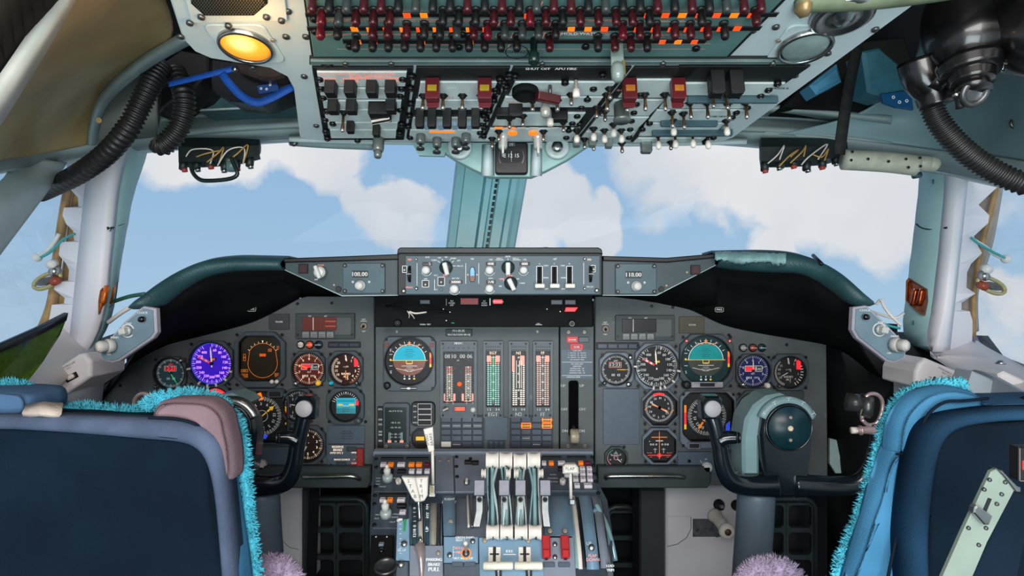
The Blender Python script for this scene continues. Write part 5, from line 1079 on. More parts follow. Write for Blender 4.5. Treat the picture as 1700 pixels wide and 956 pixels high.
for x, y in ((521, 4), (522, 24), (524, 45), (581, 70), (762, 71), (1155, 73), (972, 70), (768, 50), (917, 50)): b = MB(UO); b.lathe([(6, 6), (6, 9), (3, 11)], SCREW, 14); oput(b, 'fastener', tA, x, y, oA)
b = MB(UO); b.lathe([(5, 6), (5, 30), (8, 31), (8, 44), (6, 46)], mat('green_black_knob', (16, 40, 38), .25), 18); oput(b, 'knob', tA, 886, 58, oA)
b = MB(UO); b.ring(0, 0, 16, 17.5, 6.3, BLACK, 40); b.text('CONTACT', 0, 0, 6, 6.3, BLACK); oput(b, 'emblem_ring', tA, 858, 80, oA)
# clear handle
b = MB(UO); b.prism([(-9, -3), (9, -3), (9, 3), (-9, 3)], 6, 50, mat('clear_grey_handle', (120, 136, 130), .15, noise=.15), 1); b.lathe([(8, 40), (10, 48), (9, 62), (5, 68)], mat('clear_grey_handle', (0, 0, 0)), 18); b.plate(6, -4, 11, 4, 36, 58, YELD := mat('brass_edge', (150, 140, 90), .3, .7), .5, .5); oput(b, 'clear_handle', tA, 1023, 66, oA)
# crossbar between the sections
tB = thing('overhead_crossbar', 'long grey crossbar running across the middle of the overhead panel', 'bar', OP.M(930, 96)); tB.location += OP.n*.0004
b = MB(UO); b.prism(oc([(514, 104), (1338, 104), (1352, 92), (514, 91)], (930, 96)), 0, 3.5, BLACK, .5); b.prism(oc([(516, 99.5), (1340, 99.5), (1346, 94), (516, 93.5)], (930, 96)), 3.5, 8, mat('crossbar_grey', (110, 130, 128), .35, .3, noise=.2, nscale=20), 1); b.build('bar', tB)
for x in (574, 650, 900, 1100, 1282): b = MB(UO); b.lathe([(5, 6), (4.5, 11), (2, 12)], STEELD, 14); oput(b, 'screw', tB, x, 97, (930, 96))
# front section modules
def omod(pts, o, label, plates=(), text=(), dark=True, m=OVL):
    t = thing('overhead_switch_panel', label, 'switch panel', OP.M(*o)); t.location += OP.n*.0004
    b = MB(UO); b.prism(oc(pts, o), 0, 4, SMOKE, .5); b.build('base_plate', t)
    for p in plates:
        b = MB(UO); b.prism(oc(p, o), 4, 7, m, .8); b.build('face_plate', t)
    if text:
        b = MB(UO)
        for (s_, x, y, sz, mm) in text: p = oc([(x, y)], o)[0]; b.text(s_, p[0], p[1], sz, 7.2, mm, fat=.3)
        b.build('legend', t)
    return t
def seam(x225, y): return x225-(x225-613)/(665-225)*(225-y)*-1 if False else x225+(x225-613)/440.0*(225-y)
def band(xa, xb, y0, y1): return [(seam(xa, y1), y1), (seam(xb, y1), y1), (seam(xb, y0), y0), (seam(xa, y0), y0)]
def blk(w, d, L_, m, z0=6, ch=1.5): b = MB(UO); b.plate(-w/2, -d/2, w/2, d/2, z0, z0+L_, m, 1.5, ch); return b
BRZ = mat('bronze_bat', (120, 92, 66), .3, .8, noise=.2); TIP = mat('steel_tip', (210, 205, 195), .2, .9)
def tog(tip='s', L_=34):
    b = MB(UO); b.lathe([(8.5, 6), (8.5, 7.6), (5, 8.4), (4.6, 12)], BLACK, 6); b.lathe([(2.4, 10), (2.6, L_*.7), (3.6, L_*.92), (3.2, L_)], BRZ, 12)
    if tip == 's': b.sphere(0, 0, L_, 4.2, TIP, 12, 6)
    else: b.lathe([(4.6, L_*.72), (5.6, L_), (4.8, L_+5), (2, L_+7)], CREAM, 14)
    return b
def row(t, o, proto, pts, nm):
    src = None
    for (x, y) in pts:
        if src is None: src = oput(proto, nm, t, x, y, o)
        else: odup(src, t, x, y, o)
def fast(t, o, pts): 
    b = MB(UO); b.lathe([(6.2, 4), (6.2, 10), (3, 12)], SCREW, 12); b.cyl(0, 0, 11.5, 13, 2.2, STEEL, 8); row(t, o, b, pts, 'fastener')
RH = mat('ribbed_knob_grey', (122, 130, 126), .3, .5, noise=.1)
# module 1
o1 = (608, 170); t1 = omod(band(538, 671, 108, 229), o1, 'front overhead panel with black switch guards and a striped guard, first from the left',
    [band(544, 663, 113, 137), band(544, 663, 140, 158), band(546, 660, 161, 174), band(546, 660, 176, 196), band(548, 658, 197.5, 208), band(550, 657, 210, 224)],
    [('FLT CONTROL HYD POWER', 595, 115, 6.5, PINK), ('FUEL JETTISON', 615, 121, 7, PINK)] + [(s_, x, y, 6, PINK) for s_, x, y in (('PUMP', 548, 124), ('NORM', 582, 124), ('SHUT OFF', 617, 122), ('WING', 655, 123), ('UPPER', 548, 128), ('LOWER', 582, 128), ('TAIL', 617, 128), ('OFF', 655, 128))])
row(t1, o1, blk(17, 20, 24, BLACK), [(551, 131), (583, 131), (619, 131), (650, 131)], 'switch_guard'); row(t1, o1, blk(17, 18, 22, BLACK), [(555, 163), (585, 163), (650, 162)], 'switch_guard')
b = blk(34, 18, 24, BLACK); b.prism([(-17, -22), (17, -10), (17, -7), (-17, -19)], 28, 31, CREAM, .3); b.prism([(-17, -28), (17, -16), (17, -13), (-17, -25)], 22, 31, BLACK, .3); b.prism([(-17, -32), (17, -20), (17, -18), (-17, -30)], 22, 30, CREAM, .3); b.plate(-17, -26, 17, 0, 6, 28, BLACK); o = oput(b, 'striped_guard', t1, 630, 166, o1); tag(o, 'black guard with white stripes')
row(t1, o1, tog('s', 42), [(571, 180)], 'toggle_switch'); row(t1, o1, blk(13, 14, 22, BLACK), [(583, 197), (626, 203)], 'rocker_switch')
b = MB(UO); b.lathe([(11, 6), (11, 30), (9.5, 34)], RH, 28, flute=.08, fn=14); b.lathe([(7.5, 33), (7.5, 44), (6, 47)], RH, 20); row(t1, o1, b, [(629, 224)], 'knob')
fast(t1, o1, [(531, 124), (537, 155), (543, 178), (541, 212), (669, 124), (665, 152), (665, 176), (667, 200), (664, 215), (533, 140), (540, 192), (544, 224), (594, 227), (553, 199), (667, 140)])
# module 2
o2 = (740, 170); t2 = omod(band(675, 798, 108, 226), o2, 'front overhead panel with two long red guards and five black caps, second from the left',
    [band(683, 788, 130, 158), band(681, 792, 160, 176), band(680, 794, 190, 208), band(679, 794, 210, 225)], [('TEST', 750, 139, 6, WHITE), ('NO 1', 712, 155, 5, LEG), ('NO 2', 745, 155, 5, LEG)])
def rg(m, yl):
    b = MB(UO); b.prism([(-11, -7), (11, -7), (11, 7), (-11, 7)], 6, 42, m, 2); b.prism([(-10, -7), (10, -7), (8, -12), (-8, -12)][::-1], 20, 50, m, 1.5); b.plate(-7.5, 4, 7.5, 9.5, 20, 30, yl, .5, .6); return b
YLAB = mat('yellow_label', (150, 128, 24), .4)
row(t2, o2, rg(RED2 := mat('overhead_red_guard', (84, 12, 22), .35, noise=.2), YLAB), [(719, 127), (805, 127)], 'red_guard')
row(t2, o2, tog('s', 30), [(703, 152), (736, 152), (768, 152), (799, 152)], 'toggle_switch')
row(t2, o2, blk(15, 14, 36, BLACK, ch=3), [(698, 176), (718, 176), (743, 176), (768, 176), (790, 176)], 'rotary_cap')
b = MB(UO); b.plate(-4.5, -9, 4.5, 9, 4, 12, mat('small_window', (150, 180, 200), .3), 1, .6); row(t2, o2, b, [(709, 202), (732, 202), (755, 202), (779, 202)], 'indicator_window')
b = MB(UO); b.lathe([(9, 6), (9, 22), (7.6, 25)], RH, 36, flute=.1, fn=12); b.lathe([(3, 25), (3, 34), (8, 34.5), (8, 37)], STEELD, 12); row(t2, o2, b, [(699, 218), (726, 224), (757, 224), (774, 217)], 'knob')
b = MB(UO); b.plate(-24, -3, 24, 3, 6.5, 8, AMB2); row(t2, o2, b, [(734, 213)], 'lit_segment')
fast(t2, o2, [(684, 120), (682, 140), (682, 166), (680, 186), (678, 204), (681, 222), (830, 125), (822, 142), (812, 158), (806, 172), (803, 186), (800, 200), (797, 214)])
# module 3
o3 = (890, 170); t3 = omod(band(802, 957, 108, 228), o3, 'front overhead panel with silver knobs and tilted dark red handle, middle of row',
    [band(812, 950, 130, 152), band(808, 948, 155, 172), band(808, 940, 182, 203), band(806, 950, 208, 227)], [('SHUT OFF   APU FIRE', 915, 107, 6, WHITE), ('ENG START', 860, 163, 5, LEG), ('INBD', 830, 205, 5, LEG)])
b = MB(UO); b.lathe([(22, 6), (22, 16), (18, 20), (18, 8)], DARK, 30); row(t3, o3, b, [(872, 143)], 'round_socket')
b = MB(UO); b.at(0, 0, 0, rx=20, rz=-20); b.plate(-20, -10, 20, 8, 20, 34, mat('tilted_handle_red', (70, 14, 18), .4), 2, 2); b.reset(); b.lathe([(3, 5), (3, 22)], STEELD, 10); row(t3, o3, b, [(913, 135)], 'fire_handle')
row(t3, o3, blk(24, 12, 24, BLACK, ch=4), [(856, 168)], 'guard'); row(t3, o3, blk(34, 16, 16, BLACK), [(840, 176), (926, 182)], 'guard')
b = MB(UO); b.lathe([(7, 6), (6, 24), (9, 34), (8, 44), (5, 47)], mat('clear_bell_knob', (170, 170, 162), .2, .3), 18); row(t3, o3, b, [(905, 152)], 'knob')
b = MB(UO); b.lathe([(3, 6), (3, 22), (6, 23), (6, 34), (4.5, 36)], CREAM, 14); row(t3, o3, b, [(913, 178), (956, 128)], 'knob')
for x in (828, 848): b = MB(UO); b.plate(-8, -2.2, 8, 2.2, 7, 8.5, AMB2); oput(b, 'lit_segment', t3, x, 205.5, o3)
for x in (866, 886, 922): b = MB(UO); b.plate(-8, -2.2, 8, 2.2, 7, 8.5, CREAM); oput(b, 'white_segment', t3, x, 206, o3)
b = MB(UO); b.lathe([(9, 7), (9, 9), (7, 10)], AMB2, 20); row(t3, o3, b, [(851, 214.5), (885, 214.5)], 'amber_light')
b = MB(UO); b.lathe([(11, 6), (11, 10), (8.5, 12), (8.5, 28), (6, 32)], mat('bright_knob', (196, 198, 190), .25, .4), 22); b.prism([(-2, -9), (2, -9), (2, 9), (-2, 9)], 12, 44, KNOBW, 1); row(t3, o3, b, [(835, 222), (893, 222)], 'rotary_selector')
row(t3, o3, tog('s', 24), [(817, 224), (902, 212), (828, 212), (868, 186), (884, 160), (846, 190), (935, 196), (925, 160), (948, 150)], 'toggle_switch')
fast(t3, o3, [(846, 118), (836, 130), (826, 146), (820, 160), (938, 130), (812, 178), (808, 192), (804, 206), (803, 220), (1000, 118), (985, 140), (975, 158), (965, 172), (958, 186), (950, 198), (944, 210), (940, 222), (855, 120), (840, 138)])
# module 4
o4 = (1010, 170); t4 = omod(band(961, 1044, 108, 234), o4, 'front overhead panel with a fluted grey knob and cream tipped switches, fourth from the left',
    [band(970, 1040, 126, 156), band(966, 1040, 160, 186), band(964, 1042, 189, 211), band(964, 1042, 213, 233)], [('SHUT OFF', 1040, 143, 5, LEG)])
row(t4, o4, rg(RED2, mat('amber_label', (170, 104, 30), .4)), [(1044, 127)], 'red_guard'); row(t4, o4, tog('s', 34), [(1007, 150), (1040, 152), (1070, 150)], 'toggle_switch')
b = MB(UO); b.lathe([(13, 6), (13, 34), (15, 36), (15, 40)], RH, 40, flute=.06, fn=20); row(t4, o4, b, [(1031, 166)], 'fluted_knob')
row(t4, o4, tog('c', 26), [(957, 210), (985, 207), (1003, 210), (1031, 210), (1018, 200)], 'toggle_switch'); row(t4, o4, tog('s', 24), [(985, 228), (1032, 232), (970, 225), (990, 172), (1004, 178), (1012, 140)], 'toggle_switch')
b = MB(UO); b.plate(-7, -8, 7, 8, 6, 24, mat('small_grey_block', (110, 118, 112), .4), 2, 2); row(t4, o4, b, [(957, 224), (983, 224), (1010, 226)], 'rocker_switch')
fast(t4, o4, [(1062, 150), (1056, 166), (1052, 180), (1048, 194), (1046, 208), (1044, 222), (962, 200)])
# module 5
o5 = (1170, 170); t5 = omod([(1047, 232), (1170, 232), (1200, 207), (1345, 106), (1128, 106), (1105, 150)], o5, 'front overhead panel crowded with metal toggle switches, rightmost of the row',
    [band(1058, 1170, 224, 231), [(1060, 220), (1180, 220), (1205, 199), (1072, 199)], [(1076, 196), (1214, 196), (1238, 177), (1090, 177)], [(1094, 174), (1246, 174), (1270, 156), (1108, 156)], [(1112, 152), (1276, 152), (1303, 132), (1128, 132)]], [('WINDOW HEAT', 1160, 165, 5, BLACK), ('PROBE HEAT', 1190, 187, 5, BLACK), ('L CENTER R', 1290, 140, 5, BLACK)])
row(t5, o5, rg(RED2, mat('amber_label', (0, 0, 0))), [(1124, 127)], 'red_guard'); row(t5, o5, blk(22, 22, 40, BLACK, ch=4), [(1187, 116), (1218, 116)], 'black_guard')
row(t5, o5, tog('s', 34), [(1103, 150), (1145, 164), (1173, 164), (1208, 166), (1237, 164), (1115, 180), (1182, 145), (1205, 148), (1134, 182)], 'toggle_switch')
row(t5, o5, tog('c', 30), [(1092, 218), (1120, 216), (1149, 215), (1174, 217), (1205, 194), (1117, 194)], 'toggle_switch'); row(t5, o5, tog('s', 20), [(1113, 230)], 'toggle_switch')
b = MB(UO); b.plate(-11, -8, 11, 8, 6, 28, RH, 3, 3); row(t5, o5, b, [(1072, 232)], 'knob')
fast(t5, o5, [(1215, 188), (1222, 180), (1184, 222), (1170, 230), (1240, 172), (1252, 160), (1262, 152), (1275, 142), (1290, 132), (1130, 150), (1078, 198), (1066, 208)])
for k, (x0, x1, y) in enumerate(((1082, 1215, 211), (1096, 1190, 195), (1140, 1290, 155))):
    b = MB(UO); p, q = oc([(x0, y), (x1, y)], o5); b.plate(p[0], p[1]-4, q[0], p[1]+4, 6, 18, TEAL, 2, 2); b.build('guard_rail', t5)
# ---- speaker grille, dome light, plain lens
tS = thing('speaker_grille', 'dark mesh speaker grille set into the frame at the upper left', 'speaker', OP.M(385, 8)); tS.location += OP.n*.0005; b = MB(UO)
q = oc([(318, -30), (318, 0), (340, 20), (422, 20), (445, 0), (445, -30)], (385, 8)); b.prism(oc([(300, -40), (318, 34), (478, 30), (470, -40)], (385, 8)), 0, 4, FRAMEW, 1); b.prism(q, 4, 5, DARK); b.build('surround', tS)
b = MB(UO); xs = [p[0] for p in q]; ys = [p[1] for p in q]
for k in range(-30, 60):
    p0 = oc([(300+k*5, 20), (300+k*5+40, -30)], (385, 8)); p1 = oc([(300+k*5+40, 20), (300+k*5, -30)], (385, 8))
    for p in (p0, p1):
        pts = []
        for i in range(41):
            x = p[0][0]+(p[1][0]-p[0][0])*i/40; y = p[0][1]+(p[1][1]-p[0][1])*i/40; t_ = (y-min(ys))/(max(ys)-min(ys)); lim0 = q[2][0]+min(1, t_*2.4)*(q[1][0]-q[2][0])+2; lim1 = q[3][0]+min(1, t_*2.4)*(q[4][0]-q[3][0])-2
            if lim0 < x < lim1: pts.append((x, y))
        if len(pts) > 1: b.line(pts[0][0], pts[0][1], pts[-1][0], pts[-1][1], .8, 5.6, mat('mesh_wire', (96, 104, 104), .4, .6))
b.build('mesh', tS)
b = MB(UO); b.lathe([(5, 4), (4.6, 8), (2, 9)], STEELD, 14); row(tS, (385, 8), b, [(335, 22), (443, 22), (316, 32), (380, 37), (468, 28)], 'screw')
def olamp(x, y, lens, label, r=37):
    t = thing('ceiling_light', label, 'light', OP.M(x, y)); t.location += OP.n*.0005
    b = MB(UO); b.plate(-r-6, -r-8, r+6, r+8, 0, 3, FRAMEW, 12, 1); b.build('mounting_plate', t)
    b = MB(UO); b.lathe([(r+2, 3), (r+2, 9), (r-1, 12), (r-3, 9)], STEEL, 40, cap=False); b.build('rim', t)
    b = MB(UO); b.lathe([(r-2, 6), (r*.8, 9), (r*.4, 11), (.1, 11.5)], lens, 40); b.build('lens', t)
    b = MB(UO); b.cyl(0, 0, 3, 5, 3.4, SCREWL, 10); row(t, (x, y), b, [(x-44, y-8), (x+44, y-8)], 'screw'); return t
GLOW = bpy.data.materials.new('amber_lamp_lens'); GLOW.use_nodes = True; nn = GLOW.node_tree; p = nn.nodes['Principled BSDF']; tx = nn.nodes.new('ShaderNodeTexCoord'); vl = nn.nodes.new('ShaderNodeVectorMath'); vl.operation = 'LENGTH'
mp = nn.nodes.new('ShaderNodeMapping'); mp.inputs['Location'].default_value = (0, -.012, 0); nn.links.new(tx.outputs['Object'], mp.inputs[0]); nn.links.new(mp.outputs[0], vl.inputs[0])
rp = nn.nodes.new('ShaderNodeValToRGB'); mr = nn.nodes.new('ShaderNodeMapRange'); mr.inputs[2].default_value = .05; nn.links.new(vl.outputs['Value'], mr.inputs[0]); nn.links.new(mr.outputs[0], rp.inputs[0])
rp.color_ramp.elements[0].position = .2; rp.color_ramp.elements[0].color = (1.6, 1.15, .5, 1); rp.color_ramp.elements[1].position = .95; rp.color_ramp.elements[1].color = (.75, .22, .012, 1); e = rp.color_ramp.elements.new(.5); e.color = (1, .42, .04, 1)
p.inputs['Base Color'].default_value = rgb(240, 140, 30); nn.links.new(rp.outputs[0], p.inputs['Emission Color']); p.inputs['Emission Strength'].default_value = 1.0; p.inputs['Roughness'].default_value = .2
olamp(409, 71, GLOW, 'round dome lamp glowing amber on the left of the overhead frame'); light('amber_lamp_glow', 'POINT', OP.at(409, 71, .06), .35, (1, .5, .12), shadow_soft_size=.03)
olamp(1336, 72, mat('grey_lens', (130, 150, 146), .2, noise=.2, nscale=30, coat=.5), 'round dome lamp switched off on the right of the overhead frame')
# round gasper outlet and long padded bar at the upper right
t = thing('air_outlet', 'round grey air outlet disc behind the padded bar at the upper right', 'vent', OP.M(1398, 22)); b = MB(UO); b.lathe([(42, 0), (40, 8), (33, 11), (28, 7), (14, 8), (10, 14), (.1, 15)], STEEL, 36); b.build('disc', t); t.location += OP.n*.0006
p0 = W(1342, 12, .80); t = thing('padded_bar', 'dark green edged padded bar crossing the upper right corner', 'bar', p0); b = MB()
pts = [W(1335, 0, .80), W(1345, 4, .80), W(1440, 0, .80), W(1560, -14, .80), W(1720, -40, .80)]
b.tube([q-p0 for q in pts], lambda s_: .013+.0*s_, mat('padded_bar_green', (96, 108, 84), .5, noise=.3, nscale=20), 12, rings=24); b.build('bar', t)
b = MB(); b.lathe([(.012, 0), (.014, .008), (.008, .016)], mat('bar_end_brass', (150, 130, 90), .4, .5), 12); o = b.build('end_cap', t); o.rotation_euler = (0, -pi/2, 0)
# hanging cables with connectors
def cable(label, pts, r, m, extra=None, Y=1.0, name='cable', nm='lead'):
    P = [W(*p) for p in pts]; t = thing(name, label, 'cable', P[0]); b = MB(); b.tube([q-P[0] for q in P], r, m, 8, rings=40); b.build(nm, t)
    if extra: extra(t, P[0])
    return t
def ex1(t, p0):
    b = MB(); b.tube([W(530, 58, .93)-p0, W(533, 80, .93)-p0], .010, BLACK, 10); b.tube([W(512, 80, .93)-p0, W(530, 72, .93)-p0], .003, STEELD, 8); b.build('connector', t)
    b = MB(); b.tube([W(526, 78, .93)-p0, W(528, 92, .93)-p0, W(534, 102, .93)-p0], .0022, mat('orange_wire', (190, 90, 40), .4), 8, rings=10); b.build('wire', t)
cable('black looped cable with a connector at the left edge of the overhead panel', [(563, 56, .93), (562, 80, .935), (556, 98, .94), (545, 108, .94), (533, 103, .94), (528, 95, .94)], .0038, BLACK, ex1)
def ex2(t, p0):
    b = MB(); b.tube([W(1206, 90, .93)-p0, W(1222, 66, .92)-p0, W(1234, 52, .92)-p0], .004, STEELD, 8, rings=12); b.tube([W(1222, 96, .93)-p0, W(1234, 82, .93)-p0], .007, BLACK, 8); b.tube([W(1206, 68, .93)-p0, W(1214, 60, .92)-p0, W(1232, 54, .92)-p0], .005, BLACK, 8, rings=8); b.build('connector', t)
cable('black looped cable with metal clip at the right edge of the overhead panel', [(1188, 52, .92), (1190, 70, .93), (1200, 90, .93), (1218, 98, .93), (1232, 88, .93), (1238, 70, .92), (1234, 56, .92)], .0032, BLACK, ex2)
# ---- compass housing below the overhead panel
hp = W(850, 262, 1.28); t = thing('compass_housing', 'pale green compass housing hanging from the front of the overhead panel', 'housing', hp)
out = [(733, 237), (737, 256), (755, 268), (785, 284), (812, 297), (882, 297), (906, 287), (942, 268), (978, 244), (984, 237)]
CH = mat('compass_housing_paint', (142, 178, 172), .42, noise=.12, nscale=14); b = MB()
fr = [W(x, y, 1.26) for x, y in out]; md = [W(850+(x-850)*.97, y-(y-237)*.06, 1.245) for x, y in out]; bk = [W(850+(x-850)*.9, y*.93, 1.46) for x, y in out]
cpt = [W(850+(x-850)*.8, 237+(y-237)*.75, 1.242) for x, y in out]
b.grid([[tuple(q-hp) for q in r] for r in (bk, fr, md, cpt)], CH, False); b.add([tuple(q-hp) for q in cpt], [tuple(range(len(cpt)))[::-1]], CH); b.build('shell', t, bevel=.002)
for xa, xb in ((797, 820), (878, 899)):
    b = MB(); b.grid([[tuple(W(x+o_, y, d)-hp) for x, y in ((xa+dx, 240), (xa+dx*.6, 292))] for o_, d, dx in ((0, 1.243, 4), (8, 1.23, 6), (xb-xa, 1.243, 0))], FRAMEW, True); b.build('rib', t, solid=.003)
cp = Plane(W(849, 262, 1.238), (0, 0, 1)); uc = 1.238/F
t = thing('standby_compass', 'black standby compass with small curved window under the overhead panel', 'compass', cp.M(849, 264)); b = MB(uc); b.plate(-27, -26, 27, 26, -8, 8, BLACK, 5, 2); b.ring(0, 2, 20, 21, 8.2, STEELD, 40, 150, 210); b.ring(0, 2, 20, 21, 8.2, STEELD, 40, -30, 30)
b.plate(-18, -8, 18, 12, 8, 8.6, DIAL, 8); b.text('E 12 15', 0, 4, 6, 8.8, WHITE); b.line(0, -7, 0, 11, .8, 9, CREAM); b.plate(-5, 19, 6, 25, 8, 9, PANEL, .5); b.text('19', 0, 22, 4.5, 9.1, CREAM); b.build('case', t)
b = MB(uc)
for x in (-20, 20): b.cyl(x, -22, 8, 9.5, 2, SCREW, 10)
b.plate(-17, -9, 17, 13, 9, 9.3, COVER, 8); b.build('cover_glass', t)
for x, lb in ((763, 'round white vent left of the standby compass'), (925, 'round white vent right of the standby compass')):
    vp = Plane(W(x, 245, 1.234), (0, 0, 1)); t = thing('vent_knob', lb, 'vent', vp.M(x, 244)); b = MB(uc); b.lathe([(20, -6), (20, 1), (18, 3), (12, 3), (11, 1), (.1, 1)], mat('vent_white', (190, 204, 200), .35), 36); b.build('rim', t); b = MB(uc); b.lathe([(9.5, 1), (9, 5), (3, 6), (.1, 6)], STEEL, 24); b.build('hub', t)
t = thing('bracket_plate', 'small pale mounting plate left of the compass housing', 'bracket', W(710, 248, 1.25)); q0 = W(710, 248, 1.25); b = MB()
b.add([tuple(W(x, y, d)-q0) for x, y, d in ((684, 238, 1.25), (696, 259, 1.25), (738, 260, 1.25), (745, 238, 1.25))], [(0, 1, 2, 3)], CH); b.build('plate', t, solid=.01)
# beams joining the overhead frame to the header
sheet('trim_15', [[(480, 232, 1.30), (640, 237, 1.30), (850, 239, 1.30), (1080, 240, 1.30), (1240, 236, 1.30)], [(480, 226, 1.50), (640, 224, 1.50), (850, 224, 1.50), (1080, 226, 1.50), (1240, 230, 1.50)]], HEADL, 20, .008)
# ================================================================= CLOSING STRUCTURE low in front
sheet('wall_front_1', [[(60, 560, 1.75), (172, 600, 1.66), (174, 800, 1.66), (172, 960, 1.66)], [(-60, 640, 1.3), (120, 660, 1.45), (140, 800, 1.45), (140, 960, 1.45)]], DARK, 16, .01)
sheet('wall_front_2', [[(1640, 560, 1.75), (1376, 575, 1.66), (1376, 800, 1.66), (1376, 960, 1.66)], [(1700, 640, 1.3), (1480, 640, 1.45), (1475, 800, 1.45), (1470, 960, 1.45)]], DARK, 16, .01)
quadbox('wall_front_3', -1.28, 1.28, 2.0, 2.04, 0, CZ-.12, LINER)
# instrument shelf ahead of the panel, so that no sky shows between panel and hood
sheet('trim_16', [[(150, 600, 1.62), (260, 560, 1.63), (470, 490, 1.63), (830, 480, 1.63), (1130, 490, 1.63), (1380, 570, 1.63), (1430, 600, 1.62)], [(120, 580, 1.95), (300, 520, 2.0), (470, 470, 2.0), (830, 465, 2.0), (1180, 470, 2.0), (1400, 540, 2.0), (1500, 590, 1.9)]], DARK, 40, .01)
sheet('trim_17', [[(470, 436, 1.42), (663, 430, 1.42), (1000, 430, 1.42), (1190, 430, 1.42)], [(470, 492, 1.62), (663, 495, 1.62), (1000, 495, 1.62), (1190, 530, 1.62)]], DARK, 20, .006)

# ================================================================= FOOTWELLS
WHT = mat('footwell_casing', (198, 194, 196), .45, noise=.08, nscale=7, wear=.1, wearcol=(150, 150, 150))
def slab(name, label, cat, pts, Y, th, m, u=None, ch=3, bev=0):
    cx = sum(p[0] for p in pts)/len(pts); cy = sum(p[1] for p in pts)/len(pts); pl = Plane((0, Y, CZ), (0, 0, 1)); u = Y/F
    t = thing(name, label, cat, pl.M(cx, cy)); b = MB(u); b.prism(pxpoly(pts, cx, cy)[::-1], -th, 0, m, ch); b.build('body', t); return t, cx, cy, u
def casing(x0, x1, label, mir):
    t, cx, cy, u = slab('column_shroud', label, 'shroud', [(x0, 806), (x1, 806), (x1, 990), (x0, 990)], 1.72, 100, WHT)
    return t, cx, cy, u
t, cx, cy, u = casing(1106, 1245, 'pale footwell casing with two small lamps and a cream plunger right of the pedestal', 1)
b = MB(u); pts = [(1108, 857)]; b.pline(pxpoly([(1108, 907), (1125, 903), (1140, 892), (1147, 878), (1147, 858)], cx, cy), 1, .3, STEELD); b.pline(pxpoly([(1108, 857), (1147, 857)], cx, cy), .6, .3, SILLG); b.build('panel_seam', t)
b = MB(u); b.prism(pxpoly([(1150, 861), (1204, 861), (1204, 880), (1196, 891), (1150, 891)], cx, cy)[::-1], -6, 1, mat('bracket_grey', (96, 98, 100), .4, .5, noise=.3), 1); b.build('recess_bracket', t)
for i, (x, y) in enumerate(((1157, 879), (1181, 878), (1190, 888))): b = MB(u); b.cyl(0, 0, 1, 3, 3, STEELD, 12, ch=.5); px_child(b, 'screw', t, x, y, cx, cy, u)
for x, y in ((1193, 837), (1222, 838)): b = MB(u); b.lathe([(9, 0), (9, 3), (7, 4), (7, 9), (5.5, 13), (.1, 14)], BLACK, 20); b.disc(1, 1, 3, 14.2, STEEL, 12); px_child(b, 'small_lamp', t, x, y, cx, cy, u)
b = MB(u); b.tube([(-8, 12, 0), (-4, 7, 16), (1, -1, 34)], lambda q: 10 if q > .3 else 12, mat('cream_plunger', (200, 196, 184), .35), 20, rings=10); b.T = Matrix.Translation((1, -1, 34)); b.lathe([(12, -3), (13, 2), (11, 6), (6, 7)], CREAM, 24); b.lathe([(5.5, 7), (5.5, 7.4)], mat('brown_bore', (90, 66, 44), .5), 16); b.reset(); px_child(b, 'plunger', t, 1193, 866, cx, cy, u)
t, cx, cy, u = casing(380, 500, 'pale footwell casing with a small sticker between left yoke column and grille', -1)
b = MB(u); b.prism(pxpoly([(435, 855), (458, 855), (461, 862), (461, 886), (435, 886)], cx, cy)[::-1], -6, 1, mat('bracket_grey', (0, 0, 0)), 1); b.build('recess_bracket', t)
b = MB(u); b.plate(-13, -7, 12, 7, 0, .8, CREAM, 1.5); b.text('LOCK', -3, 2, 3, 1, BLACK); b.line(5, 0, 9, 4, 1, 1, BLACK); px_child(b, 'sticker', t, 446, 903, cx, cy, u)
b = MB(u); b.cyl(0, 0, 0, 10, 6, STEELD, 18, ch=2); px_child(b, 'fitting', t, 440, 872, cx, cy, u)
b = MB(u); b.pline(pxpoly([(463, 830), (461, 870), (466, 895), (480, 908), (496, 912)], cx, cy), .9, .3, STEELD); b.build('panel_seam', t)
# grilles (rudder pedal frames)
def grille(x0, x1, y0, cols, label, Y=1.85):
    cx, cy = (x0+x1)/2, 900; pl = Plane((0, Y, CZ), (0, 0, 1)); u = Y/F; t = thing('pedal_grille', label, 'grille', pl.M(cx, cy)); W_, m = x1-x0, mat('grille_frame', (46, 56, 58), .4, noise=.15)
    b = MB(u); H0, H1 = cy-y0, cy-990
    b.tube([(-W_/2+4, H1, 0), (-W_/2+4, H0-16, 0), (-W_/2+10, H0-7, 0), (-W_/2+20, H0-3, 0), (W_/2-20, H0-3, 0), (W_/2-10, H0-7, 0), (W_/2-4, H0-16, 0), (W_/2-4, H1, 0)], 5, m, 10); b.build('outer_frame', t)
    b = MB(u); pw, ph = (W_-12)/cols, 47
    for c in range(cols):
        for r in range(4):
            x = -W_/2+6+pw*(c+.5); y = H0-8-ph*(r+.5)+r*2
            def fo(a, w=pw, h=ph-1): return frect(w, h)(a)
            b.T = Matrix.Translation((x, y, 0)); b.frame(fo, lambda a: frect(pw-9, ph-10, 4)(a), -4, 3, m, .6, n=48)
    b.reset(); b.build('grid_bars', t)
    b = MB(u); b.plate(-W_/2, H1, W_/2, H0-4, -30, -26, BLACK); b.build('back_plate', t); return t
grille(505, 613, 825, 2, 'dark rounded grille frame with two columns of openings left of the pedestal')
grille(1252, 1356, 825, 2, 'dark rounded grille frame right of the right yoke column')
grille(1002, 1062, 838, 1, 'dark grille frame in the shade right of the pedestal', 1.95)
t, cx, cy, u = slab('footwell_divider', 'dark curved footwell divider right of the pedestal', 'panel', [(1062, 812), (1106, 812), (1108, 990), (1062, 990)], 1.74, 60, mat('divider_dark', (40, 46, 48), .5))
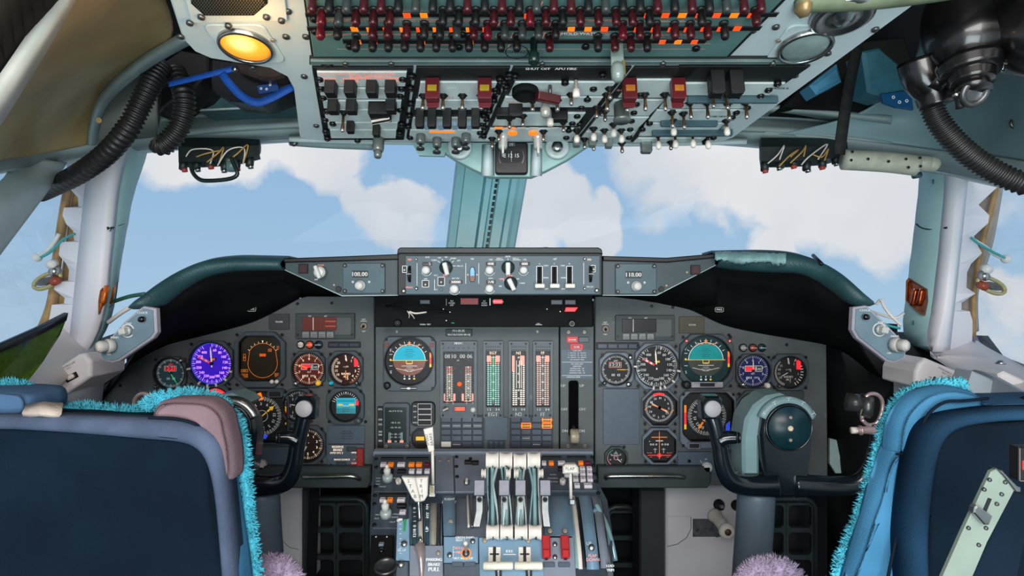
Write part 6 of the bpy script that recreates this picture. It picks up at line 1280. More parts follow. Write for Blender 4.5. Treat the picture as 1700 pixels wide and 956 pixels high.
t, cx, cy, u = slab('footwell_divider', 'dark footwell divider between left casing and grille', 'panel', [(500, 810), (512, 812), (506, 990), (497, 990)], 1.73, 60, mat('divider_dark', (0, 0, 0)))
t, cx, cy, u = slab('access_hatch', 'pale teal side hatch with a round cap right of the right yoke', 'panel', [(1378, 728), (1432, 740), (1426, 768), (1408, 786), (1388, 786), (1378, 770)], 1.60, 6, mat('pale_teal_panel', (150, 172, 170), .45, noise=.08), ch=1)
b = MB(u); b.lathe([(5, 0), (5, 2), (2, 3)], SCREWL, 14); px_child(b, 'screw', t, 1407, 780, cx, cy, u)
b = MB(u); b.ring(0, 0, 12, 12.8, .3, SILLG, 30); px_child(b, 'round_cap', t, 1413, 752, cx, cy, u)

# ================================================================= CONTROL YOKES
YD = 1.25; uy = YD/F
YM = mat('yoke_black_blue', (12, 20, 26), .2, noise=.15, coat=.6); YS = mat('yoke_shell_teal', (120, 148, 150), .38, noise=.12, nscale=14, wear=.1); YF = mat('yoke_disc', (14, 48, 56), .35, noise=.2, nscale=30)
GBTN = mat('grey_button', (166, 164, 166), .5, noise=.06, nscale=200); PSIL = mat('pinkish_silver', (196, 172, 168), .28, .6, noise=.1); COLM = mat('column_blue_grey', (96, 112, 124), .4, noise=.12, nscale=9, bump=.08, wear=.1, wearcol=(170, 180, 90))
def yoke(cx, s, label, lab2):
    pl = Plane((0, YD, CZ), (0, 0, 1)); t = thing('control_yoke', label, 'control yoke', pl.M(cx, 740))
    def P(x, y, z=0): return (s*(x-1304), 740-y, z)
    # inner horn (round grey button) and outer horn (switch head)
    b = MB(uy)
    rads = lambda q: 20-7*min(1, q*1.5)
    b.tube([P(1290, 805, 0), P(1262, 806, 1), P(1232, 804, 4), P(1208, 793, 8), P(1196, 768, 10), P(1190, 735, 12), P(1183, 705, 13), P(1178, 688, 13)], rads, YM, 16, rings=44, flat=.8); b.build('inner_horn', t)
    b = MB(uy); b.prism([(x*s, y) for x, y in ([(-16, -18), (14, -18), (17, 14), (12, 20), (-12, 20), (-18, 12)][::s])], -6, 18, YM, 3); b.lathe([(13.5, 16), (13.5, 21), (12.5, 22.5), (.1, 22.5)], GBTN, 32); o = b.build('grey_button_head', t); o.location = (s*(1174-1304)*uy, (740-673)*uy, 8*uy)
    b = MB(uy); b.tube([P(1190, 728, 14), P(1200, 722, 18), P(1216, 721, 22)], lambda q: 13-3*q, YM, 12, rings=8); b.tube([P(1216, 721, 22), P(1219, 721, 22)], 9.5, YM, 12); b.build('thumb_ledge', t)
    b = MB(uy); b.tube([P(1318, 805, 0), P(1350, 806, 1), P(1395, 806, 3), P(1424, 798, 6), P(1440, 775, 8), P(1447, 745, 9), P(1450, 720, 10), P(1447, 700, 10)], lambda q: 20-9*min(1, q*1.4), YM, 16, rings=44, flat=.8); b.build('outer_horn', t)
    b = MB(uy); M_ = Matrix.Translation((0, 0, 0)) @ Matrix.Rotation(radians(-8*s), 4, 'Z')
    b.T = M_; b.tube([(s*-30, 2, 2), (s*-8, 2, 8)], 15, mat('switch_drum', (50, 50, 52), .3), 18); b.tube([(s*-10, 0, 8), (s*4, 0, 12)], 20, STEELD, 18); b.reset(); b.build('switch_drum', t).location = (s*(1434-1304)*uy, (740-672)*uy, 0)
    b = MB(uy); b.T = M_; b.tube([(s*p[0], p[1], p[2]) for p in ((-10, -20, 16), (-12, 0, 18), (-8, 20, 18), (6, 24, 18), (18, 16, 16), (22, -2, 14), (18, -22, 12), (4, -28, 12), (-10, -20, 16))], 3.2, PSIL, 8, rings=30); b.plate(-5, -14, 8, 12, 10, 17, STEELD, 3, 2); b.plate(-1, -6, 5, 6, 16, 20, CREAM, 1, 1); b.reset(); b.build('trim_switch', t).location = (s*(1434-1304)*uy, (740-674)*uy, 0)
    b = MB(uy); b.tube([P(1446, 712, 14), P(1430, 710, 16), P(1408, 710, 18)], lambda q: 8-3*q, PSIL, 12, rings=10); b.tube([P(1420, 710, 17), P(1417, 710, 17)], 8, PSIL, 12); b.tube([P(1412, 710, 17.5), P(1403, 710, 18)], 5.5, CREAM, 10); b.build('side_button', t)
    # hub
    b = MB(uy); pts = [(-44, 20), (-40, 46), (-26, 66), (-6, 76), (14, 74), (30, 64), (40, 46), (42, 20), (40, -20), (36, -60), (34, -84), (-30, -84), (-34, -60), (-40, -20)]
    b.prism([(x*s, y) for x, y in (pts if s < 0 else pts[::-1])], -26, 6, YM, 4); b.build('hub_body', t)
    b = MB(uy); o_ = [(-68, -52), (-69, 10), (-64, 42), (-50, 66), (-28, 82), (-4, 86), (14, 78), (26, 70), (14, 60), (-10, 56), (-30, 40), (-40, 14), (-40, -52)]
    b.prism(o_[::-1], -60, -6, YS, 5); b.build('hub_shell', t)
    b = MB(uy); b.lathe([(39, 4), (39, 9), (37, 11), (37, 8), (.1, 8)], YM, 40); b.build('hub_ring', t).location = (s*2*uy, 32*uy, 0)
    b = MB(uy); b.lathe([(36, 9), (35, 12.5), (.1, 13.5)], YF, 40); b.build('hub_disc', t).location = (s*2*uy, 32*uy, 0)
    for y, r, m in ((18, 3, SCREWL), (0, 4.5, mat('cream_screw', (224, 204, 170), .4)), (-19, 3, SCREWL)): b = MB(uy); b.lathe([(r, 0), (r, 2), (r*.5, 2.6), (.1, 1)], m, 14); b.build('screw', t).location = (s*2*uy, (32+y)*uy, 13*uy)
    b = MB(uy); A = [radians(a) for a in range(20, 161, 5)]
    b.grid([[(s*(2+r*cos(a)), 32+r*sin(a), z) for a in A] for r, z in ((50, -8), (50, 3), (41, 9), (40, 6))], STEEL if s < 0 else YS); b.build('hub_collar', t, solid=.001)
    b = MB(uy)
    for k, s_ in enumerate(('20', '10', '0', '10', '20')): a = 150-k*30; b.T = Matrix.Translation((s*2+46*cos(radians(a)), 32+46*sin(radians(a)), 7.4)) @ Matrix.Rotation(radians(a-90), 4, 'Z'); b.line(-4, -3, 4, -3, .5, .2, WHITE); b.line(-4, 3, 4, 3, .5, .2, WHITE); b.line(0, -3, 0, 3, .6, .2, WHITE)
    b.reset(); b.build('turn_scale', t)
    # column
    b = MB(uy); b.tube([(s*-34, -74, -34), (s*-38, -140, -32), (s*-46, -230, -28), (s*-54, -330, -24)], 31, COLM, 20, rings=8); b.build('column', t)
    return t
yoke(1304, 1, 'right control yoke, fully visible, dark with a round disc on its hub', '')
yoke(384, -1, 'left control yoke, partly hidden behind the left seat back', '')

# ================================================================= PEDESTAL
PY = 1.15; PP = Plane((0, 1.56, CZ-.424), (0, .956, .294)); UP_ = .001
PG = mat('pedestal_grey', (122, 130, 142), .42, noise=.12, nscale=12, bump=.05, wear=.1); PB = mat('pedestal_blue', (118, 150, 172), .38, .1, noise=.12, nscale=14, wear=.15, wearcol=(180, 196, 200)); PDK = mat('pedestal_dark', (70, 82, 92), .45, noise=.12)
SIL = mat('blade_steel_teal', (150, 190, 192), .28, .35, noise=.15, nscale=30)
def pc(pts, o, h=0): return [tuple(v*1000 for v in PP.L(x, y, o, h)) for x, y in pts]
def pput(b, nm, t, x, y, o, z=0, rz=0):
    q = PP.L(x, y, o); ob = b.build(nm, t); ob.matrix_local = Matrix.Translation((q[0], q[1], z*.001)) @ Matrix.Rotation(radians(rz), 4, 'Z'); return ob
def pdup(src, t, x, y, o, z=0): q = PP.L(x, y, o); return dup_part(src, t, q[0], q[1], z*.001, 1.0)
def prow(t, o, proto, pts, nm, z=0):
    src = None
    for (x, y) in pts:
        if src is None: src = pput(proto, nm, t, x, y, o, z)
        else: pdup(src, t, x, y, o, z)
oP = (815, 860); t_ped = thing('centre_pedestal', 'wide grey centre pedestal housing between the two pilots', 'pedestal', PP.M(*oP))
b = MB(1.0); q0 = PP.at(*oP); I = PP.M(*oP).inverted()
top = [(619, 756), (984, 756), (992, 800), (1008, 830), (1016, 880), (1020, 1000), (616, 1000), (614, 880)]
Wt = [PP.at(x, y) for x, y in top]; 
b.add([tuple(I @ q) for q in Wt]+[tuple(I @ Vector((q.x, q.y, .0+.25))) for q in Wt], [tuple(range(8))[::-1]]+[(i, (i+1) % 8, 8+(i+1) % 8, 8+i) for i in range(8)], PDK); b.build('housing', t_ped)
b = MB(UP_); b.prism(pc([(622, 751), (984, 751), (985, 757), (620, 757)], oP)[::-1], 0, 12, PG, 2); b.build('rear_lip', t_ped)
def pmod(name, label, cat, pts, o, m=PG, h=5, ch=.8):
    t = thing(name, label, cat, PP.M(*o)); t.location += PP.n*.0004; b = MB(UP_); b.prism(pc(pts, o)[::-1], 0, h, m, ch); b.build('face_plate', t); return t
def capb(w, d, h, m, txt=None, z=5, tm=BLACK, ts=4):
    b = MB(UP_); b.plate(-w/2, -d/2, w/2, d/2, z, z+h, m, 1, 1.2)
    if txt: b.text(txt, 0, 0, ts, z+h+.15, tm)
    return b
OCAP = mat('orange_cap', (240, 130, 30), .4, emit=(240, 120, 20), es=.3); WCAP = mat('white_cap', (226, 218, 222), .4); MCAP = mat('maroon_cap', (104, 14, 34), .4)
def stack_knob():
    b = MB(UP_); b.lathe([(13, 5), (13, 16), (10, 20)], mat('clear_knob_base', (176, 186, 182), .2, .1), 26, flute=.06, fn=12); b.lathe([(8, 18), (8.5, 34), (6, 37)], KNOBW, 22, flute=.08, fn=10); b.lathe([(4, 36), (4.6, 44), (2, 47)], CREAM, 16); return b
# left audio panel and its smaller twin
o = (682, 792); t = pmod('audio_control_unit', 'audio panel with orange and white caps at the left rear of the pedestal', 'panel', [(622, 757), (716, 757), (716, 819), (621, 819)], o, PDK)
for x, w in ((651, 40), (693, 40)): pput(capb(w*1.4, 9, 3, BLACK), 'caption', t, x, 764.5, o)
for x, w, m, s_ in ((637, 14, WCAP, 'VHF'), (649, 14, OCAP, 'HF'), (666.5, 19, WCAP, 'CALL'), (683.5, 14, OCAP, 'INT'), (696, 14, OCAP, 'CAB'), (709, 14, MCAP, None)): pput(capb(w, 12, 7, m, s_), 'push_cap', t, x, 776, o)
for x, w, m, s_ in ((636, 11, BLACK, None), (650, 11, BLACK, None), (667, 20, BLACK, None), (684, 13, WCAP, '1'), (696.5, 13, WCAP, '2'), (709.5, 13, WCAP, '3')): pput(capb(w, 12, 7, m, s_), 'push_cap', t, x, 787, o)
pput(stack_knob(), 'stacked_knob', t, 644, 800, o); b = MB(UP_); b.lathe([(7, 5), (7, 14), (4, 16)], CREAM, 18); b.plate(-2.5, -14, 2.5, 4, 12, 18, CREAM, 1, 1); pput(b, 'selector_knob', t, 662, 805, o)
b = MB(UP_)
for x, y, s_ in ((628, 797, 'VHF'), (628, 802, 'HF1'), (628, 807, 'INT'), (636, 811, 'MASK'), (656, 797, 'SPKR')): p = pc([(x, y)], o)[0]; b.text(s_, p[0], p[1], 4.4, 5.2, WHITE)
b.build('legend', t)
o = (650, 852); t = pmod('audio_control_unit', 'smaller audio panel with one orange cap at the left edge of the pedestal', 'panel', [(621, 820), (680, 820), (680, 880), (619, 880)], o, PDK)
pput(capb(64, 9, 3, BLACK), 'caption', t, 652, 825, o)
for x, w, m, s_ in ((635.5, 12, WCAP, 'VOR'), (648, 12, OCAP, 'ILS'), (666.5, 18, WCAP, 'TEST')): pput(capb(w, 11, 7, m, s_), 'push_cap', t, x, 835, o)
pput(capb(20, 11, 7, BLACK), 'push_cap', t, 667, 845, o); pput(stack_knob(), 'stacked_knob', t, 641, 860, o)
pput(capb(14, 11, 6, WCAP, 'R'), 'push_cap', t, 669, 855, o)
b = MB(UP_)
for x, y, s_ in ((628, 858, 'PHB'), (654, 857, 'ROUTING'), (655, 862, 'MODE'), (652, 870, 'OUT'), (626, 864, 'FLX')): p = pc([(x, y)], o)[0]; b.text(s_, p[0], p[1], 4.2, 5.2, WHITE)
b.build('legend', t)
o = (634, 926); t = pmod('black_control_box', 'glossy black box with square button and round dial at pedestal left foot', 'control box', [(617, 896), (655, 896), (652, 990), (612, 990)], o, BLACK, 14, 3)
pput(capb(10, 9, 4, mat('grey_blue_button', (110, 124, 134), .4), z=14), 'push_button', t, 634, 914, o); b = MB(UP_); b.lathe([(6, 14), (5, 17), (.1, 18)], BLACKG, 14); pput(b, 'push_button', t, 634, 924, o)
b = MB(UP_); b.lathe([(22, 14), (22, 18), (19, 20), (19, 16), (.1, 17)], STEELD, 30); pput(b, 'dial_ring', t, 641, 952, o)
b = MB(UP_); b.cyl(0, 0, 14, 15, 1.5, WHITE, 8); prow(t, o, b, [(625, 901), (643, 901)], 'screw')
# blank plate and rear plate
o = (738, 790); t = pmod('cover_plate', 'plain mauve grey plate with two screws behind the speed brake lever', 'plate', [(723, 758), (752, 758), (754, 819), (723, 819)], o, PG); b = MB(UP_); b.lathe([(5, 5), (4, 7), (1.6, 6.4)], SCREWL, 14); prow(t, o, b, [(730, 767), (745, 767)], 'screw')
o = (785, 790); t = pmod('selector_panel', 'blue grey selector panel with black caps left of the thrust levers', 'panel', [(754, 758), (812, 758), (812, 819), (756, 819)], o, PG)
prow(t, o, capb(17, 13, 7, BLACK), [(777, 772), (789, 773)], 'push_cap'); b = MB(UP_); b.lathe([(7, 5), (7, 12), (5, 14)], STEEL, 16); b.plate(-3, -12, 3, 5, 12, 17, CREAM, 1, 1); pput(b, 'selector_knob', t, 775, 806, o)
b = MB(UP_); b.lathe([(4.6, 5), (4, 8), (1.5, 9)], SCREW, 12); prow(t, o, b, [(758, 762), (758, 778), (759, 795), (781, 765)], 'screw')
t_f = thing('panel_fasteners', 'column of small round fasteners along the left rear edge of the pedestal', 'fasteners', PP.M(627, 790)); b = MB(UP_); b.lathe([(4.6, 5.4), (4, 8), (1.5, 8.6)], SCREW, 12); prow(t_f, (627, 790), b, [(625, 765), (625, 779), (624, 811), (623, 826), (622, 840), (622, 875)], 'fastener')
# right keyboard
o = (956, 793); t = pmod('keypad_panel', 'data entry panel with white keys and orange caps at the pedestal right rear', 'keypad', [(900, 757), (983, 757), (992, 818), (902, 818)], o, PDK)
for x in (916, 957): pput(capb(48, 9, 3, BLACK), 'caption', t, x, 763, o)
for x, w, m, s_ in ((903, 11, WCAP, 'R'), (915, 12, OCAP, 'ALT'), (932, 18, WCAP, 'VAR'), (964, 12, OCAP, 'TST'), (975, 13, MCAP, None)): pput(capb(w, 12, 7, m, s_), 'push_cap', t, x, 773.5, o)
for i, (x, y) in enumerate([(940, 793)]+[(c, r) for r in (783, 791.5, 801, ) for c in (954.5, 966.5, 978)]+[(956, 811)]): pput(capb(13 if x != 940 else 12, 12, 7, WCAP, '0123456789CE'[i], ts=5), 'key', t, x+(y-783)*.06, y, o)
pput(capb(19, 12, 7, WCAP, 'CLEAR'), 'key', t, 976, 811, o); pput(capb(20, 14, 7, BLACK), 'push_cap', t, 933, 783, o)
b = MB(UP_); b.lathe([(7, 5), (7, 16), (4, 18)], CREAM, 16); b.plate(-3, -12, 3, 4, 14, 20, CREAM, 1, 1); pput(b, 'selector_knob', t, 934, 806, o)
b = MB(UP_); b.lathe([(4.6, 5), (4, 8), (1.5, 9)], SCREW, 12); prow(t, o, b, [(983, 762), (985, 776), (987, 790), (989, 803), (993, 822)], 'screw')
b = MB(UP_)
for x, y, s_ in ((918, 791, 'HOLD'), (918, 797, 'DIST/BRG'), (918, 803, 'XTK/TKE')): p = pc([(x, y)], o)[0]; b.text(s_, p[0], p[1], 4, 5.2, WHITE)
b.build('legend', t)
# ---- arched covers: cross section (py, Y)
ARC = [(818, 1.44), (822, 1.415), (830, 1.37), (842, 1.325), (857, 1.285), (872, 1.25), (884, 1.23), (892, 1.222)]
def arch(name, label, cat, xt0, xt1, xb0, xb1, m, lift=0, arc=ARC, th=.004, parent=None, ofs=None):
    n = len(arc); LV = Vector((0, -.7, .7))*lift*.0016; L0 = [W(xt0+(xb0-xt0)*i/(n-1), py, Y)+LV for i, (py, Y) in enumerate(arc)]; L1 = [W(xt1+(xb1-xt1)*i/(n-1), py, Y)+LV for i, (py, Y) in enumerate(arc)]
    A0 = smooth_curve(L0, 22); A1 = smooth_curve(L1, 22)
    c = ofs if ofs is not None else (A0[11]+A1[11])/2; t = parent or thing(name, label, cat, c)
    b = MB(); b.grid([[tuple(p-c) for p in r] for r in (A0, A1)], m)
    b.build('cover' if parent is None else name, t, solid=th); return t, c
arch('throttle_cover', 'curved grey cover under the thrust levers', 'cover', 757, 905, 753, 903, PG)
t_c, cc = arch('throttle_cover', 'curved bright blue grey cover right of the thrust levers with two screws', 'cover', 907, 944, 903, 954, PB, lift=3)
def at_w(b, nm, t, x, y, Y, base, tilt=50):
    ob = b.build(nm, t); ob.matrix_local = Matrix.Translation(W(x, y, Y)-base) @ Matrix.Rotation(radians(tilt), 4, 'X'); return ob
for x in (913, 938): b = MB(UP_); b.lathe([(6, 0), (5, 2.5), (2, 2)], SCREWL, 16); at_w(b, 'screw', t_c, x, 881, 1.222, cc)
t_d, cd = arch('detent_plate', 'blue grey curved plate lettered DETENT left of the thrust levers', 'plate', 734, 756, 737, 756, PB, lift=4)
b = MB(UP_); b.text('FLIGHT', 0, 5, 5, .3, WHITE); b.text('DETENT', 0, -2, 6, .3, WHITE, fat=.3); at_w(b, 'legend', t_d, 746, 832, 1.345, cd, 45)
b = MB(UP_); b.lathe([(6, 0), (5, 2.5), (2, 2)], SCREWL, 16); at_w(b, 'screw', t_d, 748, 866, 1.25, cd)
# stab trim and speed brake arcs
ARC2 = [(828, 1.42), (836, 1.37), (850, 1.31), (868, 1.26), (885, 1.225), (898, 1.205), (906, 1.198)]
t_s, cs = arch('trim_quadrant', 'curved quadrant with light slots under the stabilizer trim levers', 'quadrant', 678, 734, 679, 734, PB, arc=ARC2)
for nm, a0, a1, b0, b1, m, lf in (('slot_guide', 694, 701, 696, 703, CREAM, 2), ('slot_guide', 715, 726, 715, 724, mat('slot_cream', (196, 190, 176), .35, .3), 2), ('slot_edge', 701, 703, 703, 705, BLACK, 2.4), ('slot_edge', 726, 732, 724, 732, STEELD, 1.5), ('index_strip', 683, 692, 684, 694, TEAL, 1.6), ('index_strip', 705, 713, 706, 713, TEAL, 1.6)):
    arch(nm, '', '', a0, a1, b0, b1, m, lift=lf, arc=ARC2, th=.004, parent=t_s, ofs=cs)
b = MB(UP_)
for (x, s_) in ((688, '0 2 4 6 8 10 12'), (709, 'ARM FLIGHT UP')):
    for k, chh in enumerate(s_.split()):
        py = 846+k*(52/len(s_.split())); Yk = 1.33-(py-846)*.0027; v = W(x, py-2.6, Yk-.012)-cs; b.T = Matrix.Translation(v*1000) @ Matrix.Rotation(radians(48), 4, 'X') @ Matrix.Rotation(radians(90), 4, 'Z'); b.text(chh, 0, 0, 6, 0, WHITE, fat=.3)
b.reset(); b.build('legend', t_s)
# stabilizer trim levers
q0 = W(690, 812, 1.27); t = thing('stabilizer_trim_levers', 'white fan shaped twin lever heads lettered STAB TRIM', 'lever', q0); u2 = 1.27/F
def up(x, y): return (x-690, 812-y)
for pts, s_, xs in (([(667, 791), (689, 792), (698, 832), (690, 832), (684, 825)], 'STAB', (679, 682, 686, 690)), ([(689.6, 792), (711, 791), (710, 822), (705, 830), (698.6, 832)], 'TRIM', (700, 700, 701, 700))):
    b = MB(u2); b.T = Matrix.Rotation(pi/2, 4, 'X'); b.prism([up(x, y) for x, y in pts][::-1], -6, 4, CREAM, 1.6)
    for k, chh in enumerate(s_): p = up(xs[k], 797+k*8.4); b.text(chh, p[0], p[1], 5.6, 4.2, BLACK)
    b.reset(); b.build('lever_head', t)
b = MB(); b.tube([(0.006, 0, -.024), W(697, 866, 1.262)-q0, W(698, 898, 1.20)-q0], .0045, STEEL, 10, rings=12); b.build('lever_stem', t)
# speed brake lever with tag
q0 = W(718, 780, 1.33); t = thing('speed_brake_lever', 'tall white rod lever with a white tag on top, left of the thrust levers', 'lever', q0)
b = MB(); b.tube([W(718, 742, 1.33)-q0, W(719, 806, 1.33)-q0], .0034, CREAM, 12); b.build('rod', t)
b = MB(1.33/F); b.T = Matrix.Rotation(pi/2, 4, 'X'); b.prism([(x-718, 780-y) for x, y in [(703, 712), (719, 708), (721, 747), (712, 750)]][::-1], -3, 3, CREAM, 1); b.T = Matrix.Rotation(pi/2, 4, 'X') @ Matrix.Translation((-6, 52, 3.2)) @ Matrix.Rotation(radians(100), 4, 'Z'); b.text('SPEED', -1, 3, 5, 0, BLACK); b.text('BRAKE', -1, -4, 5, 0, BLACK); b.reset(); b.build('tag', t)
b = MB(1.33/F); b.T = Matrix.Rotation(pi/2, 4, 'X') @ Matrix.Translation((0, -31, 0)); b.plate(-5, -8, 5, 8, -5, 6, STEEL, 1, 1); b.plate(-3, -5, 3, 5, 6, 7, mat('brass_insert', (160, 140, 100), .4, .5)); b.plate(-5, -11, 5, -7, -5, 8, CREAM, 1, 1); b.reset(); b.build('lever_block', t)
# ---- thrust levers: four, each with blade, upper spool, lower spool, pad
SP = mat('spool_white', (232, 222, 210), .38, noise=.04)
def spool(bb, w, r, txt, z0=0):
    n = 26; prof = [(r*.98, -w/2), (r, -w/2+1), (r*.93, -w/2+3), (r*.82, -w*.2), (r*.78, 0), (r*.82, w*.2), (r*.93, w/2-3), (r, w/2-1), (r*.98, w/2)]
    bb.T = bb.T @ Matrix.Rotation(pi/2, 4, 'Y'); bb.lathe(prof, SP, n)
levs = [(817.5, 818, '1', 796), (840, 841, '2', 837), (863, 865, '3', 864), (886, 888, '4', 905)]
t_lev = None
lab = {'1': 'leftmost thrust lever with white spools numbered 1', '2': 'second thrust lever with white spools numbered 2', '3': 'third thrust lever with white spools numbered 3', '4': 'rightmost thrust lever with white spools numbered 4'}
for i, (x1, x2, s_, xp) in enumerate(levs):
    q0 = W(x2, 884, 1.19); t = thing('thrust_lever', lab[s_], 'lever', q0, 'thrust levers')
    dy = (0, 0, 2, 0)[i]
    ut = 1.30/F; b = MB(ut); b.T = Matrix.Identity(4); spool(b, 21, 14, s_); b.T = Matrix.Rotation(pi/2, 4, 'X'); b.text(s_, 1, -8.5, 6.5, 12.0, BLACK, fat=.3); b.reset(); o = b.build('upper_spool', t); o.location = W(x1, 764+dy, 1.30)-q0
    ub = 1.18/F; b = MB(ub); spool(b, 21, 12.5, s_); b.T = Matrix.Rotation(pi/2, 4, 'X'); b.text(s_, 1, -6, 6, 11.2, BLACK, fat=.3); b.reset(); o = b.build('lower_spool', t); o.location = W(x2, 883, 1.18)-q0
    # side blades, forked between the two spools
    for sx, mm in ((-1, SIL), (1, mat('blade_pale', (206, 218, 214), .28, .35, noise=.1))):
        b = MB(); P0 = [W(x1+sx*8, 776+dy, 1.285), W(x1+sx*5+(xp-x1)*.15, 806, 1.25), W(x2+sx*7, 845, 1.22), W(x2+sx*9, 876, 1.195)]; c_ = smooth_curve(P0, 16)
        wd = [.007+.006*sin(pi*k/15) for k in range(16)]
        b.grid([[tuple(p-q0+Vector((0, -w_*.6, -w_*.8))) for p, w_ in zip(c_, wd)], [tuple(p-q0+Vector((0, w_*.6, w_*.8))) for p, w_ in zip(c_, wd)]], mm); b.build('side_blade', t, solid=.0028)
    b = MB(); c_ = smooth_curve([W(x1, 772+dy, 1.298), W((x1+x2)/2, 800, 1.262), W(x2, 850, 1.225), W(x2, 884, 1.20)], 12); b.tube([p-q0 for p in c_], .0045, SIL, 6); b.build('centre_arm', t)
    # reverse lever: pivot roller, grey pad, lower link
    xq = {'1': 796, '2': 837, '3': 864, '4': 905}[s_]
    b = MB(1.235/F); b.T = Matrix.Rotation(radians(72), 4, 'X'); b.plate(-9, -13, 9, 12, 0, 5, mat('reverse_pad', (92, 94, 102), .35, .4, noise=.15), 1.5, 1); b.reset(); o = b.build('reverser_pad', t); o.location = W(xq, 809, 1.235)-q0
    b = MB(1.235/F); spool(b, 8, 8, ''); b.reset(); o = b.build('pivot_roller', t); o.location = W(xq+(7 if i < 2 else -7), 786, 1.27)-q0
    b = MB(); c_ = [W(xq, 820, 1.24), W(xq, 848, 1.225), W(xq+(-5 if i in (0,) else 3 if i == 3 else 0), 874, 1.212)]; sx_ = .0062
    b.grid([[tuple(p-q0+Vector((sx_*k, 0, 0))) for p in c_] for k in (-1, 1)], mat('link_grey', (140, 146, 146), .35, .3, noise=.15), False); b.build('lower_link', t, solid=.004)
    b = MB(1.22/F); b.T = Matrix.Rotation(radians(70), 4, 'X'); b.lathe([(4, 0), (4, 3), (2, 3.4), (1.6, 1)], BLACK, 14); b.reset(); o = b.build('link_bolt', t); o.location = W(xq, 829, 1.226)-q0
# slots side rails
t_q = thing('throttle_slot_frame', 'bright steel slot frames around the thrust lever slots', 'frame', W(850, 870, 1.22)); q0 = W(850, 870, 1.22)
for x in (777, 783, 808, 830, 852, 874, 897):
    b = MB(); c_ = smooth_curve([W(x-1, 822, 1.36), W(x, 845, 1.275), W(x+1, 875, 1.215)], 10); b.tube([p-q0 for p in c_], .0024, CREAM if x in (777, 897) else STEEL, 6); b.build('slot_rail', t_q)
# ---- lower throttle deck
PL = Plane((0, 1.20, CZ-.494), (0, .62, .785)); 
def lc(pts, o): return [tuple(v*1000 for v in PL.L(x, y, o)) for x, y in pts]
def lmod(name, label, cat, pts, o, m=PB, h=6, ch=1.2):
    t = thing(name, label, cat, PL.M(*o)); b = MB(UP_); b.prism(lc(pts, o)[::-1], 0, h, m, ch); b.build('face_plate', t); return t
def lput(b, nm, t, x, y, o, z=0, rz=0):
    q = PL.L(x, y, o); ob = b.build(nm, t); ob.matrix_local = Matrix.Translation((q[0], q[1], z*.001)) @ Matrix.Rotation(radians(rz), 4, 'Z'); return ob
o = (765, 915); t = lmod('green_band_selector', 'blue grey selector module lettered GREEN BAND SELECT with toggle in amber ring', 'switch panel', [(737, 892), (794, 892), (794, 935), (737, 935)], o)
b = MB(UP_)
for s_, x, y, m in (('GREEN BAND', 772, 893.5, 0), ('SELECT', 765, 898, 0), ('AFT CG', 764, 911, 0), ('MID', 762, 918, 0), ('AFT NOSE UP', 770, 928, 0)): p = lc([(x, y)], o)[0]; b.text(s_, p[0], p[1], 4.2, 6.3, WHITE if y in (893.5, 898, 928) else PINK, fat=.25)
for (a, c) in (((755, 909), (753, 909)), ((753, 909), (753, 928)), ((753, 928), (756, 928)), ((753, 918), (756, 918))): p, q = lc([a, c], o); b.line(p[0], p[1], q[0], q[1], .8, 6.3, WHITE)
b.ring(*[v for v in lc([(774, 920)], o)[0]], 7.5, 10, 6.4, AMBERD); b.build('legend', t)
b = MB(UP_); b.lathe([(7, 6), (7, 9), (4, 12)], STEELD, 16); b.tube([(0, 0, 8), (0, 8, 22), (0, 11, 30)], lambda q: 2+2.4*q, PSIL, 12, rings=8); b.sphere(0, 12, 32, 5, CREAM, 12, 6); lput(b, 'toggle_switch', t, 774, 920, o)
b = MB(UP_); b.lathe([(5.5, 6), (5, 9), (1.6, 9.6)], STEEL, 14); lput(b, 'screw', t, 785, 900, o); b = MB(UP_); b.lathe([(5.5, 6), (5, 9), (1.6, 9.6)], STEEL, 14); lput(b, 'screw', t, 747, 923, o)
o = (765, 943); t = lmod('light_bar', 'pair of flat blue grey indicator lights left of the start levers', 'light', [(737, 936), (797, 936), (797, 990), (737, 990)], o, PDK, 4)
for x in (760, 780): b = MB(UP_); b.plate(-11, -4, 11, 4, 4, 9, PLATE, .8, .8); lput(b, 'indicator_light', t, x, 938, o)
o = (850, 920); t = lmod('start_lever_deck', 'blue grey deck with two slots and cream T handle start levers', 'lever panel', [(795, 893), (903, 893), (903, 990), (797, 990)], o, PB, 5)
b = MB(UP_)
for x, s_ in ((846, 'IDLE'),): p = lc([(x, 916)], o)[0]; b.text(s_, p[0], p[1], 5, 5.3, WHITE, fat=.3); b.line(p[0]-12, p[1]-6, p[0]+12, p[1]-6, 1.6, 5.3, WHITE)
b.build('legend', t)
for x in (821, 871):
    b = MB(UP_); b.plate(-12, -18, 12, 12, 5, 7, CREAM, 1, .6); b.plate(-3, -16, 3, 12, 7, 7.4, BLACK); b.plate(-9, -3, 9, 0, 7, 7.4, BLACK); lput(b, 'slot_plate', t, x, 920, o)
for x0, x1, nm in ((802, 852, 'l'), (854, 901, 'r')):
    b = MB(1.14/F); b.T = Matrix.Rotation(pi/2, 4, 'Y'); w = x1-x0; b.lathe([(5, -w/2), (6.5, -w/2+2), (6.5, -2), (5.6, 0), (6.5, 2), (6.5, w/2-2), (5, w/2)], mat('cream_handle', (232, 226, 206), .38), 20); b.reset(); ob = b.build('start_lever_handle', t); M_ = t.matrix_world.inverted(); ob.matrix_local = M_ @ Matrix.Translation(W((x0+x1)/2, 939, 1.14))
    b = MB(); P0 = W((x0+x1)/2, 939, 1.145); P1 = W((x0+x1)/2+2, 985, 1.15); b.tube([M_ @ (P0+Vector((d, 0, 0))) for d in (0,)]+[M_ @ P1], .006, STEELD, 8); b.build('handle_stem', t)
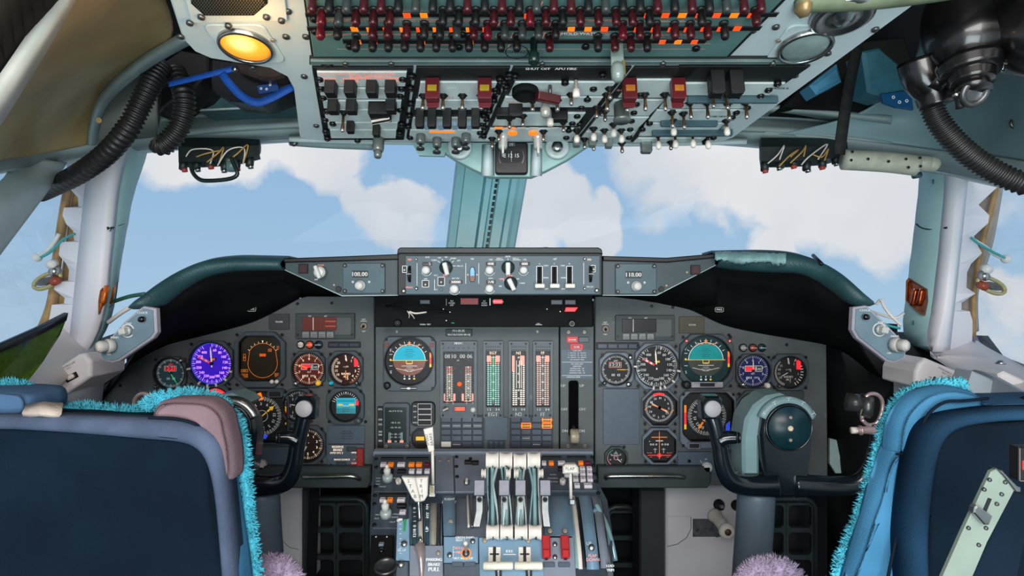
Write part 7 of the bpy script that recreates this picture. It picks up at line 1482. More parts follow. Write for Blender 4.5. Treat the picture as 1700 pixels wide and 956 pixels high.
for x in (805, 877): b = MB(UP_); b.lathe([(5.5, 5), (5, 7.5), (1.6, 7)], SCREWL, 14); lput(b, 'screw', t, x, 898, o)
o = (922, 915); t = lmod('fuel_cutoff_guards', 'pair of red hinged guards on a grey plate right of the start levers', 'switch panel', [(900, 893), (952, 893), (958, 990), (903, 990)], o, PG, 5)
for x in (906, 937):
    b = MB(UP_); b.prism([(-8, -20), (8, -20), (8, 20), (-8, 20)], 5, 24, RED, 2); b.plate(-7, -22, 7, -8, 20, 29, mat('red_guard_lip', (190, 36, 40), .35), 2, 2); b.plate(-3, -23, 3, -20, 10, 18, BLACK); lput(b, 'red_guard', t, x, 911, o)
for y in (905, 926): b = MB(UP_); b.lathe([(5, 5), (4.4, 8), (1.6, 8.6)], STEEL, 14); lput(b, 'screw', t, 921, y, o)
for x in (911, 936): b = MB(UP_); b.plate(-11, -4, 11, 4, 5, 10, PLATE, .8, .8); lput(b, 'indicator_light', t, x, 939, o)
# parking brake
o = (715, 940); t = lmod('parking_brake_placard', 'dark placard lettered PARKING BRAKE PULL beside a silver handle', 'placard', [(704, 907), (736, 907), (736, 990), (704, 990)], o, PG, 8)
b = MB(UP_)
for s_, y, z_ in (('PARKING', 930.5, 5.2), ('BRAKE', 938.5, 5.6), ('PULL', 946.5, 7)): p = lc([(721.5, y)], o)[0]; b.text(s_, p[0], p[1], z_, 8.3, WHITE, fat=.5)
b.build('legend', t); b = MB(UP_); b.lathe([(4.5, 8), (4, 10), (1.5, 10)], SCREWL, 12); lput(b, 'screw', t, 728, 920, o)
q0 = W(698, 935, 1.16); t = thing('parking_brake_lever', 'tapered silver handle left of the parking brake placard', 'handle', q0); b = MB(); b.tube([W(697, 908, 1.18)-q0, W(698, 914, 1.17)-q0, W(699, 932, 1.155)-q0, W(700, 950, 1.15)-q0, W(700, 985, 1.15)-q0], lambda q: .011-.0065*min(1, max(0, q-.1)*2.2), PSIL, 18, rings=16); b.build('grip', t)
# left trim side plates
o = (667, 900); t = lmod('trim_indicator', 'tall blue grey trim indicator with green band at the left of the pedestal', 'indicator', [(660, 868), (680, 862), (681, 932), (658, 932)], o, PB, 8)
b = MB(UP_); b.prism(lc([(671, 864), (676, 864), (674, 884), (670, 884)], o)[::-1], 8, 9, mat('green_band', (30, 140, 80), .4))
for k in range(7): p = lc([(664, 872+k*8)], o)[0]; b.line(p[0], p[1], p[0]+4, p[1], .8, 8.3, WHITE)
p = lc([(668, 915)], o)[0]; b.text('SEL UP', p[0], p[1], 4, 8.3, WHITE); b.build('scale', t); b = MB(UP_); b.lathe([(6.5, 8), (6, 12), (2, 13)], STEEL, 16); lput(b, 'screw', t, 672, 905, o)
b = MB(UP_); b.tube([(0, 0, 8), (3, 0, 14), (10, 0, 15)], lambda q: 4-2*q, CREAM, 10, rings=6); lput(b, 'pointer', t, 662, 866, o)
o = (668, 943); t = lmod('dark_knob_plate', 'dark blue plate with a single round screw head below the trim indicator', 'plate', [(659, 934), (679, 934), (679, 990), (656, 990)], o, PDK, 10, 2); b = MB(UP_); b.lathe([(7, 10), (6, 14), (2, 15)], STEEL, 18); lput(b, 'screw', t, 667, 939, o)
o = (690, 950); t = lmod('pedestal_side_strip', 'mauve grey strip left of the parking brake handle', 'plate', [(680, 906), (704, 906), (704, 990), (680, 990)], o, PG, 4)
# flap quadrant on the right
ARC3 = [(818, 1.44), (824, 1.40), (836, 1.35), (856, 1.29), (880, 1.24), (905, 1.205), (935, 1.18), (990, 1.15)]
t_fq, cf = arch('flap_quadrant', 'curved blue grey flap quadrant with lever slot on the right of the pedestal', 'quadrant', 956, 976, 976, 996, PB, lift=4, arc=ARC3)
for nm, a0, a1, b0, b1, m, lf in (('outer_strip', 977, 988, 1000, 1014, PG, 2), ('edge_strip', 988, 990, 1014, 1017, STEEL, 3), ('slot_shadow', 950, 956, 969, 976, BLACK, 1), ('slot_guide', 944, 950, 962, 969, CREAM, 3), ('inner_strip', 939, 944, 954, 962, SIL, 2)): arch(nm, '', '', a0, a1, b0, b1, m, lift=lf, arc=ARC3, th=.006, parent=t_fq, ofs=cf)
b = MB(UP_); b.text('UP', 0, 0, 6, .3, WHITE); at_w(b, 'legend', t_fq, 978, 902, 1.195, cf, 55); b = MB(UP_); b.text('FLAP', 0, 4, 5.4, .3, PINK); b.text('DOWN', 0, -3, 5.4, .3, PINK); at_w(b, 'legend', t_fq, 984, 926, 1.172, cf, 60)
b = MB(UP_); b.lathe([(6.5, 0), (6, 3.5), (2, 4)], STEEL, 16); at_w(b, 'screw', t_fq, 982, 909, 1.185, cf, 58)
q0 = W(947, 800, 1.33); t = thing('flap_lever', 'white flap lever with a cream handle lettered FLAP', 'lever', q0); b = MB(1.33/F); b.T = Matrix.Rotation(pi/2, 4, 'X'); b.prism([(-13, 15), (14, 15), (13, 25), (8, 30), (-9, 30), (-13, 26)][::-1][::-1], -8, 6, CREAM, 2.5); b.text('FLAP', -1, 24, 5, 6.3, BLACK); b.reset(); b.build('handle', t)
b = MB(); b.tube([W(947, 785, 1.33)-q0, W(948, 828, 1.33)-q0], .0035, CREAM, 12); b.build('rod', t); b = MB(1.33/F); b.T = Matrix.Rotation(pi/2, 4, 'X') @ Matrix.Translation((2, -32, 0)); b.plate(-4, -4, 5, 5, -5, 6, STEEL, 1, 1); b.reset(); b.build('lever_block', t)
q0 = W(1008, 900, 1.24); t = thing('trim_scale_wheel', 'blue edged wheel with an orange arc at the right side of the pedestal', 'wheel', q0)
b = MB()
c1 = smooth_curve([W(990, 838, 1.32), W(1004, 866, 1.28), (W(1014, 896, 1.25)), W(1021, 930, 1.23)], 16); c2 = smooth_curve([W(984, 848, 1.30), W(998, 872, 1.265), (W(1008, 900, 1.235)), W(1015, 930, 1.215)], 16); c3 = smooth_curve([W(996, 870, 1.262), (W(1006, 892, 1.24)), W(1008, 910, 1.23)], 10); c4 = smooth_curve([W(990, 876, 1.255), (W(1000, 896, 1.232)), W(1002, 912, 1.222)], 10)
b.tube([p-q0 for p in c1], .004, SIL, 8); b.grid([[tuple(p-q0) for p in r] for r in (c1, c2)], PB); b.build('rim', t, solid=.004); b = MB(); b.grid([[tuple(p-q0+Vector((0, -.006, 0))) for p in r] for r in (c3, c4)], mat('orange_arc', (236, 130, 30), .4, emit=(236, 120, 20), es=.25)); b.build('orange_arc', t, solid=.002)
o = (1014, 945); t = lmod('load_placard', 'small dark placard at the lower right edge of the pedestal', 'placard', [(1008, 936), (1017, 936), (1018, 975), (1008, 975)], o, PDK, 4); b = MB(UP_)
for s_, y in (('LEAD', 940), ('TRIM', 947)): p = lc([(1012.5, y)], o)[0]; b.text(s_, p[0], p[1], 4.6, 4.3, WHITE, fat=.3)
b.build('legend', t)
# ================================================================= SEATS
DEN = mat('seat_denim_blue', (44, 78, 108), .85, noise=.22, nscale=14, bump=.6, bscale=900); NAVY = mat('seat_navy', (12, 27, 40), .9, noise=.3, nscale=8, bump=.6, bscale=900)
LBL = mat('seat_light_blue', (66, 124, 160), .8, noise=.2, nscale=12, bump=.5, bscale=900); ROSE = mat('seat_rose', (136, 112, 118), .85, noise=.3, nscale=9, bump=.6, bscale=900)  # the rose tone covers the whole left headrest
FLE = mat('turquoise_fleece', (84, 186, 206), .9, noise=.3, nscale=60); WOOL = mat('mauve_wool', (190, 172, 196), .95, noise=.2, nscale=60); SEAM = mat('seat_seam', (14, 26, 38), .8)
def cushion(out, Y, depth, m, rnd=.02, wr=0.0, fold=0.0, seed=1, cen=None, n=70, close=True):
    """soft slab: outline given at distance Y, running forward by depth, with rounded edges and wrinkles"""
    P = smooth_curve([W(x, y, Y) for x, y in (out+[out[0]] if close else out)], n); P = P[:-1] if close else P
    c = sum(P, Vector())/len(P) if cen is None else W(*cen, Y); rows = []; rr = random.Random(seed); ph = [rr.uniform(0, 6) for _ in range(6)]
    def wob(p, k): return Vector((0, wr*(sin(p.x*38+ph[0]+k)+.6*sin(p.z*47+ph[1])+.5*sin((p.x+p.z)*83+ph[2])), wr*.3*sin(p.x*70+ph[3])))
    for f in (.02, .2, .4, .6, .78, .9): rows.append([c.lerp(p, f)+wob(c.lerp(p, f), 0)+Vector((0, fold*(f**3), 0)) for p in P])
    for a in (20, 50, 90): 
        r = []
        for p in P:
            d = (p-c).normalized(); r.append(p-d*rnd*(1-sin(radians(a)))*1.0+Vector((0, rnd*(1-cos(radians(a)))+fold, 0))+wob(p, 1)*.6)
        rows.append(r)
    for f in (.35, .7, .95): rows.append([p+Vector((0, rnd+fold+(depth-rnd)*f, 0))+wob(p+Vector((f, 0, 0)), 2)*.8 for p in P])
    rows.append([c.lerp(p, .9)+Vector((0, depth+fold, 0)) for p in P]); return rows, c
def cush(nm, t, base, *a, **k):
    m = a[3]; rows, c = cushion(*a, **k); b = MB(); b.grid([[tuple(p-base) for p in r] for r in rows], m, True, close=True); n = len(rows[0])
    b.add([tuple(p-base) for p in rows[-1]], [tuple(range(n))], m, True); b.add([tuple(p-base) for p in rows[0]], [tuple(range(n))[::-1]], m, True); return b.build(nm, t)
def fleece(nm, t, base, pts, r, m, count, ln=.011, seed=2, kind=None):
    P = smooth_curve([W(*p) for p in pts], 60); b = MB(); b.tube([p-base for p in P], r, m, 10); rr = random.Random(seed)
    for _ in range(count):
        k = rr.random()*58; i = int(k); c = P[i].lerp(P[i+1], k-i); t_ = (P[i+1]-P[i]).normalized(); a = rr.uniform(0, 2*pi); u_ = t_.cross(Vector((0, 1, 0))).normalized(); w_ = t_.cross(u_).normalized()
        d = (u_*cos(a)+w_*sin(a)); q = c+d*r*.75; e = (d+t_*rr.uniform(-.7, .7)+Vector((rr.uniform(-.3, .3), 0, rr.uniform(-.5, .3)))).normalized()*ln*rr.uniform(.5, 1.25); s_ = e.cross(t_).normalized()*.0012; s2 = e.cross(s_).normalized()*.0012
        mid = q+e*.6+s_*rr.uniform(-1.6, 1.6)
        b.add([tuple(x-base) for x in (q+s_, q-s_*.6+s2, q-s_*.6-s2, mid+s_*.8, mid-s_*.5+s2*.8, mid-s_*.5-s2*.8, q+e)], [(0, 1, 4, 3), (1, 2, 5, 4), (2, 0, 3, 5), (3, 4, 6), (4, 5, 6), (5, 3, 6)], m, True)
    return b.build(nm, t)
def seamline(nm, t, base, pts, r=.0016, m=SEAM, Yo=0):
    b = MB(); b.tube([W(*p)-base for p in pts], r, m, 6, rings=30); return b.build(nm, t)
# ---- left seat
q0 = W(200, 900, .84); q0.z = 0; tsl = thing('pilot_seat', 'navy pilot seat with turquoise fleece cover at the lower left corner', 'seat', q0)
TSB = cush('backrest', tsl, q0, [(-150, 700), (-60, 692), (30, 690), (120, 694), (220, 699), (290, 704), (330, 714), (352, 734), (362, 775), (368, 850), (380, 960), (392, 1080), (120, 1090), (-150, 1080)], .80, .055, NAVY, rnd=.022, wr=.0028, n=90)
def sband(nm, t, base, up, lo, m, n=60):
    A = smooth_curve([W(*p) for p in up], n); B = smooth_curve([W(*p) for p in lo], n); b = MB()
    b.grid([[tuple(p+Vector((0, .03, -.002))-base) for p in A], [tuple(p-base) for p in A], [tuple(p.lerp(q, .3)+Vector((0, -.004, .001))-base) for p, q in zip(A, B)], [tuple(p.lerp(q, .7)+Vector((0, -.004, 0))-base) for p, q in zip(A, B)], [tuple(q-base) for q in B], [tuple(q+Vector((0, .004, 0))-base) for q in B]], m); return b.build(nm, t, solid=.003)
sband('top_band', tsl, q0, [(-150, 692, .80), (0, 690, .80), (120, 692, .80), (240, 697, .80), (305, 702, .80), (342, 716, .80), (364, 745, .80), (374, 800, .80), (382, 880, .80), (392, 980, .80)], [(-150, 712, .795), (0, 710, .795), (120, 716, .795), (240, 726, .795), (296, 731, .795), (326, 742, .795), (344, 765, .795), (356, 810, .795), (364, 880, .795), (372, 980, .795)], mat('seat_lit_band', (82, 94, 116), .85, noise=.35, nscale=10, bump=.6, bscale=900))  # paler band colours in the light along the backrest's upper edge
cush('side_bolster', tsl, q0, [(300, 700), (345, 716), (364, 745), (374, 800), (384, 870), (397, 960), (405, 1060), (350, 1060), (330, 900), (310, 760)], .806, .04, LBL, rnd=.014, wr=.0016, n=60)
TSH = cush('headrest', tsl, q0, [(247, 690), (252, 676), (268, 666), (310, 664), (345, 668), (368, 688), (376, 718), (382, 748), (384, 790), (376, 800), (366, 770), (352, 735), (320, 718), (285, 706), (250, 702)], .803, .04, ROSE, rnd=.014, wr=.0012, n=80)
cush('head_roll', tsl, q0, [(-120, 654), (-40, 650), (10, 652), (38, 656), (46, 668), (44, 684), (30, 690), (-40, 690), (-120, 690)], .815, .075, mat('roll_blue', (70, 98, 128), .85, noise=.2, nscale=20, bump=.5, bscale=900), rnd=.016, wr=.001, n=50)
fleece('fleece_trim', tsl, q0, [(244, 676, .86), (262, 663, .86), (300, 657, .86), (340, 659, .86), (370, 674, .86), (392, 704, .86), (402, 745, .86), (407, 800, .86), (413, 870, .86), (424, 960, .86), (434, 1050, .86)], .0072, FLE, 3800, .0095)
fleece('fleece_trim', tsl, q0, [(100, 682, .90), (150, 680, .90), (200, 684, .90), (246, 682, .90)], .005, FLE, 900, .012)
fleece('fleece_trim', tsl, q0, [(-80, 652, .88), (-10, 646, .88), (25, 644, .88), (44, 650, .88), (56, 664, .88), (58, 674, .88)], .008, FLE, 1300, .011)
seamline('piping', TSH, q0, [(247, 693, .800), (290, 695, .798), (322, 703, .799), (340, 717, .806)], .0022); seamline('seam', TSB, q0, [(-150, 708, .7935), (0, 706, .7935), (140, 712, .7935), (240, 722, .7935), (300, 728, .7935), (345, 730, .7955)], .0011); seamline('seam', TSB, q0, [(370, 790, .812), (380, 815, .815), (386, 860, .82), (394, 905, .82), (402, 960, .82)], .0018)
b = MB(); b.grid([[tuple(W(x, y, Y)-q0) for x, y, Y in r] for r in (((44, 672, .815), (74, 668, .812), (105, 670, .815)), ((38, 686, .797), (70, 684, .792), (102, 688, .797)), ((40, 692, .80), (70, 690, .794), (98, 693, .80)))], mat('beige_strap', (180, 166, 154), .8, noise=.2, nscale=40, bump=.5)); o = b.build('label_strap', tsl, solid=.003); tag(o, 'beige strap')
fleece('seat_wool', tsl, q0, [(424, 962, 1.0), (440, 946, 1.0), (462, 944, 1.0), (478, 956, 1.0), (486, 985, 1.0)], .020, WOOL, 2200, .012)
b = MB(); b.box(0, .04, .60, .48, .26, .20, DEN, .02); b.build('seat_base', tsl); b = MB(); b.box(0, .14, .22, .34, .26, .44, STEELD, .01); b.build('pedestal_leg', tsl)
# ---- right seat
q0 = W(1600, 900, .68); q0.z = 0; tsr = thing('pilot_seat', 'blue pilot seat with turquoise fleece edge at the lower right corner', 'seat', q0)
cush('backrest', tsr, q0, [(1528, 1080), (1527, 950), (1530, 840), (1538, 765), (1552, 722), (1575, 700), (1610, 690), (1660, 685), (1730, 683), (1840, 690), (1840, 1080)], .60, .05, NAVY, rnd=.02, wr=.002, n=80)
sband('top_band', tsr, q0, [(1516, 1000, .602), (1512, 900, .60), (1520, 820, .60), (1532, 752, .60), (1550, 712, .60), (1580, 693, .60), (1640, 684, .60), (1700, 680, .60), (1820, 680, .60)], [(1540, 1000, .596), (1538, 900, .596), (1543, 830, .596), (1552, 768, .596), (1566, 730, .596), (1592, 709, .596), (1640, 699, .596), (1700, 695, .596), (1820, 694, .596)], mat('seat_band_blue', (30, 60, 84), .85, noise=.25, nscale=10, bump=.6, bscale=900))
cush('side_bolster', tsr, q0, [(1412, 1000), (1424, 945), (1448, 870), (1470, 800), (1486, 750), (1506, 745), (1540, 750), (1532, 830), (1520, 900), (1510, 1000)], .632, .026, LBL, rnd=.016, wr=.0026, n=70)
cush('headrest', tsr, q0, [(1488, 752), (1492, 716), (1504, 686), (1528, 660), (1556, 648), (1595, 645), (1632, 654), (1640, 666), (1636, 682), (1600, 684), (1560, 694), (1538, 722), (1528, 756), (1500, 762)], .628, .026, LBL, rnd=.016, wr=.0015, n=80)
cush('top_pad', tsr, q0, [(1636, 676), (1645, 670), (1700, 668), (1800, 668), (1800, 690), (1700, 690), (1645, 690)], .625, .06, DEN, rnd=.01, wr=.0008, n=40)
fleece('fleece_trim', tsr, q0, [(1600, 643, .665), (1550, 645, .665), (1512, 657, .665), (1489, 681, .665), (1474, 716, .665), (1459, 765, .665), (1442, 825, .665), (1421, 885, .665), (1399, 940, .665), (1385, 1010, .665)], .0064, FLE, 4200, .0078)
seamline('piping', tsr, q0, [(1640, 661, .625), (1600, 665, .622), (1570, 667, .62), (1546, 682, .618), (1532, 705, .617), (1522, 740, .617), (1520, 752, .62)], .0016)
seamline('piping', tsr, q0, [(1508, 756, .624), (1506, 790, .622), (1498, 850, .621), (1482, 920, .621), (1466, 1000, .62)], .0016)
seamline('seam', tsr, q0, [(1487, 753, .632), (1505, 754, .624), (1530, 757, .622)], .0009)
fleece('seat_wool', tsr, q0, [(1236, 975, 1.0), (1252, 952, 1.0), (1278, 944, 1.0), (1304, 950, 1.0), (1322, 975, 1.0)], .019, WOOL, 2200, .012)
b = MB(); b.box(0, .15, .60, .46, .34, .20, DEN, .02); b.build('seat_base', tsr); b = MB(); b.box(0, .14, .22, .32, .26, .44, STEELD, .01); b.build('pedestal_leg', tsr)
# recline bar / control arm
AR = mat('armrest_grey_green', (128, 142, 130), .42, .1, noise=.12, nscale=20, wear=.2, wearcol=(190, 190, 180)); u5 = .50/F; pa = Plane((0, .50, CZ), (0, 0, 1))
t = thing('armrest_lever', 'grey green metal arm with a sliding catch beside the right seat', 'lever', pa.M(1640, 870)); 
b = MB(u5); b.prism(pxpoly([(1646, 783), (1656, 778), (1668, 786), (1678, 800), (1686, 812), (1640, 900), (1610, 970), (1560, 970), (1600, 880)], 1640, 870)[::-1], -8, 0, AR, 1.5); b.build('face_plate', t)
b = MB(u5); b.prism(pxpoly([(1652, 777), (1662, 780), (1686, 806), (1692, 808), (1692, 816), (1684, 816), (1664, 790)], 1640, 870)[::-1], -20, 4, STEEL, 1.5); b.build('end_cap', t)
b = MB(u5); b.prism(pxpoly([(1684, 812), (1720, 830), (1690, 970), (1612, 970), (1645, 900)], 1640, 870)[::-1], -50, -3, NAVY, 2); b.build('side_pad', t)
b = MB(u5); b.prism(pxpoly([(1640, 826), (1646, 828), (1634, 856), (1628, 854)], 1640, 870)[::-1], 0, 1, BLACK); b.prism(pxpoly([(1608, 838), (1612, 834), (1638, 852), (1632, 866), (1624, 866), (1606, 846)], 1640, 870)[::-1], 2, 14, STEEL, 2); b.build('sliding_catch', t)
src = None
for x, y in ((1642, 796), (1633, 812), (1662, 820), (1654, 836), (1636, 876), (1607, 876), (1624, 904), (1668, 800)):
    b = MB(u5); b.lathe([(3.4, 0), (3, 3), (1.4, 3.6)], STEELD, 12)
    if src is None: src = b.build('screw', t); src.location = ((x-1640)*u5, (870-y)*u5, 0)
    else: dup_part(src, t, x-1640, 870-y, 0, u5)
t = thing('red_lamp_box', 'small dark box with a red lamp at the far right edge', 'lamp', pa.M(1702, 772)); b = MB(u5); b.prism(pxpoly([(1692, 742), (1720, 742), (1720, 800), (1692, 798)], 1702, 772)[::-1], -20, 0, BLACK, 2); b.pline([(-9, 28), (-9, -26), (18, -27), (18, 28)], 1, .3, PSIL); b.build('box', t); b = MB(u5); b.plate(-5, -8, 4, 8, 0, 3, REDL, 2, 1); b.build('lamp', t)

# ================================================================= SIDE DETAILS
def cpanel(pts, c, Y, label, ks, mir):
    pl = Plane((0, Y, CZ), (0, 0, 1)); u = Y/F; t = thing('map_light_panel', label, 'control panel', pl.M(*c)); b = MB(u); cx, cy = c
    b.prism(pxpoly(pts, cx, cy)[::-1], -14, -2, mat('corner_panel_base', (176, 172, 182), .45, noise=.08), 2); ins = inset(pxpoly(pts, cx, cy)[::-1], 3.5); b.build('base_plate', t)
    b = MB(u); b.prism(ins, -2, 0, mat('corner_panel_teal', (112, 136, 148), .42, noise=.15, nscale=16), .8); b.build('face_plate', t)
    (x1, y1), (x2, y2), (x3, y3) = ks
    b = MB(u); b.lathe([(6, 0), (6, 2), (5, 2.4), (4.6, 7), (3, 8)], BLACKG, 18); b.ring(0, 0, 5.2, 6.2, 2.6, STEEL, 20); px_child(b, 'clock_button', t, x1, y1, cx, cy, u)
    b = MB(u); b.at(0, 0, 0, rz=mir*12); b.lathe([(8, 0), (8, 6), (7, 7)], KNOBW, 8); b.plate(-5.5, -5.5, 5.5, 5.5, 6, 18, KNOBW, 1.5, 1.5); b.reset(); px_child(b, 'map_knob', t, x2, y2, cx, cy, u)
    b = MB(u); b.T = Matrix.Rotation(radians(-mir*28), 4, 'Y'); b.lathe([(12, 0), (12, 9), (11, 10)], KNOBW, 40, flute=.12, fn=20); b.lathe([(10, 9), (10, 20), (9, 22)], KNOBW, 40, flute=.1, fn=20); b.lathe([(7.5, 21), (7.5, 24), (.1, 24.5)], CREAM, 24); b.reset(); px_child(b, 'panel_knob', t, x3, y3, cx, cy, u)
    b = MB(u)
    for s_, x, y, z_ in (('CLOCK', x1, y1-11, 3.6), ('MAP', x2+2, y2-12, 3.4), ('PANEL', x3+4, y3-14, 3.4), ('OFF', x3-6, y3+14, 2.8)): b.text(s_, x-cx, cy-y, z_, .3, WHITE, fat=.2)
    b.ring(x2-cx, cy-y2, 9.5, 11.5, .3, mat('worn_paint', (220, 220, 216), .6), 30, 20, 320); b.build('legend', t); return t
cpanel([(164, 590), (166, 578), (206, 533), (236, 508), (257, 512), (259, 552), (252, 562), (196, 600), (184, 603), (168, 599)], (212, 556), 1.20, 'angled corner panel with three knobs lettered CLOCK, left of the left hood', ((237, 530), (212, 549), (187, 574)), 1)
cpanel([(1418, 510), (1440, 507), (1465, 530), (1500, 566), (1506, 584), (1504, 596), (1486, 603), (1474, 601), (1424, 562), (1416, 548)], (1460, 556), 1.20, 'angled corner panel with three knobs lettered CLOCK, right of the right hood', ((1436, 526), (1460, 547), (1482, 572)), -1)
def sbox(pts, Y, label, sw, tx, mir):
    q0 = W(sum(p[0] for p in pts)/len(pts), sum(p[1] for p in pts)/len(pts), Y); t = thing('side_switch_box', label, 'box', q0); cx, cy = sum(p[0] for p in pts)/len(pts), sum(p[1] for p in pts)/len(pts); u = Y/F
    M_ = Matrix.Translation(q0) @ Matrix.Rotation(pi/2, 4, 'X'); t.matrix_world = M_
    b = MB(u); b.prism(pxpoly(pts, cx, cy)[::-1], -90, 0, SILL, 4); b.build('case', t, bevel=.003)
    b = MB(u); b.at(0, 0, 0, rz=mir*28); b.plate(-11, -5, 11, 5, 0, .8, BLACK, 1); b.plate(-6, -3, 6, 4, .6, 5, CREAM, 2, 1.5); b.reset(); px_child(b, 'rocker_switch', t, sw[0], sw[1], cx, cy, u)
    b = MB(u); b.text('WINDSHIELD AIR', 0, 2, 3, .3, STEELD, rot=mir*28); b.text('HEAT ONLY', 0, -3, 2.4, .3, STEELD, rot=mir*28); px_child(b, 'legend', t, tx[0], tx[1], cx, cy, u)
    b = MB(u); b.text('OFF', 0, 0, 2.4, .3, STEELD, rot=mir*28); px_child(b, 'legend', t, sw[0]-14*1, sw[1]+(6 if mir > 0 else -8), cx, cy, u)
sbox([(78, 622), (128, 588), (140, 586), (151, 600), (150, 626), (100, 660), (90, 664), (84, 652)], 1.27, 'pale angled switch box below the left window pillar', (119, 626), (110, 610), 1)
sbox([(1520, 618), (1526, 603), (1538, 594), (1600, 620), (1609, 627), (1603, 650), (1596, 668), (1560, 655), (1519, 642)], 1.27, 'pale angled switch box below the right window pillar', (1558, 634), (1572, 619), -1)
# side boxes and vents
slab('side_bin', 'grey angled bin wall below the right side window', 'panel', [(1616, 616), (1708, 655), (1790, 690), (1790, 760), (1590, 760), (1600, 664)], 1.10, 40, SILLG)
t, cx, cy, u = slab('side_ledge', 'pale moulded ledge at the right edge beyond the grey bin wall', 'ledge', [(1658, 621), (1668, 616), (1720, 640), (1790, 668), (1790, 700), (1710, 662), (1660, 640)], 1.13, 40, SILL)
q = W(1661, 604, 1.18); t = thing('sill_stud', 'small round stud on the right window sill', 'stud', q); b = MB(); b.lathe([(.009, 0), (.007, .004), (.004, .007), (.001, .006)], STEEL, 16); b.build('stud', t)
# green sun visor
q0 = W(50, 580, 1.05); t = thing('sun_visor', 'translucent green sun visor with dark top edge by the left window', 'visor', q0)
GRN = bpy.data.materials.new('green_visor'); GRN.use_nodes = True; g = GRN.node_tree; g.nodes.clear(); o_ = g.nodes.new('ShaderNodeOutputMaterial'); ms = g.nodes.new('ShaderNodeMixShader'); ms.inputs[0].default_value = .62; tb = g.nodes.new('ShaderNodeBsdfTransparent'); tb.inputs[0].default_value = rgb(110, 165, 60); pb = g.nodes.new('ShaderNodeBsdfPrincipled'); pb.inputs['Roughness'].default_value = .12
nz_ = g.nodes.new('ShaderNodeTexNoise'); nz_.inputs['Scale'].default_value = 14; cr_ = g.nodes.new('ShaderNodeValToRGB'); cr_.color_ramp.elements[0].color = rgb(50, 84, 22); cr_.color_ramp.elements[1].color = rgb(112, 150, 50); g.links.new(nz_.outputs['Fac'], cr_.inputs[0]); g.links.new(cr_.outputs[0], pb.inputs['Base Color'])
g.links.new(tb.outputs[0], ms.inputs[1]); g.links.new(pb.outputs[0], ms.inputs[2]); g.links.new(ms.outputs[0], o_.inputs[0])
b = MB(); b.add([tuple(W(*p)-q0) for p in ((-60, 606, .95), (0, 580, 1.02), (60, 554, 1.12), (109, 528, 1.2), (98, 556, 1.19), (70, 600, 1.14), (34, 646, 1.06), (-60, 690, .95))], [tuple(range(8))], GRN); b.build('tinted_pane', t, solid=.004)
b = MB(); b.grid([[tuple(W(*p)-q0) for p in ((-60, 596, .945), (0, 570, 1.015), (60, 544, 1.115), (110, 519, 1.195))], [tuple(W(*p)-q0) for p in ((-60, 610, .945), (0, 584, 1.015), (60, 557, 1.115), (107, 532, 1.195))]], mat('visor_edge', (30, 36, 38), .4, noise=.3)); b.build('top_edge', t, solid=.008)

# ================================================================= HOSES, MASK, STRAPS
HOSE = mat('hose_rubber', (30, 30, 29), .45, noise=.25, nscale=60)
def hose(label, pts, r, rings, ends=()):
    q0 = W(*pts[0]); t = thing('corrugated_hose', label, 'hose', q0); P = smooth_curve([W(*p) for p in pts], rings*4)
    b = MB(); b.tube([p-q0 for p in P], lambda q: r*(1+.13*sin(q*(rings*4-1)*pi/2)), HOSE, 20); b.build('tube', t); return t, q0
hose('long black corrugated hose hanging across the upper left corner', [(268, 108, 1.20), (252, 135, 1.18), (234, 172, 1.17), (212, 214, 1.17), (176, 256, 1.20), (128, 290, 1.28), (84, 312, 1.37), (66, 320, 1.42)], .019, 44)
hose('short black corrugated hose hanging beside the long one', [(290, 120, 1.24), (304, 150, 1.22), (306, 185, 1.22), (294, 218, 1.22), (272, 240, 1.22), (262, 236, 1.22)], .0195, 24)
t, q0 = hose('black corrugated hose hanging from the oxygen mask at the upper right', [(1535, 128, .98), (1542, 160, .98), (1556, 198, .98), (1586, 236, .98), (1630, 272, .98), (1690, 302, .97), (1780, 328, .95)], .0165, 46)
# dark stowage boxes behind the hoses
def dbox(nm, label, cat, pts, Y, th, m, ch=3): return slab(nm, label, cat, pts, Y, th, m, ch=ch)
dbox('stowage_box', 'black stowage box above the hoses at the upper left', 'box', [(262, 108), (300, 82), (345, 90), (345, 120), (318, 150), (296, 160), (270, 180), (262, 190), (270, 120)], 1.30, 80, BLACK)
t, cx, cy, u = dbox('mask_container', 'dark container with curved lid under the left overhead frame', 'box', [(345, 96), (405, 104), (440, 112), (478, 122), (484, 150), (470, 158), (430, 172), (380, 168), (350, 150)], 1.32, 60, mat('container_black', (18, 22, 28), .4, noise=.3))
b = MB(u); b.prism(pxpoly([(395, 110), (440, 118), (476, 120), (484, 138), (466, 142), (440, 140), (410, 130)], cx, cy)[::-1], 2, 30, mat('brown_lid', (50, 40, 34), .35, noise=.3), 4); b.build('lid', t)
b = MB(u); b.prism(pxpoly([(428, 144), (462, 138), (466, 152), (432, 158)], cx, cy)[::-1], 0, 6, mat('blue_label_plate', (24, 62, 120), .4), .8)
for x, y in ((436, 149), (445, 150), (451, 143)): b.ring(x-cx, cy-y, 1, 2, 6.3, WHITE, 12)
b.build('label_plate', t)
BLU = mat('blue_webbing', (20, 84, 178), .6, noise=.15, nscale=40, bump=.4); q0 = W(380, 140, 1.18); t = thing('blue_strap', 'bright blue webbing strap looped under the left overhead frame', 'strap', q0)
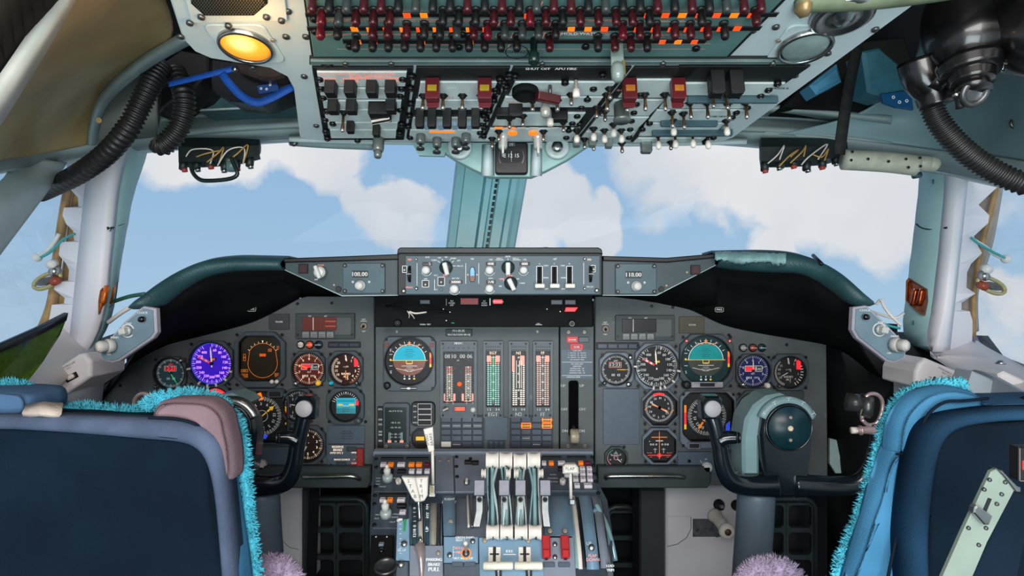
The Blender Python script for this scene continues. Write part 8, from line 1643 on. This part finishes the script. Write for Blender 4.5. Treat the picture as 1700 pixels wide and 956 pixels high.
def ribbon(nm, t, q0, pts, w, m, vert=True, n=30, thick=.0018):
    P = smooth_curve([W(*p) for p in pts], n); b = MB(); R0 = []; R1 = []
    for i, p in enumerate(P):
        d = (P[min(i+1, n-1)]-P[max(i-1, 0)]).normalized(); s_ = d.cross(Vector((0, 1, 0))).normalized()*w/2; R0.append(tuple(p+s_-q0)); R1.append(tuple(p-s_-q0))
    b.grid([R0, R1], m); return b.build(nm, t, solid=thick)
ribbon('strap_run', t, q0, [(280, 140, 1.20), (318, 131, 1.19), (355, 122, 1.18), (392, 113, 1.18)], .011, BLU); ribbon('strap_loop', t, q0, [(368, 122, 1.175), (382, 140, 1.17), (402, 160, 1.17), (426, 170, 1.17), (450, 163, 1.17), (486, 144, 1.18)], .015, BLU)
b = MB(); b.lathe([(.006, 0), (.005, .004), (.002, .005)], STEEL, 12); o = b.build('rivet', t); o.matrix_local = Matrix.Translation(W(390, 115, 1.172)-q0) @ Matrix.Rotation(pi/2, 4, 'X')
t, cx, cy, u = dbox('stowage_tray', 'teal tray with a bright lip below the blue strap', 'tray', [(318, 150), (490, 160), (492, 176), (330, 184), (316, 178)], 1.40, 60, mat('tray_teal', (60, 96, 100), .4, noise=.3), 2)  # tray is coloured teal all over
b = MB(u); b.tube([(x-cx, cy-y, 2) for x, y in ((320, 184), (400, 180), (484, 176))], 2, HEADL, 8); b.build('tray_lip', t)
# right: strap, blue pouches, mask
q0 = W(1405, 170, 1.12); t = thing('black_strap', 'black ribbed strap hanging vertically in front of the right window header', 'strap', q0); ribbon('strap', t, q0, [(1424, 78, 1.18), (1412, 130, 1.15), (1402, 190, 1.13), (1393, 256, 1.13)], .021, mat('black_webbing', (30, 32, 32), .8, noise=.3, nscale=80, bump=.5), thick=.003)
dbox('stowage_box', 'dark recess box behind the hanging strap at the upper right', 'box', [(1300, 176), (1345, 130), (1420, 70), (1500, 60), (1530, 140), (1510, 190), (1440, 186), (1380, 180)], 1.40, 60, DARK)
BP = mat('blue_pouch', (62, 128, 160), .55, noise=.25, nscale=14, bump=.3)
dbox('blue_pouch', 'pale blue fabric pouch left of the hanging black strap', 'pouch', [(1346, 140), (1392, 104), (1400, 134), (1358, 156)], 1.28, 40, BP, 6)
t, cx, cy, u = dbox('blue_pouch', 'teal blue pouch with a white dotted plate right of the hanging black strap', 'pouch', [(1432, 84), (1462, 78), (1500, 110), (1508, 150), (1470, 160), (1442, 152)], 1.25, 50, mat('teal_pouch', (44, 100, 116), .55, noise=.25, nscale=14, bump=.3), 5)
b = MB(u); b.prism(pxpoly([(1460, 158), (1508, 152), (1512, 184), (1484, 180), (1462, 172)], cx, cy)[::-1], 1, 8, mat('blue_dotted_plate', (20, 84, 130), .4), 1)
for x, y in ((1478, 164), (1488, 172), (1500, 170)): b.ring(x-cx, cy-y, 1.4, 2.8, 8.3, WHITE, 12)
b.build('dotted_plate', t)
q0 = W(1605, 80, .92); t = thing('oxygen_mask', 'black oxygen mask hanging at the upper right corner', 'mask', q0); MK = mat('mask_rubber', (16, 14, 14), .28, noise=.3, coat=.4)
def ax(pts): return [W(*p)-q0 for p in pts]
b = MB(); b.tube(ax([(1596, -20, .95), (1600, 10, .94), (1604, 60, .93), (1608, 100, .92), (1612, 122, .91)]), lambda q: .036+.026*sin(min(1, q*1.15)*pi) - .008*q, MK, 28, rings=22); b.build('facepiece', t)
b = MB(); b.tube(ax([(1608, 104, .90), (1612, 124, .895)]), lambda q: .042-.004*q, MK, 28, rings=5); b.tube(ax([(1612, 122, .895), (1615, 140, .89)]), lambda q: .031-.004*q, MK, 24, rings=5); b.tube(ax([(1614, 138, .89), (1616, 152, .885)]), lambda q: .022+.001*q, MK, 24, rings=4); b.build('valve_housing', t)
b = MB(); P = ax([(1617, 153, .884)])[0]; b.T = Matrix.Translation(P) @ Matrix.Rotation(radians(115), 4, 'X'); b.lathe([(.020, 0), (.022, .003), (.018, .006), (.013, .004), (.012, -.004)], STEELD, 28); b.lathe([(.011, -.002), (.001, -.002)], mat('valve_lens', (90, 110, 130), .15), 20, cap=False); b.reset(); b.build('valve_ring', t)
b = MB(); b.tube(ax([(1524, 100, .97), (1532, 130, .97), (1548, 150, .97), (1556, 176, .97)]), lambda q: .030-.004*q, MK, 20, rings=12); b.tube(ax([(1566, 120, .95), (1545, 150, .96)]), .018, MK, 14); b.build('inlet_elbow', t)
b = MB(); b.tube(ax([(1585, 150, .90), (1592, 162, .90), (1594, 180, .90)]), lambda q: .006, BLACK, 10, rings=6); b.tube(ax([(1583, 156, .895), (1597, 160, .895)]), .004, STEEL, 8); b.tube(ax([(1656, 90, .9), (1664, 104, .9), (1663, 118, .9), (1656, 112, .9)]), .003, STEEL, 8, rings=14); b.build('clip', t)
b = MB(); b.grid([[tuple(v) for v in ax(r)] for r in (((1560, 10, .96), (1640, 0, .90), (1740, -10, .78)), ((1565, 60, .96), (1650, 70, .92), (1740, 80, .80)), ((1640, 112, .95), (1670, 116, .92), (1740, 124, .82)))], MK); b.build('harness', t, solid=.02)
for i, (x, y, Y) in enumerate(((1652, 48, 1.07), (1684, 205, 1.14), (1660, 152, 1.2), (1560, 40, 1.2))):
    if i in (1, 2):
        q = W(x, y, Y-.02); t = thing('liner_rivet', ('round rivet on the right teal liner near the frame edge', 'round rivet on the right teal liner under the mask')[i-1], 'rivet', q); b = MB(); b.T = Matrix.Rotation(pi/2, 4, 'X'); b.lathe([(.010, 0), (.009, .003), (.006, .004), (.005, .002), (.001, .004)], STEELD, 18); b.build('rivet', t)
q = W(165, 200, 1.27); t = thing('liner_rivet', 'round rivet on the tan liner beside the left hose', 'rivet', q); b = MB(); b.T = Matrix.Rotation(pi/2, 4, 'X'); b.lathe([(.007, 0), (.006, .003), (.004, .004), (.003, .002), (.001, .004)], TAN, 18); b.build('rivet', t)
# ================================================================= TERMINAL BLOCKS, RODS
def termblock(x0, x1, y, Y, label, seed, s):
    q0 = W((x0+x1)/2, y, Y); t = thing('terminal_block', label, 'terminal block', q0); rr = random.Random(seed); DG = mat('terminal_dark', (24, 34, 34), .45, noise=.3)
    b = MB(); L = x1-x0; b.grid([[tuple(W(x, yy, Y-dy)-q0) for x, yy in ((x0, y+h0), (x0+L*.3, y+h0*1.0), (x0+L*.7, y+h0*.9), (x1, y+h0*.6))] for h0, dy in ((-8, 0), (6, .02), (26, .02), (34, -.01))], DG, False); b.build('housing', t, solid=.012)
    src = None
    for k in range(6):
        x = x0+8+k*(L-20)/5.2; yy = y+24+rr.uniform(-3, 6)-(k*1.6)
        b = MB(); b.tube([W(x, yy-8, Y)-q0, W(x+rr.uniform(-3, 3), yy+18, Y-.01)-q0], lambda q: .011-.002*q, DG, 10, rings=4); b.tube([W(x, yy+16, Y-.01)-q0, W(x+1, yy+22, Y-.01)-q0], .0065, STEEL if k % 2 else mat('red_tip', (170, 60, 50), .4), 10); b.build('lamp_socket', t)
    for k in range(5):
        x = x0+L*.2+k*L*.13; b = MB(); b.tube([W(x-16, y+30+rr.uniform(-14, 8), Y-.04)-q0, W(x+rr.uniform(-6, 8), y+12+rr.uniform(-8, 10), Y-.045)-q0, W(x+rr.uniform(8, 30), y+rr.uniform(-2, 12), Y-.03)-q0, W(x+rr.uniform(0, 30), y+22+rr.uniform(-8, 14), Y-.03)-q0], .0017, mat('ochre_wire', (190, 150, 80), .6) if k % 3 else CREAM, 6, rings=14); b.build('wire', t)
    return t, q0
t, q0 = termblock(298, 432, 240, 1.43, 'dark terminal block with loose ochre wires hanging at the left header', 4, 1)
b = MB(); b.tube([W(x, y, 1.38)-q0 for x, y in ((316, 270), (320, 286), (330, 297), (345, 300), (380, 297), (394, 289), (388, 272), (384, 262))], .0048, mat('dark_metal_rod', (40, 52, 52), .3, .4), 8, rings=30); b.build('handle_loop', t)
b = MB(); b.tube([W(x, y, 1.41)-q0 for x, y in ((384, 264), (386, 284))], .013, mat('round_cap_teal', (90, 120, 120), .35), 14); b.build('end_knob', t)
termblock(1262, 1405, 240, 1.43, 'dark terminal block with ochre wires hanging at the right header', 9, -1)
q0 = W(1480, 268, 1.40); t = thing('perforated_rod', 'cream perforated cylinder with a rounded end under the right header', 'rod', q0); RC = mat('rod_cream', (176, 178, 160), .42, noise=.12)
b = MB(); b.tube([W(1400, 265, 1.34)-q0, W(1470, 269, 1.33)-q0, W(1522, 275, 1.32)-q0], .0225, RC, 22, rings=12); b.build('sleeve', t); b = MB(); b.tube([W(1520, 270, 1.32)-q0, W(1545, 272, 1.31)-q0], .0165, RC, 20); b.sphere(*(W(1547, 272, 1.31)-q0), .0168, RC, 18, 10); b.build('end_cap', t); b = MB(); b.tube([W(1516, 292, 1.39)-q0, W(1528, 290, 1.39)-q0], .007, TEAL, 12); b.build('bracket_bolt', t)
src = None
for x, y in ((1415, 252), (1413, 266), (1441, 264), (1475, 268), (1504, 264), (1508, 278), (1527, 262), (1528, 276)):
    b = MB(); b.T = Matrix.Rotation(pi/2, 4, 'X'); b.lathe([(.003, 0), (.003, .0012)], BLACK, 10); Yc = 1.34-(x-1400)/122*.02; v = W(x, y, Yc-.0222)-q0
    if src is None: src = b.build('hole', t); src.location = v
    else: dup_part(src, t, *v)
q0 = W(550, 240, 1.40); t = thing('visor_rail', 'grey rail with rounded end under the left header', 'rail', q0); b = MB(); b.tube([W(482, 236, 1.40)-q0, W(540, 240, 1.39)-q0, W(618, 243, 1.38)-q0], .0085, HEAD, 14, rings=12); b.build('tube', t)
b = MB(); b.T = Matrix.Translation(W(488, 237, 1.385)-q0) @ Matrix.Rotation(pi/2, 4, 'X'); b.lathe([(.009, 0), (.008, .005), (.003, .006)], STEELD, 16); b.build('end_bolt', t)
# ================================================================= PILLAR DETAILS
def recess(pts, sf, label, mcol):
    n = len(pts); cx, cy = sum(p[0] for p in pts)/n, sum(p[1] for p in pts)/n; q0 = sf(cx, cy); t = thing('copper_fitting', label, 'fitting', q0)
    b = MB(); R = [[tuple(sf(cx+(x-cx)*k, cy+(y-cy)*k, l_)-q0) for x, y in pts] for k, l_ in ((1, -.004), (1, .013), (.86, .013), (.84, .009))]; b.grid(R, mat('recess_rim', (120, 70, 40), .4), False, close=True); b.build('rim', t)
    b = MB(); R = [[tuple(sf(cx+(x-cx)*k, cy+(y-cy)*k, .011)-q0) for x, y in pts] for k in (.85, .5, .05)]; b.grid(R, mcol, False, close=True)
    for dx in (-5, 5): b.tube([sf(cx+dx+3, cy-13, .012)-q0, sf(cx+dx, cy, .015)-q0, sf(cx+dx-3, cy+14, .012)-q0], .006, mcol, 10, rings=6)
    b.build('copper_plate', t); return t
COP = mat('copper_orange', (210, 108, 34), .32, .4, noise=.35, nscale=40); COP2 = mat('copper_dark', (170, 84, 44), .25, .8, noise=.5, nscale=60)
recess([(166, 482), (184, 463), (195, 455), (196, 470), (192, 500), (176, 518), (163, 522), (163, 500)], surfL, 'orange copper fitting in a cutout low on the left pillar', COP)
recess([(1504, 466), (1508, 461), (1540, 480), (1541, 500), (1536, 524), (1528, 522), (1503, 498)], surfR, 'dark copper fitting in a cutout low on the right pillar', COP2)
for pts, sf, lb in (([(178, 378), (186, 378), (196, 374), (206, 371)], surfL, 'frayed dark cable tie across the left pillar'), ([(1522, 372), (1530, 378), (1545, 381), (1572, 378)], surfR, 'thin black cable tie across the right pillar')):
    q0 = sf(*pts[1]); t = thing('cable_tie', lb, 'cable tie', q0); b = MB(); b.tube([sf(*p)-q0 for p in pts], .0026, BLACK, 6, rings=14); b.build('tie', t)
    if pts[0][0] < 800:
        b = MB()
        for dx, dy in ((-2, 6), (3, 6), (-4, 3)): b.tube([sf(186, 378, .006)-q0, sf(186+dx*2, 378+dy, .008)-q0], .0012, STEELD, 5, rings=3)
        b.build('frayed_end', t)
for x, y, sf, lb in ((1549, 302, surfR, 'dark oval hole near the top of the right pillar'), (1516, 535, surfR, 'dark oval hole near the foot of the right pillar'), (176, 536, surfL, 'dark oval hole near the foot of the left pillar')):
    t = thing('plug_button', lb, 'plug', sf(x, y, .005)); b = MB(); b.T = Matrix.Rotation(radians(50 if x > 900 else -50), 4, 'Z') @ Matrix.Rotation(pi/2, 4, 'X') @ Matrix.Diagonal((1.3, .7, 1, 1)); b.lathe([(.009, 0), (.0085, .002), (.002, .0025)], TEAL, 18); b.build('plug', t)
def clamp(pts1, pts2, ring, Y, label, wire, s):
    q0 = W(*ring, Y); t = thing('window_crank', label, 'crank', q0); b = MB(); b.tube([W(*p, Y)-q0 for p in pts1], .0045, KNOBW, 8, rings=14); b.build('arm', t); b = MB(); b.tube([W(*p, Y-.02)-q0 for p in pts2], .003, mat('teal_wire', (50, 150, 150), .4), 6, rings=14); b.build('wire', t)
    b = MB(); e = W(*pts1[-1], Y)-q0; b.sphere(*e, .011, KNOBW, 14, 8); b.build('arm_knob', t)
    b = MB(); rp_ = [(ring[0]+s*(6+22*cos(radians(a))), ring[1]+6+11*sin(radians(a))+ (8*cos(radians(a)))) for a in range(0, 361, 30)]; b.tube([W(*p, Y-.01)-q0 for p in rp_], .005, mat('olive_ring', (170, 160, 110), .4, .3), 8, rings=30); b.build('pulley_rim', t)
    b = MB(); rp_ = [(ring[0]+s*(8+14*cos(radians(a))), ring[1]+7+6*sin(radians(a))+(5*cos(radians(a)))) for a in range(0, 361, 30)]; b.add([tuple(W(*p, Y-.008)-q0) for p in rp_[:-1]], [tuple(range(12))], STEELD); b.build('pulley_disc', t, solid=.01)
    for k, (dx, dy) in enumerate(((-14, -12), (-8, -24), (-16, 4))): b = MB(); b.tube([W(ring[0]+s*dx*.8, ring[1]+dy, Y-.01)-q0, W(ring[0]+s*(dx*.8+8), ring[1]+dy+4, Y-.03)-q0], .010, (STEEL, KNOBW, mat('red_brown_tube', (140, 60, 40), .4))[k], 12); b.build('fitting', t)
clamp([(98, 388), (90, 402), (76, 418), (62, 427)], [(124, 388), (104, 398), (84, 418), (68, 427)], (84, 460), 1.46, 'metal window crank and pulley hanging outboard of the left pillar', 1, -1)
clamp([(1616, 398), (1636, 410), (1650, 422), (1670, 430)], [(1612, 394), (1624, 404), (1648, 418), (1668, 428)], (1640, 468), 1.46, 'metal window crank and pulley hanging outboard of the right pillar', 1, 1)
# wires behind the right corner panel
q0 = W(1475, 520, 1.32); t = thing('loose_wires', 'loose white wires behind the right corner panel', 'wires', q0)
for pts, m in (([(1455, 505, 1.34), (1462, 498, 1.33), (1468, 510, 1.32), (1480, 525, 1.31), (1496, 540, 1.31)], CREAM), ([(1440, 515, 1.36), (1462, 522, 1.33), (1486, 528, 1.31), (1500, 520, 1.33)], CREAM), ([(1450, 530, 1.3), (1474, 540, 1.3), (1494, 545, 1.3)], mat('teal_wire', (0, 0, 0)))): b = MB(); b.tube([W(*p)-q0 for p in pts], .003, m, 6, rings=20); b.build('wire', t)
q0 = W(215, 505, 1.45); t = thing('loose_wires', 'green and white wires between the left corner panel and pillar', 'wires', q0)
for pts, m in (([(190, 500, 1.5), (215, 492, 1.48), (240, 488, 1.45)], mat('green_trunk', (60, 110, 96), .5)), ([(180, 535, 1.45), (200, 520, 1.42), (225, 505, 1.40)], CREAM)): b = MB(); b.tube([W(*p)-q0 for p in pts], .005, m, 8, rings=20); b.build('wire', t)
# writing on the hood liners
for tt, x, y, Y in ((tl, 418, 513, 1.56), (tr, 1194, 514, 1.56)):
    b = MB(Y/F); b.T = Matrix.Rotation(pi/2, 4, 'X'); b.plate(-7, -3.6, 7, 3.6, 0, .4, DARK, 2); b.pline(rrect(14, 7.2, 2), .5, .6, CREAM, True); b.text('PWS', 0, 0, 3.4, .7, WHITE); b.reset(); o = b.build('lettered_plate', tt); o.location = W(x, y, Y)-tt.location

# ================================================================= GROUPS of like things
G_ = {'engine_gauge': 'tall engine gauges', 'marker_light': 'marker lights', 'gauge': 'dials on the instrument panels', 'display_screen': 'square display screens', 'mode_annunciator': 'autopilot annunciators', 'placard': 'placards and cover plates', 'toggle_switch': 'small test switches', 'caution_light_panel': 'caution light grids', 'instrument_panel': 'instrument panels', 'panel_rail': 'kick strips under the panels', 'glareshield_hood': 'glareshield hoods', 'coaming_wing': 'wings of the coaming', 'radio_control_unit': 'glareshield radio units',
      'overhead_switch_panel': 'overhead switch panel sections', 'ceiling_light': 'dome lamps on the overhead frame', 'vent_knob': 'vents beside the compass', 'cable': 'cables hanging from the overhead panel', 'control_yoke': 'control yokes', 'pilot_seat': 'pilot seats', 'corrugated_hose': 'corrugated hoses', 'map_light_panel': 'corner panels', 'side_switch_box': 'side switch boxes', 'column_shroud': 'footwell casings', 'pedal_grille': 'footwell grilles', 'audio_control_unit': 'pedestal audio panels',
      'terminal_block': 'terminal blocks', 'copper_fitting': 'copper fittings in the pillars', 'window_crank': 'window cranks', 'cable_tie': 'cable ties on the pillars', 'plug_button': 'oval plugs in the pillars', 'liner_rivet': 'liner rivets', 'blue_pouch': 'blue pouches', 'course_select_panel': 'course select panels', 'throttle_cover': 'covers under the thrust levers', 'footwell_divider': 'footwell dividers', 'stowage_box': 'dark stowage boxes', 'loose_wires': 'loose wires beside the pillars'}
for o in bpy.data.objects:
    if o.parent is None and o.get('label') and not o.get('group'):
        k = o.name.split('.')[0]
        if k in G_: o['group'] = G_[k]
